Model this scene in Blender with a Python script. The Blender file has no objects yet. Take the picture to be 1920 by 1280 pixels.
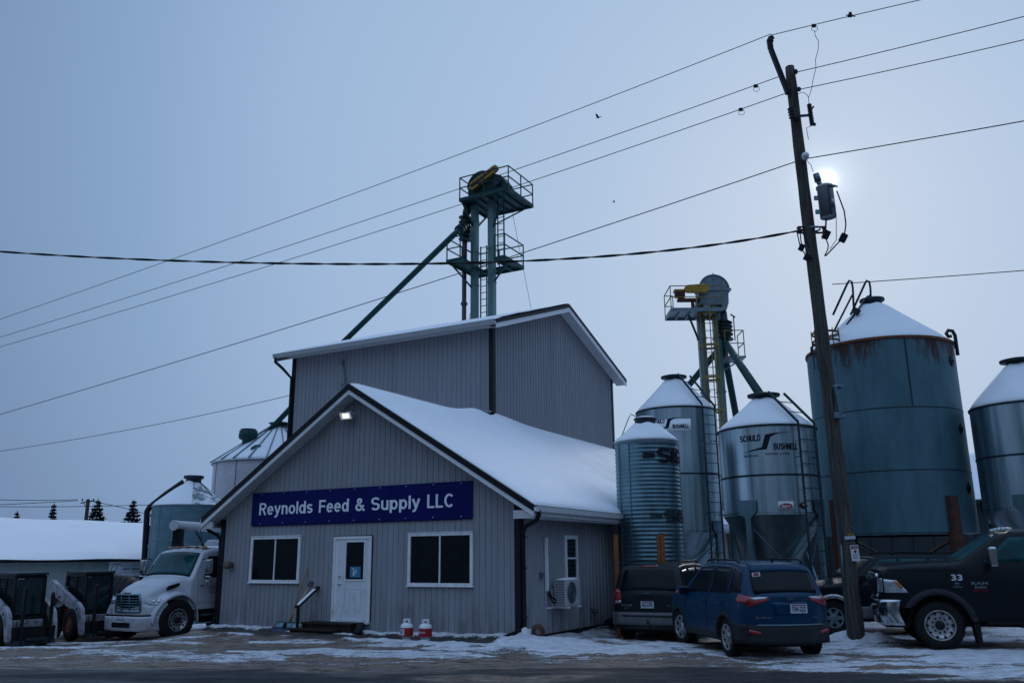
import bpy, bmesh, math, random
import numpy as np
from mathutils import Vector, Matrix, Euler
random.seed(7)
PI = math.pi; R_ = math.radians
sc = bpy.context.scene
C = sc.collection

# ------------------------------------------------------------------ camera
F_PX, CAM_H, PITCH, ROLL = 1600.0, 1.85, R_(14.2), R_(0.5)
fwd = Vector((0, math.cos(PITCH), math.sin(PITCH)))
_r0 = Vector((1, 0, 0)); _u0 = _r0.cross(fwd)
cR = _r0*math.cos(ROLL) - _u0*math.sin(ROLL)
cU = _u0*math.cos(ROLL) + _r0*math.sin(ROLL)
CAM = Vector((0, 0, CAM_H))
cd = bpy.data.cameras.new('camera'); cam = bpy.data.objects.new('camera', cd); C.objects.link(cam)
cd.lens = 30.0; cd.sensor_width = 36.0; cd.sensor_fit = 'HORIZONTAL'; cd.clip_end = 5000; cd.clip_start = 0.1
m3 = Matrix((cR, cU, -fwd)).transposed()
cam.matrix_world = Matrix.Translation(CAM) @ m3.to_4x4()
sc.camera = cam

def ray(px, py): return cR*((px-960)/F_PX) - cU*((py-640)/F_PX) + fwd
def A(px, py, Y):                       # the place seen at a photo pixel, at depth Y
    d = ray(px, py); return CAM + d*(Y/d.y)
def G(px, py, z=0.0):
    d = ray(px, py); return CAM + d*((z-CAM_H)/d.z)
def PL(px, py, p0, n):
    d = ray(px, py); return CAM + d*(((p0-CAM).dot(n))/d.dot(n))

# ------------------------------------------------------------------ sky, sun, exposure
sund = ray(1548, 338).normalized()
SUN_EL = math.asin(sund.z); SUN_AZ = math.atan2(sund.x, sund.y)
w = bpy.data.worlds.new('World'); sc.world = w; w.use_nodes = True
nt = w.node_tree; nt.nodes.clear()
def N(tree, typ, **kw):
    n = tree.nodes.new(typ)
    for k, v in kw.items(): setattr(n, k, v)
    return n
out = N(nt, 'ShaderNodeOutputWorld')
tc = N(nt, 'ShaderNodeTexCoord')
sky = N(nt, 'ShaderNodeTexSky', sky_type='NISHITA', sun_disc=False)
sky.sun_elevation = SUN_EL; sky.sun_rotation = SUN_AZ; sky.air_density = 1.5; sky.dust_density = 4.0
bg1 = N(nt, 'ShaderNodeBackground'); bg1.inputs[1].default_value = 0.05
nt.links.new(sky.outputs[0], bg1.inputs[0])
# overcast layer: brighter towards the veiled sun
nrm = N(nt, 'ShaderNodeVectorMath', operation='NORMALIZE'); nt.links.new(tc.outputs['Generated'], nrm.inputs[0])
dot = N(nt, 'ShaderNodeVectorMath', operation='DOT_PRODUCT'); nt.links.new(nrm.outputs[0], dot.inputs[0])
dot.inputs[1].default_value = tuple(sund)
noi = N(nt, 'ShaderNodeTexNoise'); noi.inputs['Scale'].default_value = 1.6; noi.inputs['Detail'].default_value = 3
nt.links.new(tc.outputs['Generated'], noi.inputs[0])
ma = N(nt, 'ShaderNodeMath', operation='MULTIPLY_ADD'); nt.links.new(noi.outputs[0], ma.inputs[0]); ma.inputs[1].default_value = 0.085
nt.links.new(dot.outputs['Value'], ma.inputs[2])
rmp = N(nt, 'ShaderNodeValToRGB'); cr = rmp.color_ramp
mr = N(nt, 'ShaderNodeMapRange'); mr.inputs['From Min'].default_value = -1.0; mr.inputs['From Max'].default_value = 1.03
nt.links.new(ma.outputs[0], mr.inputs['Value']); nt.links.new(mr.outputs[0], rmp.inputs[0])
SKY = [(0.0, (.29, .42, .64)), (0.62, (.26, .40, .63)), (0.80, (.175, .275, .46)), (0.87, (.245, .385, .60)), (0.93, (.34, .485, .715)), (0.99, (.375, .53, .75))]
cr.elements[0].position = SKY[0][0]; cr.elements[0].color = SKY[0][1]+(1,)
cr.elements[1].position = SKY[-1][0]; cr.elements[1].color = SKY[-1][1]+(1,)
for p, c in SKY[1:-1]:
    e = cr.elements.new(p); e.color = c+(1,)
# veiled sun itself: a small bright core
def powr(n, k):
    mx = N(nt, 'ShaderNodeMath', operation='MAXIMUM'); nt.links.new(dot.outputs['Value'], mx.inputs[0]); mx.inputs[1].default_value = 0
    p = N(nt, 'ShaderNodeMath', operation='POWER'); nt.links.new(mx.outputs[0], p.inputs[0]); p.inputs[1].default_value = n
    m = N(nt, 'ShaderNodeMath', operation='MULTIPLY'); nt.links.new(p.outputs[0], m.inputs[0]); m.inputs[1].default_value = k
    return m
g1, g2 = powr(22000, 1.0), powr(2400, 0.20)
ad = N(nt, 'ShaderNodeMath', operation='ADD'); nt.links.new(g1.outputs[0], ad.inputs[0]); nt.links.new(g2.outputs[0], ad.inputs[1])
# away from the sun the cloud sheet is dim near the horizon and bright overhead, as overcast skies are
sxyz = N(nt, 'ShaderNodeSeparateXYZ'); nt.links.new(nrm.outputs[0], sxyz.inputs[0])
el = N(nt, 'ShaderNodeMapRange'); el.inputs['From Min'].default_value = 0.0; el.inputs['From Max'].default_value = 1.0; el.inputs['To Min'].default_value = .16; el.inputs['To Max'].default_value = 2.1; nt.links.new(sxyz.outputs[2], el.inputs['Value'])
bk = N(nt, 'ShaderNodeMapRange', interpolation_type='SMOOTHSTEP'); bk.inputs['From Min'].default_value = .55; bk.inputs['From Max'].default_value = -.05; nt.links.new(sxyz.outputs[1], bk.inputs['Value'])
st_ = N(nt, 'ShaderNodeMix', data_type='FLOAT'); nt.links.new(bk.outputs[0], st_.inputs[0]); st_.inputs[2].default_value = 1.0; nt.links.new(el.outputs[0], st_.inputs[3])
bg2 = N(nt, 'ShaderNodeBackground'); nt.links.new(rmp.outputs[0], bg2.inputs[0]); nt.links.new(st_.outputs[0], bg2.inputs[1])
bg3 = N(nt, 'ShaderNodeBackground'); bg3.inputs[0].default_value = (.9, .97, 1, 1); nt.links.new(ad.outputs[0], bg3.inputs[1])
mixw = N(nt, 'ShaderNodeMixShader'); mixw.inputs[0].default_value = 0.94
nt.links.new(bg1.outputs[0], mixw.inputs[1]); nt.links.new(bg2.outputs[0], mixw.inputs[2])
adw = N(nt, 'ShaderNodeAddShader'); nt.links.new(mixw.outputs[0], adw.inputs[0]); nt.links.new(bg3.outputs[0], adw.inputs[1])
nt.links.new(adw.outputs[0], out.inputs[0])
sl = bpy.data.lights.new('sun', 'SUN'); sl.energy = 0.5; sl.angle = R_(12); sl.color = (1, .98, .95)
so = bpy.data.objects.new('sun', sl); C.objects.link(so)
so.rotation_euler = (-sund).to_track_quat('-Z', 'Y').to_euler()
sc.view_settings.view_transform = 'Standard'; sc.view_settings.look = 'None'
sc.view_settings.exposure = 0.0; sc.view_settings.gamma = 1.0

# ------------------------------------------------------------------ materials
def mat(name, col, rough=.6, metal=0., var=.12, scale=3., bump=0., bscale=30., stretch=None, spec=.5, col2=None, mix=(.4, .62), coat=0., emit=None, es=0., coord='Object'):
    if spec == .5 and max(col) < .06: spec = .18
    m = bpy.data.materials.new(name); m.use_nodes = True; t = m.node_tree; b = t.nodes['Principled BSDF']
    b.inputs['Roughness'].default_value = rough; b.inputs['Metallic'].default_value = metal
    b.inputs['Specular IOR Level'].default_value = spec; b.inputs['Coat Weight'].default_value = coat
    tcn = N(t, 'ShaderNodeTexCoord'); mp = N(t, 'ShaderNodeMapping')
    if stretch: mp.inputs['Scale'].default_value = stretch
    t.links.new(tcn.outputs[coord], mp.inputs[0])
    nz = N(t, 'ShaderNodeTexNoise'); nz.inputs['Scale'].default_value = scale; nz.inputs['Detail'].default_value = 6; nz.inputs['Roughness'].default_value = .62
    t.links.new(mp.outputs[0], nz.inputs[0])
    r = N(t, 'ShaderNodeValToRGB')
    a = tuple(max(0, c*(1-var)) for c in col); d = tuple(min(1, c*(1+var)) for c in (col2 or col))
    if col2: a = col; d = col2
    r.color_ramp.elements[0].color = a+(1,); r.color_ramp.elements[1].color = d+(1,)
    r.color_ramp.elements[0].position, r.color_ramp.elements[1].position = mix if col2 else (.3, .7)
    t.links.new(nz.outputs[0], r.inputs[0]); t.links.new(r.outputs[0], b.inputs['Base Color'])
    rr = N(t, 'ShaderNodeMapRange'); rr.inputs['To Min'].default_value = max(.02, rough*.8); rr.inputs['To Max'].default_value = min(1, rough*1.2)
    t.links.new(nz.outputs[0], rr.inputs[0]); t.links.new(rr.outputs[0], b.inputs['Roughness'])
    if bump:
        n2 = N(t, 'ShaderNodeTexNoise'); n2.inputs['Scale'].default_value = bscale; n2.inputs['Detail'].default_value = 5
        t.links.new(mp.outputs[0], n2.inputs[0])
        bp = N(t, 'ShaderNodeBump'); bp.inputs['Strength'].default_value = bump; bp.inputs['Distance'].default_value = .02
        t.links.new(n2.outputs[0], bp.inputs['Height']); t.links.new(bp.outputs[0], b.inputs['Normal'])
    if emit:
        b.inputs['Emission Color'].default_value = emit+(1,); b.inputs['Emission Strength'].default_value = es
    return m
def mix_layer(m, col, scale, lo, hi, stretch=(1, 1, 1), rough=None, detail=8, zband=None):
    """a second, shaped layer (rust, dirt, frost, painted reflection bands) over a material; zband=(z0,z1,power) confines it in object z"""
    t = m.node_tree; b = t.nodes['Principled BSDF']; src = b.inputs['Base Color'].links[0].from_socket
    tcn = N(t, 'ShaderNodeTexCoord'); mp = N(t, 'ShaderNodeMapping'); mp.inputs['Scale'].default_value = stretch
    t.links.new(tcn.outputs['Object'], mp.inputs[0])
    nz = N(t, 'ShaderNodeTexNoise'); nz.inputs['Scale'].default_value = scale; nz.inputs['Detail'].default_value = detail; nz.inputs['Roughness'].default_value = .7
    t.links.new(mp.outputs[0], nz.inputs[0])
    fac = nz.outputs[0]
    if zband:
        sx = N(t, 'ShaderNodeSeparateXYZ'); t.links.new(tcn.outputs['Object'], sx.inputs[0])
        q = N(t, 'ShaderNodeMapRange'); q.inputs['From Min'].default_value = zband[0]; q.inputs['From Max'].default_value = zband[1]
        q.inputs['To Min'].default_value = -.35; q.inputs['To Max'].default_value = .12
        t.links.new(sx.outputs[2], q.inputs[0])
        s = N(t, 'ShaderNodeMath', operation='ADD'); t.links.new(fac, s.inputs[0]); t.links.new(q.outputs[0], s.inputs[1]); fac = s.outputs[0]
    k = N(t, 'ShaderNodeMapRange'); k.inputs['From Min'].default_value = lo; k.inputs['From Max'].default_value = hi
    t.links.new(fac, k.inputs[0])
    mx = N(t, 'ShaderNodeMix', data_type='RGBA'); t.links.new(k.outputs[0], mx.inputs[0]); t.links.new(src, mx.inputs[6]); mx.inputs[7].default_value = col+(1,)
    t.links.new(mx.outputs[2], b.inputs['Base Color'])
    return m

M = {}
M['siding'] = mat('grey_siding', (.255, .262, .29), .75, var=.10, scale=1.2, bump=.25, bscale=9, stretch=(12, 12, 1))
mix_layer(M['siding'], (.14, .145, .155), 1.5, .46, .72, (2, 2, .6), zband=(2.0, .1))
M['siding2'] = mat('barn_siding', (.255, .262, .29), .6, var=.08, scale=.8, bump=.1, bscale=6, stretch=(8, 8, .6))
mix_layer(M['siding'], (.29, .30, .33), .9, .48, .62, (1.4, 1.4, .12))
mix_layer(M['siding2'], (.215, .222, .25), .7, .50, .66, (1.6, 1.6, .10))
M['trim_black'] = mat('black_trim', (.012, .014, .018), .5, var=.3, scale=4)
M['trim_white'] = mat('white_trim', (.74, .75, .78), .5, var=.08, scale=5, bump=.1)
mix_layer(M['trim_white'], (.35, .34, .33), 3, .55, .8)
M['soffit'] = mat('white_soffit', (.55, .56, .58), .6, var=.05, scale=2)
M['snow'] = mat('roof_snow', (.80, .82, .86), .7, var=.03, scale=1.1, bump=.35, bscale=2.2, spec=.3)
M['glass_dark'] = mat('dark_window_glass', (.005, .009, .012), .06, var=.3, spec=.32)
M['door'] = mat('white_painted_door', (.66, .69, .74), .45, var=.05, scale=3)
mix_layer(M['door'], (.42, .41, .40), 5, .52, .8, (1, 1, .5))
M['sign_blue'] = mat('blue_sign_panel', (.002, .007, .098), .5, var=.12, scale=1.5, spec=.12)
M['sign_white'] = mat('sign_lettering', (.78, .82, .88), .5, var=.03)
M['galv'] = mat('galvanised_steel', (.125, .215, .25), .38, metal=.8, var=.32, scale=2.2, bump=.05, bscale=12, stretch=(1, 1, .35))
M['galv_smooth'] = mat('galvanised_sheet', (.43, .54, .60), .30, metal=.85, var=.16, scale=1.6, bump=.04, bscale=4, stretch=(3, 3, .25))
mix_layer(M['galv_smooth'], (.05, .13, .16), .75, .45, .68, (2.2, 2.2, .06))  # dark reflection bands of the bins, painted into the sheet colour
M['hopper_sheet'] = mat('hopper_sheet_steel', (.24, .33, .38), .3, metal=.85, var=.25, scale=1.2, stretch=(2.5, 2.5, .3))
M['galv_dull'] = mat('weathered_galvanised', (.10, .19, .23), .5, metal=.55, var=.2, scale=1.3, bump=.08, bscale=20, stretch=(1, 1, 3))
M['galv_pale'] = mat('pale_corrugated_steel', (.46, .45, .49), .5, metal=.3, var=.08, scale=2)
M['frame_green'] = mat('dark_green_steel', (.012, .052, .052), .5, var=.3, scale=3)
M['steel_dark'] = mat('dark_steel', (.03, .045, .055), .5, metal=.3, var=.35, scale=4)
M['steel_grey'] = mat('grey_steel', (.145, .20, .23), .45, metal=.4, var=.25, scale=3)
M['leg_side'] = mat('elevator_leg_steel', (.10, .19, .195), .45, metal=.3, var=.3, scale=2.5, stretch=(1, 1, .3))
M['yellow'] = mat('yellow_paint', (.40, .23, .018), .5, var=.2, scale=5)
mix_layer(M['yellow'], (.06, .04, .03), 4, .58, .75)
M['yellow_dull'] = mat('faded_yellow_paint', (.22, .16, .03), .6, var=.35, scale=6)
M['orange_post'] = mat('orange_painted_post', (.25, .075, .010), .6, var=.3, scale=4)
M['rust'] = mat('rusty_steel', (.075, .028, .016), .85, var=.5, scale=6, bump=.4)
M['rust_light'] = mat('rusty_brace', (.16, .05, .02), .85, var=.5, scale=6)
M['pole_wood'] = mat('weathered_pole_wood', (.036, .033, .029), .9, col2=(.115, .108, .095), mix=(.35, .7), scale=4, bump=.9, bscale=14, stretch=(6, 6, .35))
M['wood_dark'] = mat('wet_dark_wood', (.022, .016, .014), .6, var=.5, scale=5, stretch=(1, 8, 8), bump=.3)
M['wood_handle'] = mat('wooden_handle', (.26, .12, .05), .6, var=.3, scale=6)
M['wood_pale'] = mat('pale_wood_handle', (.45, .30, .14), .6, var=.3, scale=6)
M['black'] = mat('black_plastic', (.008, .009, .011), .5, var=.3)
M['wire'] = mat('black_wire', (.006, .008, .012), .6, var=.2)
M['rubber'] = mat('tyre_rubber', (.012, .012, .013), .85, var=.4, scale=9, bump=.5, bscale=40)
M['chrome'] = mat('chrome', (.50, .52, .54), .12, metal=1, var=.1)
M['alu'] = mat('aluminium_wheel', (.38, .38, .39), .35, metal=.8, var=.2, scale=8)
mix_layer(M['alu'], (.07, .06, .05), 5, .5, .8)
M['paint_blue'] = mat('blue_car_paint', (.002, .034, .082), .3, metal=.1, var=.1, scale=4, coat=.12, spec=.2)
mix_layer(M['paint_blue'], (.03, .04, .055), 3, .45, .75, zband=(.75, .2))
M['paint_dark'] = mat('charcoal_car_paint', (.009, .013, .016), .35, metal=.0, var=.2, coat=.08)
mix_layer(M['paint_dark'], (.035, .036, .038), 3, .5, .75, zband=(.9, .25))
M['paint_black'] = mat('black_truck_paint', (.003, .006, .010), .4, metal=.0, var=.2, coat=.10)
mix_layer(M['paint_black'], (.014, .015, .016), 3, .5, .8, zband=(1.0, .3))
M['paint_white'] = mat('white_truck_paint', (.46, .48, .53), .35, var=.06, coat=.2)
mix_layer(M['paint_white'], (.22, .21, .20), 3, .5, .75, zband=(1.5, .45))
M['grey_clad'] = mat('grey_cladding', (.10, .10, .11), .6, var=.25, scale=6)
M['clad_dark'] = mat('dark_plastic_cladding', (.022, .025, .03), .65, var=.3, scale=6)
M['red_lens'] = mat('red_lamp_lens', (.24, .006, .012), .15, var=.2, coat=.5)
M['clear_lens'] = mat('clear_lamp_lens', (.42, .46, .50), .12, metal=.5, var=.3, scale=14, coat=.5)
M['amber_lens'] = mat('amber_lamp_lens', (.42, .12, .012), .25, var=.2)
M['plate'] = mat('licence_plate', (.42, .47, .55), .45, var=.06)
M['text_dark'] = mat('dark_lettering', (.01, .012, .022), .6, var=.1)
M['text_white'] = mat('white_lettering', (.55, .58, .62), .5, var=.05)
M['glass_car'] = mat('car_window_glass', (.005, .009, .012), .2, var=.2, spec=.14)
M['glass_teal'] = mat('tinted_windscreen_glass', (.006, .055, .065), .15, var=.5, scale=1.2, spec=.15)
M['glass_cab'] = mat('loader_cab_glass', (.004, .020, .024), .12, var=.6, scale=2.5, spec=.35)
M['seat_dark'] = mat('dark_interior', (.01, .012, .012), .8, var=.3)
M['red_paint'] = mat('red_cylinder_paint', (.36, .010, .018), .45, var=.15, scale=6)
M['skid_white'] = mat('white_loader_paint', (.30, .31, .35), .45, var=.12, scale=3)
mix_layer(M['skid_white'], (.05, .045, .045), 4, .46, .66)
M['orange_rim'] = mat('orange_wheel_rim', (.16, .035, .012), .6, var=.3)
M['ac_case'] = mat('cream_metal_casing', (.40, .41, .43), .5, var=.08)
M['blue_plastic'] = mat('dark_blue_plastic', (.012, .010, .06), .45, var=.2)
M['poster'] = mat('light_blue_poster', (.03, .20, .36), .5, var=.25, scale=12)
M['lamp_lit'] = mat('lit_floodlight_lens', (.9, .95, 1), .3, emit=(.95, 1, .95), es=1.6)
M['lamp_dim'] = mat('floodlight_reflector', (.5, .52, .5), .3, emit=(.7, .75, .65), es=.35)
M['needles'] = mat('dark_conifer_needles', (.006, .016, .018), .9, var=.4)
M['bark'] = mat('dark_bark', (.03, .028, .03), .9, var=.3)
M['shed_wall'] = mat('shed_metal_wall', (.26, .30, .30), .6, var=.06, scale=2)
M['dark_wall'] = mat('dark_shed_wall', (.022, .03, .036), .7, var=.2, scale=1, stretch=(3, 3, .5))
M['concrete_wet'] = mat('wet_concrete', (.07, .065, .058), .45, col2=(.12, .115, .105), scale=2.4, bump=.3, bscale=12, stretch=(.6, 2, 1))
M['tan_pipe'] = mat('white_auger_tube', (.48, .50, .52), .45, var=.06)
M['rope_grey'] = mat('grey_brown_pipe', (.07, .055, .06), .7, var=.3, scale=4)
M['vent'] = mat('brown_vent', (.13, .095, .08), .7, var=.25, scale=9)
M['bird'] = mat('dark_feathers', (.01, .011, .013), .8)
M['xformer'] = mat('grey_transformer_paint', (.42, .48, .52), .5, var=.08)
M['porcelain'] = mat('brown_porcelain', (.05, .05, .055), .3, var=.2)

# ------------------------------------------------------------------ mesh helpers
class MB:
    def __init__(s): s.v = []; s.f = []; s.m = []; s.sm = []
    def add(s, vs, fs, T=None, mi=0, smooth=False):
        o = len(s.v)
        for p in vs:
            p = Vector(p); s.v.append(tuple(T @ p) if T is not None else tuple(p))
        for f in fs: s.f.append([i+o for i in f]); s.m.append(mi); s.sm.append(smooth)
        return s
    def box(s, a, b, T=None, mi=0):
        x0, y0, z0 = a; x1, y1, z1 = b
        v = [(x0,y0,z0),(x1,y0,z0),(x1,y1,z0),(x0,y1,z0),(x0,y0,z1),(x1,y0,z1),(x1,y1,z1),(x0,y1,z1)]
        return s.add(v, [(0,3,2,1),(4,5,6,7),(0,1,5,4),(1,2,6,5),(2,3,7,6),(3,0,4,7)], T, mi)
    def bar(s, p, q, wx, wy=None, T=None, mi=0, up=Vector((0, 0, 1))):
        p = Vector(p); q = Vector(q); d = (q-p)
        if wy is None: wy = wx
        z = d.normalized(); u = Vector(up)
        if abs(z.dot(u)) > .98: u = Vector((0, 1, 0))
        x = u.cross(z).normalized(); y = z.cross(x)
        vs = []
        for e in (p, q):
            for a, b in ((-1,-1),(1,-1),(1,1),(-1,1)): vs.append(e + x*a*wx/2 + y*b*wy/2)
        return s.add(vs, [(0,3,2,1),(4,5,6,7),(0,1,5,4),(1,2,6,5),(2,3,7,6),(3,0,4,7)], T, mi)
    def tube(s, pts, r, n=8, T=None, mi=0, smooth=True, cap=True):
        pts = [Vector(p) for p in pts]; rs = r if isinstance(r, (list, tuple)) else [r]*len(pts)
        vs = []; fs = []; px = None
        for i, p in enumerate(pts):
            d = (pts[min(i+1, len(pts)-1)] - pts[max(i-1, 0)]).normalized()
            if px is None: px = d.orthogonal().normalized()
            x = (px - d*px.dot(d)).normalized(); px = x; y = d.cross(x)
            for k in range(n):
                a = 2*PI*k/n; vs.append(p + (x*math.cos(a)+y*math.sin(a))*rs[i])
        for i in range(len(pts)-1):
            for k in range(n):
                a = i*n+k; b = i*n+(k+1) % n; fs.append((a, b, b+n, a+n))
        s.add(vs, fs, T, mi, smooth)
        if cap:
            s.add(vs[:n], [tuple(reversed(range(n)))], T, mi); s.add(vs[-n:], [tuple(range(n))], T, mi)
        return s
    def lathe(s, prof, n=32, T=None, mi=0, a0=0, a1=2*PI, smooth=True):
        full = abs(a1-a0-2*PI) < 1e-6; k = n if full else n+1; vs = []; fs = []
        for r, z in prof:
            for i in range(k):
                a = a0+(a1-a0)*i/n; vs.append((r*math.cos(a), r*math.sin(a), z))
        for j in range(len(prof)-1):
            for i in range(n):
                a = j*k+i; b = j*k+((i+1) % k if full else i+1); fs.append((a, b, b+k, a+k))
        return s.add(vs, fs, T, mi, smooth)
    def prism(s, poly, d0, d1, T=None, mi=0, axis='y'):
        """poly in 2D extruded along axis from d0 to d1. axis y: poly=(x,z); x: poly=(y,z); z: poly=(x,y)"""
        n = len(poly)
        def P(a, b, d): return {'y': (a, d, b), 'x': (d, a, b), 'z': (a, b, d)}[axis]
        vs = [P(a, b, d0) for a, b in poly]+[P(a, b, d1) for a, b in poly]
        fs = [tuple(range(n)), tuple(reversed(range(n, 2*n)))]+[(i, i+n, (i+1) % n+n, (i+1) % n) for i in range(n)]
        return s.add(vs, fs, T, mi)
    def grid(s, fn, nu, nv, T=None, mi=0, smooth=True):
        vs = [fn(i/nu, j/nv) for i in range(nu+1) for j in range(nv+1)]
        fs = [(i*(nv+1)+j, (i+1)*(nv+1)+j, (i+1)*(nv+1)+j+1, i*(nv+1)+j+1) for i in range(nu) for j in range(nv)]
        return s.add(vs, fs, T, mi, smooth)
    def build(s, name, m, parent=None, bevel=0, seg=2, angle=40, solid=0, fix=True):
        me = bpy.data.meshes.new(name); me.from_pydata(s.v, [], s.f)
        ms = m if isinstance(m, (list, tuple)) else [m]
        for q in ms: me.materials.append(q)
        me.polygons.foreach_set('material_index', s.m); me.polygons.foreach_set('use_smooth', s.sm)
        if fix:
            bm = bmesh.new(); bm.from_mesh(me); bmesh.ops.remove_doubles(bm, verts=bm.verts, dist=1e-5)
            bmesh.ops.recalc_face_normals(bm, faces=bm.faces); bm.to_mesh(me); bm.free()
        me.update(); o = bpy.data.objects.new(name, me); C.objects.link(o)
        if parent is not None: o.parent = parent
        if solid:
            md = o.modifiers.new('s', 'SOLIDIFY'); md.thickness = solid; md.offset = 0
        if bevel:
            md = o.modifiers.new('b', 'BEVEL'); md.width = bevel; md.segments = seg; md.limit_method = 'ANGLE'; md.angle_limit = R_(angle); md.harden_normals = False
        return o
def thing(name, label, cat, loc=(0, 0, 0), rz=0, group=None, scale=None):
    o = bpy.data.objects.new(name, None); C.objects.link(o); o.location = loc; o.rotation_euler = (0, 0, rz); o.empty_display_size = .2
    o['label'] = label; o['category'] = cat
    if group: o['group'] = group
    if scale: o.scale = (scale,)*3
    return o
def tag(o, label, cat, group=None):
    o['label'] = label; o['category'] = cat
    if group: o['group'] = group
    return o
def TR(loc=(0,0,0), rot=(0,0,0), sc_=1.):
    return Matrix.Translation(Vector(loc)) @ Euler(rot).to_matrix().to_4x4() @ Matrix.Scale(sc_, 4)
TXT = {}
def text_mb(mb, s, size, T, mi=0, bold=0., shear=0., ext=.002, fit=None, fitz=None, wrapR=None, wrapA=0., sub=0, spacing=1.):
    """lettering as mesh: laid in local XZ plane facing -Y; wrapR bends it round a cylinder of that radius (axis at T origin)"""
    key = (s, bold, shear, ext, spacing)
    if key not in TXT:
        cu = bpy.data.curves.new('t', 'FONT'); cu.body = s; cu.size = 1; cu.offset = bold; cu.extrude = ext; cu.shear = shear; cu.space_character = spacing
        cu.resolution_u = 3
        ob = bpy.data.objects.new('t', cu); C.objects.link(ob)
        dg = bpy.context.evaluated_depsgraph_get(); me = bpy.data.meshes.new_from_object(ob.evaluated_get(dg))
        bm = bmesh.new(); bm.from_mesh(me)
        if wrapR:
            for x in np.arange(0, 12, .12): bmesh.ops.bisect_plane(bm, geom=bm.verts[:]+bm.edges[:]+bm.faces[:], plane_co=(x, 0, 0), plane_no=(1, 0, 0))
        bm.verts.ensure_lookup_table()
        TXT[key] = ([tuple(v.co) for v in bm.verts], [[v.index for v in f.verts] for f in bm.faces])
        bm.free(); bpy.data.objects.remove(ob); bpy.data.curves.remove(cu); bpy.data.meshes.remove(me)
    vs, fs = TXT[key]
    x0 = min(v[0] for v in vs); x1 = max(v[0] for v in vs)
    sx = fit/(x1-x0) if fit else size; sz = fitz if fitz else size
    o = []
    for x, y, z in vs:
        X = (x-x0)*sx; Z = y*sz; D = -z*size
        if wrapR:
            a = wrapA + X/wrapR; r = wrapR + .006 + z*size
            o.append((r*math.sin(a), -r*math.cos(a), Z))
        else: o.append((X, D, Z))
    mb.add(o, fs, T, mi)
    return (x1-x0)*sx

def vnoise(x, y, seed=0):
    xi = np.floor(x).astype(np.int64); yi = np.floor(y).astype(np.int64); xf = x-xi; yf = y-yi
    def h(a, b):
        n = (a*374761393 + b*668265263 + seed*982451653) & 0xffffffff
        n = ((n ^ (n >> 13))*1274126177) & 0xffffffff
        return ((n ^ (n >> 16)) & 0xffff)/65535.0
    u = xf*xf*(3-2*xf); v = yf*yf*(3-2*yf)
    return (h(xi, yi)*(1-u)+h(xi+1, yi)*u)*(1-v) + (h(xi, yi+1)*(1-u)+h(xi+1, yi+1)*u)*v
def fbm(x, y, o=5, seed=0):
    s = 0; a = .5; t = 0
    for i in range(o): s = s+a*vnoise(x*2**i, y*2**i, seed+i*17); t += a; a *= .5
    return s/t
def sstep(a, b, x): 
    t = np.clip((x-a)/(b-a), 0, 1); return t*t*(3-2*t)

# office building frame
BA = R_(29); BO = Vector((.148, 20.623, 0))
bx_ = Vector((math.cos(BA), -math.sin(BA), 0)); by_ = Vector((math.sin(BA), math.cos(BA), 0))
def LW(x, y, z=0): return BO + bx_*x + by_*y + Vector((0, 0, z))
BROT = -BA

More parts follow.
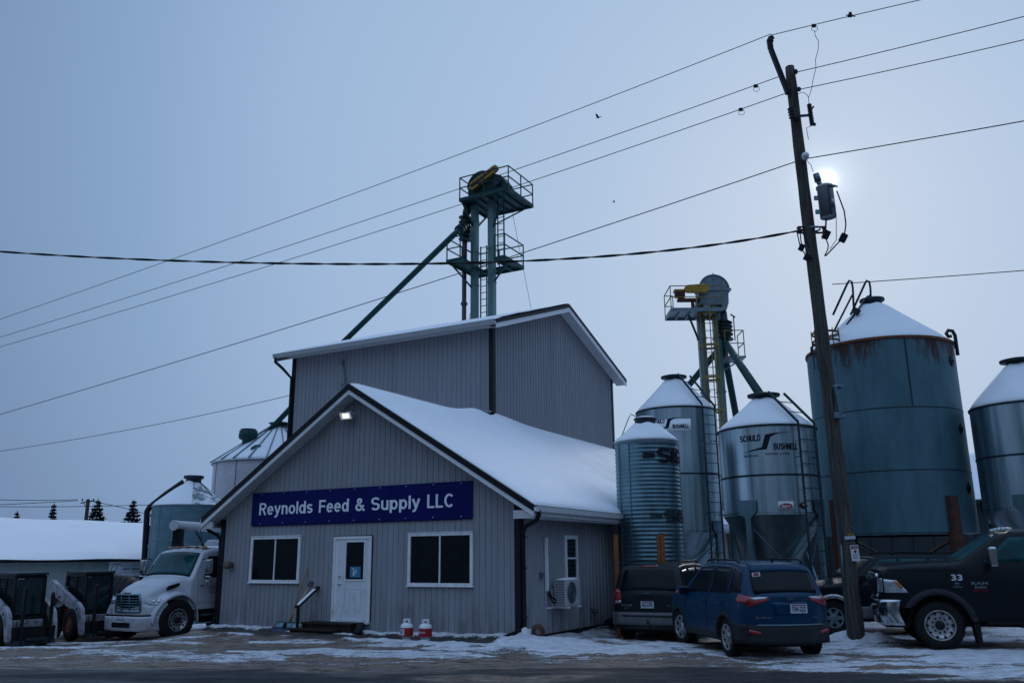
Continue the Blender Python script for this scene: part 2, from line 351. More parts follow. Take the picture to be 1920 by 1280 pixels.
# ------------------------------------------------------------------ a heavy sans lettering drawn as strokes
def _arc(cx, cy, rx, ry, a0, a1, n=14): return [(cx+rx*math.cos(R_(a0+(a1-a0)*i/n)), cy+ry*math.sin(R_(a0+(a1-a0)*i/n))) for i in range(n+1)]
_t = .15; _h = _t/2
def _S(H, w_):
    ry = (H-_t)/4; cx = w_/2; rx = w_/2-_h
    return [_arc(cx, H-_h-ry, rx, ry, 25, 270, 18)+_arc(cx, _h+ry, rx, ry, 90, -155, 18)[1:]]
XH = .74
GL = {
 'R': (.64, [[(_h,0),(_h,1)], [(_h,1-_h),(.36,1-_h)]+_arc(.36,.72,.20,.205,90,-90,10)+[(_h,.515)], [(.34,.50),(.565,0)]]),
 'e': (.56, [[(_h,.38),(.56-_h,.38)]+_arc(.28,.37,.205,.295,2,318,20)]),
 'y': (.54, [[(.05,XH),(.28,.06)], [(.49,XH),(.27,.04),(.2,-.13),(.12,-.17),(.04,-.165)]]),
 'n': (.53, [[(_h,0),(_h,XH)], [(_h,.46)]+_arc(.27,.47,.185,.20,170,0,10)+[(.455,0)]]),
 'o': (.58, [_arc(.29,.37,.215,.295,0,361,26)]),
 'l': (.15, [[(_h,0),(_h,1)]]),
 'd': (.57, [_arc(.27,.37,.195,.295,0,361,26), [(.57-_h,0),(.57-_h,1)]]),
 's': (.50, _S(XH, .50)),
 'F': (.57, [[(_h,0),(_h,1)], [(_h,1-_h),(.57,1-_h)], [(_h,.5),(.52,.5)]]),
 '&': (.70, [[(.70,.02),(.25,.60),(.18,.74),(.21,.87),(.31,.925),(.42,.87),(.44,.76),(.39,.66),(.2,.51),(.10,.38),(.08,.23),(.15,.12),(.28,.07),(.43,.12),(.55,.26),(.62,.46)]]),
 'S': (.64, _S(1., .64)),
 'u': (.53, [[(.53-_h,0),(.53-_h,XH)], [(_h,XH),(_h,.3)]+_arc(.26,.27,.185,.20,180,350,10)]),
 'p': (.57, [_arc(.30,.37,.195,.295,0,361,26), [(_h,-.24),(_h,XH)]]),
 'L': (.52, [[(_h,1),(_h,0)], [(_h,_h),(.52,_h)]]),
 'C': (.68, [_arc(.35,.5,.275,.425,42,318,22)]),
 'G': (.70, [_arc(.35,.5,.275,.425,42,330,22)+[(.625,.45)], [(.38,.45),(.69,.45)]]),
 'H': (.64, [[(_h,0),(_h,1)], [(.64-_h,0),(.64-_h,1)], [(_h,.5),(.6,.5)]]),
 'U': (.62, [[(_h,1),(_h,.34)]+_arc(.31,.32,.235,.245,180,360,12)+[(.62-_h,1)]]),
 'D': (.64, [[(_h,0),(_h,1)], [(_h,1-_h),(.3,1-_h)]+_arc(.3,.5,.265,.425,90,-90,12)+[(_h,_h)]]),
 'B': (.62, [[(_h,0),(_h,1)], [(_h,1-_h),(.34,1-_h)]+_arc(.34,.73,.19,.195,90,-90,8)+[(_h,.535)], [(_h,.51),(.36,.51)]+_arc(.36,.293,.2,.218,90,-90,8)+[(_h,_h)]]),
 'N': (.64, [[(_h,0),(_h,1)], [(.64-_h,0),(.64-_h,1)], [(_h,.96),(.64-_h,.04)]]),
 'E': (.56, [[(_h,0),(_h,1)], [(_h,1-_h),(.55,1-_h)], [(_h,.5),(.52,.5)], [(_h,_h),(.56,_h)]]),
 'I': (.15, [[(_h,0),(_h,1)]]),
 '3': (.58, [_arc(.28,.725,.2,.2,150,-80,12)+_arc(.28,.29,.22,.215,85,-150,14)]),
 ' ': (.25, []),
}
def glyphs(mb, s, x0, wid, hgt, T, mi=0, heavy=1., shear=0., gap=.10, wrapR=None, wrapA=0., depth=.006, off=.006):
    """draws s from x0, scaled to width wid and cap height hgt in local XZ; optional wrapping round a cylinder"""
    tot = sum(GL[c][0]+gap for c in s)-gap; k = wid/tot; x = 0; layer = 0
    for c in s:
        gw, strokes = GL[c]
        for st in strokes:
            layer = (layer+1) % 7; n = len(st); hw = _h*heavy; Lp = []; Rp = []
            for i, (a, b) in enumerate(st):
                def nn(p, q): d = math.hypot(q[0]-p[0], q[1]-p[1]) or 1; return (-(q[1]-p[1])/d, (q[0]-p[0])/d)
                if i == 0: u = nn(st[0], st[1]); m_ = 1
                elif i == n-1: u = nn(st[-2], st[-1]); m_ = 1
                else:
                    u1 = nn(st[i-1], st[i]); u2 = nn(st[i], st[i+1]); u = (u1[0]+u2[0], u1[1]+u2[1]); l = math.hypot(*u) or 1; u = (u[0]/l, u[1]/l); m_ = 1/max(.5, u[0]*u1[0]+u[1]*u1[1])
                Lp.append((a+u[0]*hw*m_, b+u[1]*hw*m_)); Rp.append((a-u[0]*hw*m_, b-u[1]*hw*m_))
            def P(q, d):
                X = (x+q[0]+q[1]*shear)*k; Z = q[1]*hgt; d = d + layer*.0006
                if wrapR: a = wrapA+(x0+X)/wrapR; r = wrapR+off+d; return (r*math.sin(a), -r*math.cos(a), Z)
                return (x0+X, -d, Z)
            vs = [P(q, depth) for q in Lp]+[P(q, depth) for q in Rp]+[P(q, 0) for q in Lp]+[P(q, 0) for q in Rp]
            fs = []
            for i in range(n-1):
                fs += [(n+i, n+i+1, i+1, i), (i, i+1, 2*n+i+1, 2*n+i), (3*n+i, 3*n+i+1, n+i+1, n+i)]
            fs += [(0, 2*n, 3*n, n), (n-1, 2*n-1, 4*n-1, 3*n-1)]
            mb.add(vs, fs, T, mi)
        x += gw+gap

# ------------------------------------------------------------------ ground
def ground():
    def axis(lo, a, b, hi, st, g):
        L = list(np.arange(a, b, st)); d = st; x = a; pre = []
        while x > lo: d *= g; x -= d; pre.append(x)
        d = st; x = L[-1]; post = []
        while x < hi: d *= g; x += d; post.append(x)
        return np.array(pre[::-1]+L+post)
    xs = axis(-1500, -14.5, 13.5, 1500, .07, 1.25); ys = axis(-600, 12.0, 26.0, 2500, .06, 1.22)
    X, Y = np.meshgrid(xs, ys, indexing='ij')
    cb, sb = math.cos(BA), math.sin(BA); dx = X-BO.x; dy = Y-BO.y
    lx = dx*cb - dy*sb; ly = dx*sb + dy*cb
    n1 = fbm(X*.6+3, Y*1.5, 6, 3); n2 = fbm(X*.16+9, Y*.9+4, 4, 11); n3 = fbm(X*1.6, Y*4, 4, 23)
    edge = 14.7-.165*X + (n2-.5)*2.2 + (n3-.5)*.5 + .9*np.exp(-((X-3.0)/2.2)**2)*1.2
    road = sstep(.15, -.15, Y-edge)
    def strip(pts, w, k):
        P = [G(*p) for p in pts]; best = np.full(X.shape, 9.)
        for a, b in zip(P[:-1], P[1:]):
            ax, ay = a.x, a.y; vx, vy = b.x-ax, b.y-ay; t = np.clip(((X-ax)*vx+(Y-ay)*vy)/(vx*vx+vy*vy), 0, 1)
            best = np.minimum(best, np.hypot(X-ax-t*vx, (Y-ay-t*vy)*.8))
        return k*sstep(w*1.5, w*.35, best+(n3-.5)*w*1.6+(n1-.5)*w)
    snow = np.zeros(X.shape)
    # lot to the right of the building: packed snow with dirty streaks
    lot = sstep(.9, 2.6, Y-edge)*sstep(.2, 1.0, X-(Y-20.6)*.0+.4)
    snow = np.maximum(snow, lot*(.62+.50*sstep(.34, .60, n1)))
    snow = np.maximum(snow, sstep(2.0, 5.5, X)*sstep(12.4, 14.6, Y)*(.25+.6*sstep(.36, .60, n1)))
    # left side: streaks of snow in brown slush
    left = sstep(0.3, 2.0, Y-edge)*sstep(.8, -.6, X)
    snow = np.maximum(snow, left*.80*sstep(.42, .58, n1)*sstep(.34, .52, n2))
    ra = strip([(-60, 1207), (0, 1203), (100, 1200), (160, 1195), (215, 1188)], .42, 1.0); snow = np.maximum(snow, ra)
    snow = np.maximum(snow, strip([(250, 1196), (300, 1199), (400, 1189), (470, 1184)], .22, .9))
    rb = strip([(380, 1184), (470, 1188), (560, 1191), (650, 1196), (760, 1206), (900, 1213), (1000, 1214)], .30, 1.15); snow = np.maximum(snow, rb)
    snow = np.maximum(snow, strip([(930, 1212), (1010, 1213), (1100, 1208)], .55, 1.0))
    snow = np.maximum(snow, strip([(160, 1220), (250, 1226), (330, 1222)], .5, .62))
    snow = np.maximum(snow, strip([(560, 1219), (700, 1224), (880, 1226)], .5, .74))
    snow = np.maximum(snow, strip([(90, 1192), (160, 1188), (400, 1178)], .5, .7))
    # behind everything: snow cover
    far = sstep(23.5, 26, Y)*sstep(-3, 3, X) + sstep(26, 30, Y) + sstep(13, 15, np.abs(X))*sstep(17, 19, Y)
    snow = np.maximum(snow, np.clip(far, 0, 1)*.85)
    # concrete apron in front of the shop
    pad = sstep(-1.55, -1.35, ly+(n3-.5)*.3)*sstep(.4, .1, ly)*sstep(-10.6, -10.2, lx)*sstep(.5, .1, lx+(n3-.5)*.5)
    snow = snow*(1-pad*.97)
    wallb = sstep(-.34, -.14, ly+(n1-.5)*.3+(n3-.5)*.14)*sstep(.2, 0, ly)*sstep(-10.2, -9.9, lx)*sstep(.6, .1, lx)
    snow = np.maximum(snow, wallb*sstep(.35, .42, n1+.25*sstep(-5, -4, lx))*1.05)
    stepb = np.exp(-((ly+.80)/.13)**4)*sstep(-6.5, -6.3, lx)*sstep(-3.9, -4.3, lx)
    snow = np.maximum(snow, stepb*sstep(.38, .5, n1+.05))
    for pts in ([(960, 1238), (1120, 1228), (1290, 1226), (1420, 1238)], [(1010, 1222), (1130, 1219), (1240, 1222), (1330, 1231)], [(1120, 1205), (1230, 1212), (1330, 1224)], [(1400, 1247), (1600, 1238), (1920, 1246)], [(1560, 1228), (1720, 1232), (1920, 1229)]):
        snow = snow-strip(pts, .16, .42)*sstep(.35, .6, n3+.15)
    snow = np.clip(snow, 0, 1.2)
    # thinner snow cover in ovals under and round the vehicles
    for (cx, cy, a, b) in ((5, 19.5, 1.4, 2.6), (5.2, 22.5, 2.2, 2.2), (9.8, 18.6, 3.2, .9), (9.5, 21.2, 2.2, .7), (-8.8, 23.4, 1.6, .8), (-11.6, 23.2, 2.4, .7)):
        snow = snow*(1-.55*np.exp(-(((X-cx)/a)**2+((Y-cy)/b)**2)**2))
    snow = np.clip(snow, 0, 1.1)*(1-road*.92)
    # snow mounds
    ridge = .085*np.clip(np.maximum(rb, ra*.8), 0, 1)*(.4+.9*n3) + .12*np.clip(wallb*sstep(.35, .42, n1+.25*sstep(-5, -4, lx))+stepb*.5, 0, 1)*(.35+n3)
    P = G(1607, 1205); mound = .24*np.exp(-(((X-P.x-.12)/.62)**2+((Y-P.y-.28)/.34)**2)**1)+.09*np.exp(-(((X-P.x-.25)/.7)**2+((Y-P.y+.2)/.25)**2))
    cq = LW(.15, -.35); m2 = .26*np.exp(-(((X-cq.x)/.55)**2+((Y-cq.y)/.5)**2)) + .10*np.exp(-(((X-cq.x-1)/1.2)**2+((Y-cq.y)/.9)**2))
    lump = fbm(X*3, Y*3, 4, 5)
    H = (mound+m2*.42)*(.55+.9*lump)
    snow = np.maximum(snow, sstep(.02, .07, H)*1.1)
    brown = sstep(-.1, .5, Y-edge)*(1-.7*np.clip(snow, 0, 1))*(.4+.8*n2)
    near = (X > -15) & (X < 14) & (Y > 11) & (Y < 27)
    dropL = -.27*sstep(-8.2, -10.4, X)*sstep(19.5, 22.8, Y)*(1-sstep(120, 400, np.hypot(X, Y)))
    dropR = -.2*sstep(1.0, .55, ((X-4.6)/3.4)**2+((Y-22.6)/2.6)**2)
    Z = H + ridge + dropL + dropR + near*((lump-.5)*.075*np.clip(snow+.35*brown, 0, 1)+(fbm(X*9, Y*9, 3, 41)-.5)*.030*np.clip(snow+.6*brown, 0, 1) + np.clip(snow, 0, 1)*.022*(1-pad) + (n1-.5)*.02*(1-road)*(1-pad) + (n2-.5)*.03)
    drop = -.63*sstep(30, 38, Y)*sstep(-9, -13, X)*(1-sstep(120, 400, np.hypot(X, Y)))
    Z = Z+drop-.012
    nx, ny = X.shape; idx = np.arange(nx*ny).reshape(nx, ny)
    F = np.stack([idx[:-1, :-1], idx[1:, :-1], idx[1:, 1:], idx[:-1, 1:]], -1).reshape(-1, 4)
    rf = (road[:-1, :-1] > .5).reshape(-1)
    V = np.stack([X, Y, Z], -1).reshape(-1, 3); col = np.stack([snow, road, brown, pad], -1).reshape(-1, 4)
    m = bpy.data.materials.new('ground_cover'); m.use_nodes = True; t = m.node_tree; b = t.nodes['Principled BSDF']
    at = N(t, 'ShaderNodeAttribute', attribute_name='cover'); sp = N(t, 'ShaderNodeSeparateColor'); t.links.new(at.outputs['Color'], sp.inputs[0])
    tcn = N(t, 'ShaderNodeTexCoord')
    def noise(scale, st, det=8, rough=.65):
        mp = N(t, 'ShaderNodeMapping'); mp.inputs['Scale'].default_value = st; t.links.new(tcn.outputs['Object'], mp.inputs[0])
        n = N(t, 'ShaderNodeTexNoise'); n.inputs['Scale'].default_value = scale; n.inputs['Detail'].default_value = det; n.inputs['Roughness'].default_value = rough
        t.links.new(mp.outputs[0], n.inputs[0]); return n.outputs[0]
    def math_(op, a, b2, c=None):
        n = N(t, 'ShaderNodeMath', operation=op)
        for i, q in enumerate((a, b2, c)):
            if q is None: continue
            if isinstance(q, (int, float)): n.inputs[i].default_value = q
            else: t.links.new(q, n.inputs[i])
        return n.outputs[0]
    def mixc(f, a, b2):
        n = N(t, 'ShaderNodeMix', data_type='RGBA'); t.links.new(f, n.inputs[0])
        for i, q in ((6, a), (7, b2)):
            if isinstance(q, tuple): n.inputs[i].default_value = q+(1,)
            else: t.links.new(q, n.inputs[i])
        return n.outputs[2]
    def rng(v, a, b2, c=0., d=1.):
        n = N(t, 'ShaderNodeMapRange'); n.inputs[1].default_value = a; n.inputs[2].default_value = b2; n.inputs[3].default_value = c; n.inputs[4].default_value = d
        t.links.new(v, n.inputs[0]); return n.outputs[0]
    nf = noise(3.2, (.6, 1.3, 1), 10, .72); ng = noise(22, (.8, 1.2, 1), 8, .7); nl = noise(.8, (.35, 1.6, 1)); nh = noise(90, (1, 1, 1), 4)
    gravel = mixc(rng(nl, .38, .62), (.095, .058, .038), (.24, .145, .088))
    gravel = mixc(rng(ng, .46, .64), gravel, (.36, .29, .25))
    gravel = mixc(rng(nf, .50, .62), gravel, (.026, .021, .018))
    gravel = mixc(rng(noise(5, (.35, 2.2, 1), 9, .7), .52, .64), gravel, (.46, .40, .38))
    asph = mixc(rng(nf, .42, .60), (.014, .015, .018), (.042, .040, .042))
    asph = mixc(rng(nh, .58, .72), asph, (.11, .105, .105))
    conc = mixc(rng(nf, .40, .62), (.038, .034, .031), (.085, .078, .070))
    base = mixc(sp.outputs[1], gravel, asph); base = mixc(at.outputs['Alpha'], base, conc)
    sn = mixc(rng(nf, .38, .62), (.60, .60, .65), (.88, .90, .95)); sn = mixc(math_('MULTIPLY', rng(ng, .54, .68), rng(sp.outputs[0], 1.0, .75)), sn, (.27, .24, .23))
    s = math_('ADD', sp.outputs[0], math_('MULTIPLY', math_('SUBTRACT', nf, .5), 1.9)); s = math_('ADD', s, math_('MULTIPLY', math_('SUBTRACT', ng, .5), 2.0))
    sf = rng(s, .47, .60); sf = math_('MULTIPLY', sf, rng(sp.outputs[0], .04, .25))
    t.links.new(mixc(sf, base, sn), b.inputs['Base Color'])
    wet = math_('MULTIPLY', rng(nl, .40, .60, .28, .85), 1.0)
    ro = N(t, 'ShaderNodeMix', data_type='FLOAT'); t.links.new(sf, ro.inputs[0]); t.links.new(wet, ro.inputs[2]); ro.inputs[3].default_value = .8
    t.links.new(ro.outputs[0], b.inputs['Roughness']); b.inputs['Specular IOR Level'].default_value = .35
    bp = N(t, 'ShaderNodeBump'); bp.inputs['Strength'].default_value = 1.0; bp.inputs['Distance'].default_value = .05
    t.links.new(math_('ADD', math_('MULTIPLY', sf, .5), math_('ADD', ng, math_('MULTIPLY', nh, .4))), bp.inputs['Height']); t.links.new(bp.outputs[0], b.inputs['Normal'])
    for name, sel in (('ground', ~rf), ('road', rf)):
        f = F[sel]; u, inv = np.unique(f.reshape(-1), return_inverse=True)
        me = bpy.data.meshes.new(name); me.vertices.add(len(u)); me.vertices.foreach_set('co', V[u].reshape(-1))
        me.loops.add(len(inv)); me.loops.foreach_set('vertex_index', inv.astype(np.int32))
        me.polygons.add(len(f)); me.polygons.foreach_set('loop_start', np.arange(0, len(inv), 4, dtype=np.int32)); me.polygons.foreach_set('loop_total', np.full(len(f), 4, dtype=np.int32))
        me.polygons.foreach_set('use_smooth', np.ones(len(f), dtype=bool))
        me.update(calc_edges=True); me.validate()
        ca = me.attributes.new('cover', 'FLOAT_COLOR', 'POINT'); ca.data.foreach_set('color', col[u].astype(np.float32).reshape(-1))
        me.materials.append(m); o = bpy.data.objects.new(name, me); C.objects.link(o); o['kind'] = 'structure'
ground()

# ------------------------------------------------------------------ wall with standing grooves or ribs
def ribwall(mb, x0, x1, zb, zt, pitch, gw, depth, T, mi=0, holes=()):
    """sheet in local XZ at y=0 facing -Y; zt a function of x; breaks = extra columns"""
    xs = [x0]; ds = [0.]; x = x0+pitch*.5
    while x < x1-gw:
        xs += [x, x+gw*.3, x+gw*.7, x+gw]; ds += [0, depth, depth, 0]; x += pitch
    xs.append(x1); ds.append(0.)
    vs = []; fs = []
    for a, d in zip(xs, ds): vs += [(a, d, zb), (a, d, zt(a))]
    for i in range(len(xs)-1): fs.append((2*i, 2*i+2, 2*i+3, 2*i+1))
    mb.add(vs, fs, T, mi)
Rz = lambda a: Matrix.Rotation(a, 4, 'Z')

# ------------------------------------------------------------------ the shop (gabled office)
def office():
    t = thing('feed_store', 'grey gabled shop with white door, blue name sign and snow on its roof', 'shop', BO, BROT)
    W0, W1, D, RX, RZ, EZ = -9.86, 0.0, 19.0, -5.0, 6.42, 3.02
    XL, XR, YF = -10.28, .58, -.4
    sl_r = (RZ-EZ)/(XR-RX); sl_l = (RZ-EZ)/(RX-XL)
    line = lambda x: RZ - (x-RX)*sl_r if x > RX else RZ - (RX-x)*sl_l
    mb = MB(); zt = lambda x: line(x)-.27
    ribwall(mb, W0, RX, 0.06, zt, .172, .02, .014, TR()); ribwall(mb, RX, W1, 0.06, zt, .172, .02, .014, TR())
    ribwall(mb, 0, D, 0.06, lambda y: EZ+.06, .23, .05, -.018, TR((W1, 0, 0)) @ Rz(PI/2))
    ribwall(mb, -D, 0, 0.06, lambda y: EZ+.06, .23, .05, -.018, TR((W0, 0, 0)) @ Rz(-PI/2))
    ribwall(mb, -W1, -RX, .06, lambda x: zt(-x), .3, .05, .014, TR((0, D, 0)) @ Rz(PI)); ribwall(mb, -RX, -W0, .06, lambda x: zt(-x), .3, .05, .014, TR((0, D, 0)) @ Rz(PI))
    wall = mb.build('wall', M['siding'], t)
    mb = MB(); mb.box((W0+.02, .02, -.15), (W1-.02, .1, .07)); mb.box((W1-.1, .1, -.15), (W1-.02, D-.1, .07)); mb.box((W0+.02, .1, -.15), (W0+.1, D-.1, .07)); mb.build('footing', M['trim_black'], t)
    mb = MB()
    for x in (W0, W1):
        s = -1 if x == W0 else 1; mb = MB()
        mb.box((x-.14 if s > 0 else x-.02, -.03, .05), (x+.02 if s > 0 else x+.14, -.004, line(x)-.3))
        mb.box((x+.003*s, -.03, .05), (x+.025*s, .15, line(x)-.3)) if s > 0 else mb.box((x-.025, -.03, .05), (x-.003, .15, line(x)-.3))
        mb.build('corner_trim', M['trim_black'], t)
    # rake: black metal edge over a white board
    for name, m_, o0, o1, y0, y1 in (('rake_edge', 'trim_black', .03, -.13, -.44, -.37), ('rake_board', 'trim_white', -.13, -.25, -.42, -.375)):
        mb = MB()
        for (xa, xb) in ((XL, RX), (RX, XR)):
            xa_, xb_ = xa, xb
            mb.prism([(xa_, line(xa)+o1), (xb_, line(xb)+o1), (xb_, line(xb)+o0), (xa_, line(xa)+o0)], y0, y1)
        mb.build(name, M[m_], t)
    mb = MB()
    for (xa, xb) in ((XL+.02, RX), (RX, XR-.02)):
        n = 14
        for i in range(n):
            a = xa+(xb-xa)*i/n; b = xa+(xb-xa)*(i+1)/n-.012
            mb.prism([(a, line(a)-.262), (b, line(b)-.262), (b, line(b)-.25), (a, line(a)-.25)], -.374, .0)
    mb.box((.03, -.374, EZ-.29), (XR-.03, -.3, EZ-.10)); mb.box((XL+.03, -.374, EZ-.29), (W0-.03, -.3, EZ-.10))
    for xa, xb in ((.03, XR-.05), (XL+.05, W0-.03)): mb.box((xa, -.3, EZ-.275), (xb, D, EZ-.255))
    mb.build('soffit', M['soffit'], t)
    mb = MB()
    mb.prism([(RX, RZ+.02), (XR, EZ+.02), (XR, EZ-.02), (RX, RZ-.02)], -.37, D+.4); mb.prism([(XL, EZ-.02), (XL, EZ+.02), (RX, RZ+.02), (RX, RZ-.02)], -.37, 7.28)
    roof = mb.build('roof', M['trim_black'], t)
    def snow_r(u, v):
        y = YF+.02+(D+.35-YF)*(v**1.15); s = u; x = RX + (XR+.02-RX)*s
        th = .075*min(1, ((y-YF)/.35)**.5 if y > YF else 0)
        th *= 1-.75*max(0, (s-.955)/.045)**2
        th += .010*(float(fbm(np.array(x*.7), np.array(y*.5), 4, 2))-.5)*2*min(1, y+.4)
        th += .17*math.exp(-((y-6.1)/.9)**2)*math.exp(-((x+5)/.7)**2)*(1 if y < 7.3 else .4)
        th += .22*math.exp(-((y-7.6)/1.6)**2)*math.exp(-((x+5)/1.3)**2)*(.4 if y < 7.2 else .6)
        th += .10*math.exp(-((x+4.9)/.5)**2)*(1 if y > 7.3 else 0)
        tooth = .018*(1 if (int(y/.115) % 2) else 0)*(1 if s > .985 else 0)
        return (x, y, line(x)+.022+max(th, .015)-tooth)
    mb = MB(); mb.grid(snow_r, 60, 160)
    def skirt(fn, us): 
        vs = []; 
        for u, v in us:
            p = fn(u, v); vs += [p, (p[0], p[1], line(p[0])+.015)]
        mb.add(vs, [(2*i, 2*i+1, 2*i+3, 2*i+2) for i in range(len(us)-1)], smooth=False)
    skirt(snow_r, [(i/60, 0) for i in range(61)]); skirt(snow_r, [(1, j/160) for j in range(161)])
    def snow_l(u, v):
        y = YF+.02+(7.27-YF)*v; x = RX-(RX-XL+.02)*u
        th = .10*min(1, ((y-YF)/.35)**.5)*(1-.7*max(0, (u-.95)/.05)**2) + .25*math.exp(-((y-7.2)/1.0)**2)
        return (x, y, line(x)+.022+th)
    mb.grid(snow_l, 20, 40); skirt(snow_l, [(i/20, 0) for i in range(21)]); skirt(snow_l, [(1, j/40) for j in range(41)])
    sn = mb.build('snow_cover', M['snow'], roof)
    # gutters and downspouts
    for s, x in ((1, XR), (-1, XL)):
        mb = MB(); pr = [(0, 0), (.02, -.10), (.10, -.12), (.125, -.02), (.13, .0), (.115, .0), (.09, -.10), (.03, -.09), (.012, 0)]
        mb.prism([(x-s*.03+s*a, EZ-.02+b) for a, b in pr], -.38, D+.3)
        mb.box((min(x-s*.05, x-s*.03), -.36, EZ-.24), (max(x-s*.05, x-s*.03), D+.3, EZ-.02))
        g = mb.build('gutter', M['trim_white'], t)
        wx = W1 if s > 0 else W0
        mb = MB(); mb.tube([(x+s*.04, -.2, EZ-.10), (x+s*.04, -.2, EZ-.22), (x-s*.05, -.16, EZ-.34), (wx+s*.16, -.02, EZ-.46), (wx+s*.07, .03, EZ-.62), (wx+s*.07, .05, .35), (wx+s*.09, -.02, .14), (wx+s*.2, -.16, .08)], .05, 8)
        for z in (.5, 1.6, 2.3): mb.box((min(wx+s*.005, wx+s*.13), -.01, z), (max(wx+s*.005, wx+s*.13), .11, z+.03))
        mb.build('downspout', M['trim_black'], t)
    # windows
    def window(x0, x1, z0, z1, T, sb=.08, mull=True):
        mb = MB(); y0 = -.055
        mb.box((x0, y0, z0), (x0+sb, -.002, z1), T); mb.box((x1-sb, y0, z0), (x1, -.002, z1), T)
        mb.box((x0+sb, y0, z1-sb*.8), (x1-sb, -.002, z1), T); mb.box((x0+sb, y0, z0), (x1-sb, -.002, z0+sb*.8), T)
        mb.box((x0-.02, y0-.02, z0-.03), (x1+.02, -.002, z0-.002), T); mb.box((x0-.015, y0-.012, z1+.002), (x1+.015, -.002, z1+.025), T)
        w_ = mb.build('window', M['trim_white'], t, bevel=.006)
        if mull:
            c = (x0+x1)/2; mb = MB(); mb.box((c-.018, y0+.01, z0+sb*.8), (c+.018, -.012, z1-sb*.8), T); mb.build('mullion', M['trim_white'], w_)
        mb = MB(); mb.box((x0+sb-.004, -.02, z0+sb*.8-.004), (x1-sb+.004, -.016, z1-sb*.8+.004), T); mb.build('pane', M['glass_dark'], w_)
        if not mull:
            mb = MB(); zc = z0+(z1-z0)*.5; mb.box((x0+sb, y0+.012, zc-.02), (x1-sb, -.022, zc+.02), T); mb.build('sash_rail', M['trim_white'], w_)
    window(-8.64, -6.79, 1.25, 2.47, TR()); window(-3.2, -1.28, 1.2, 2.455, TR())
    TS = TR((0, 0, 0)) @ Rz(PI/2)
    window(2.36, 3.12, 1.27, 2.38, TR((.0, 0, 0)) @ Rz(PI/2), .09, False)
    # door
    mb = MB(); x0, x1, z0, z1 = -5.62, -4.36, .30, 2.43
    mb.box((x0-.02, -.02, z0), (x0, -.001, z1+.02)); mb.box((x1, -.02, z0), (x1+.025, -.001, z1+.02)); mb.box((x0, -.02, z1), (x1, -.001, z1+.02))
    mb.build('door_edging', M['trim_black'], t)
    mb = MB()
    mb.box((x0, -.05, z0), (x0+.06, -.002, z1-.07)); mb.box((x0+.06, -.03, z0), (x0+.17, -.002, z1-.07)); mb.box((x1-.08, -.05, z0), (x1, -.002, z1-.07)); mb.box((x0, -.05, z1-.07), (x1, -.002, z1)); mb.box((x0, -.09, z0-.05), (x1, -.002, z0-.002))
    mb.build('door_frame', M['trim_white'], t, bevel=.005)
    sx0, sx1, sz0, sz1 = x0+.175, x1-.085, z0+.012, z1-.075; gx0, gx1, gz0, gz1 = sx0+.26, sx1-.15, 1.34, 2.28
    mb = MB(); d0, d1 = -.03, -.006
    mb.box((sx0, d0, sz0), (gx0, d1, sz1)); mb.box((gx1, d0, sz0), (sx1, d1, sz1)); mb.box((gx0, d0, sz0), (gx1, d1, gz0)); mb.box((gx0, d0, gz1), (gx1, d1, sz1))
    for a in (sx0+.24, sx0+.60):
        for (q0, q1, q2, q3) in ((a, .52, a+.2, .54), (a, 1.10, a+.2, 1.12), (a-.012, .52, a, 1.12), (a+.2, .52, a+.212, 1.12), (a+.03, .57, a+.17, 1.07)):
            mb.box((q0, d0-.008, q1), (q2, d0+.001, q3))
    dr = mb.build('door', M['door'], t, bevel=.003)
    mb = MB()
    mb.box((gx0-.04, d0-.016, gz0-.04), (gx0, d0, gz1+.04)); mb.box((gx1, d0-.016, gz0-.04), (gx1+.04, d0, gz1+.04)); mb.box((gx0, d0-.016, gz1), (gx1, d0, gz1+.04)); mb.box((gx0, d0-.016, gz0-.04), (gx1, d0, gz0))
    mb.build('glass_surround', M['trim_white'], dr)
    mb = MB(); mb.box((gx0, d0+.006, gz0), (gx1, d0+.01, gz1)); mb.build('pane', M['glass_dark'], dr)
    mb = MB(); mb.box((gx0+.14, d0-.004, gz0+.05), (gx1-.1, d0+.003, gz0+.32))
    mb.box((gx0+.24, d0-.007, gz0+.09), (gx0+.3, d0-.003, gz0+.22), mi=1); mb.box((gx0+.33, d0-.007, gz0+.14), (gx0+.36, d0-.003, gz0+.26), mi=1); mb.box((gx0+.2, d0-.007, gz0+.25), (gx0+.28, d0-.003, gz0+.28), mi=1)
    mb.build('notice', [M['poster'], M['text_white']], dr)
    mb = MB()
    for z, r in ((1.22, .03), (1.42, .026)):
        T = TR((sx0+.07, d0, z), (PI/2, 0, 0)); mb.lathe([(0, .07), (r*.8, .065), (r, .045), (r*.5, .03), (r*.5, .01), (r*1.2, .008), (r*1.2, 0)], 14, T)
    mb.build('handle', M['chrome'], dr)
office()

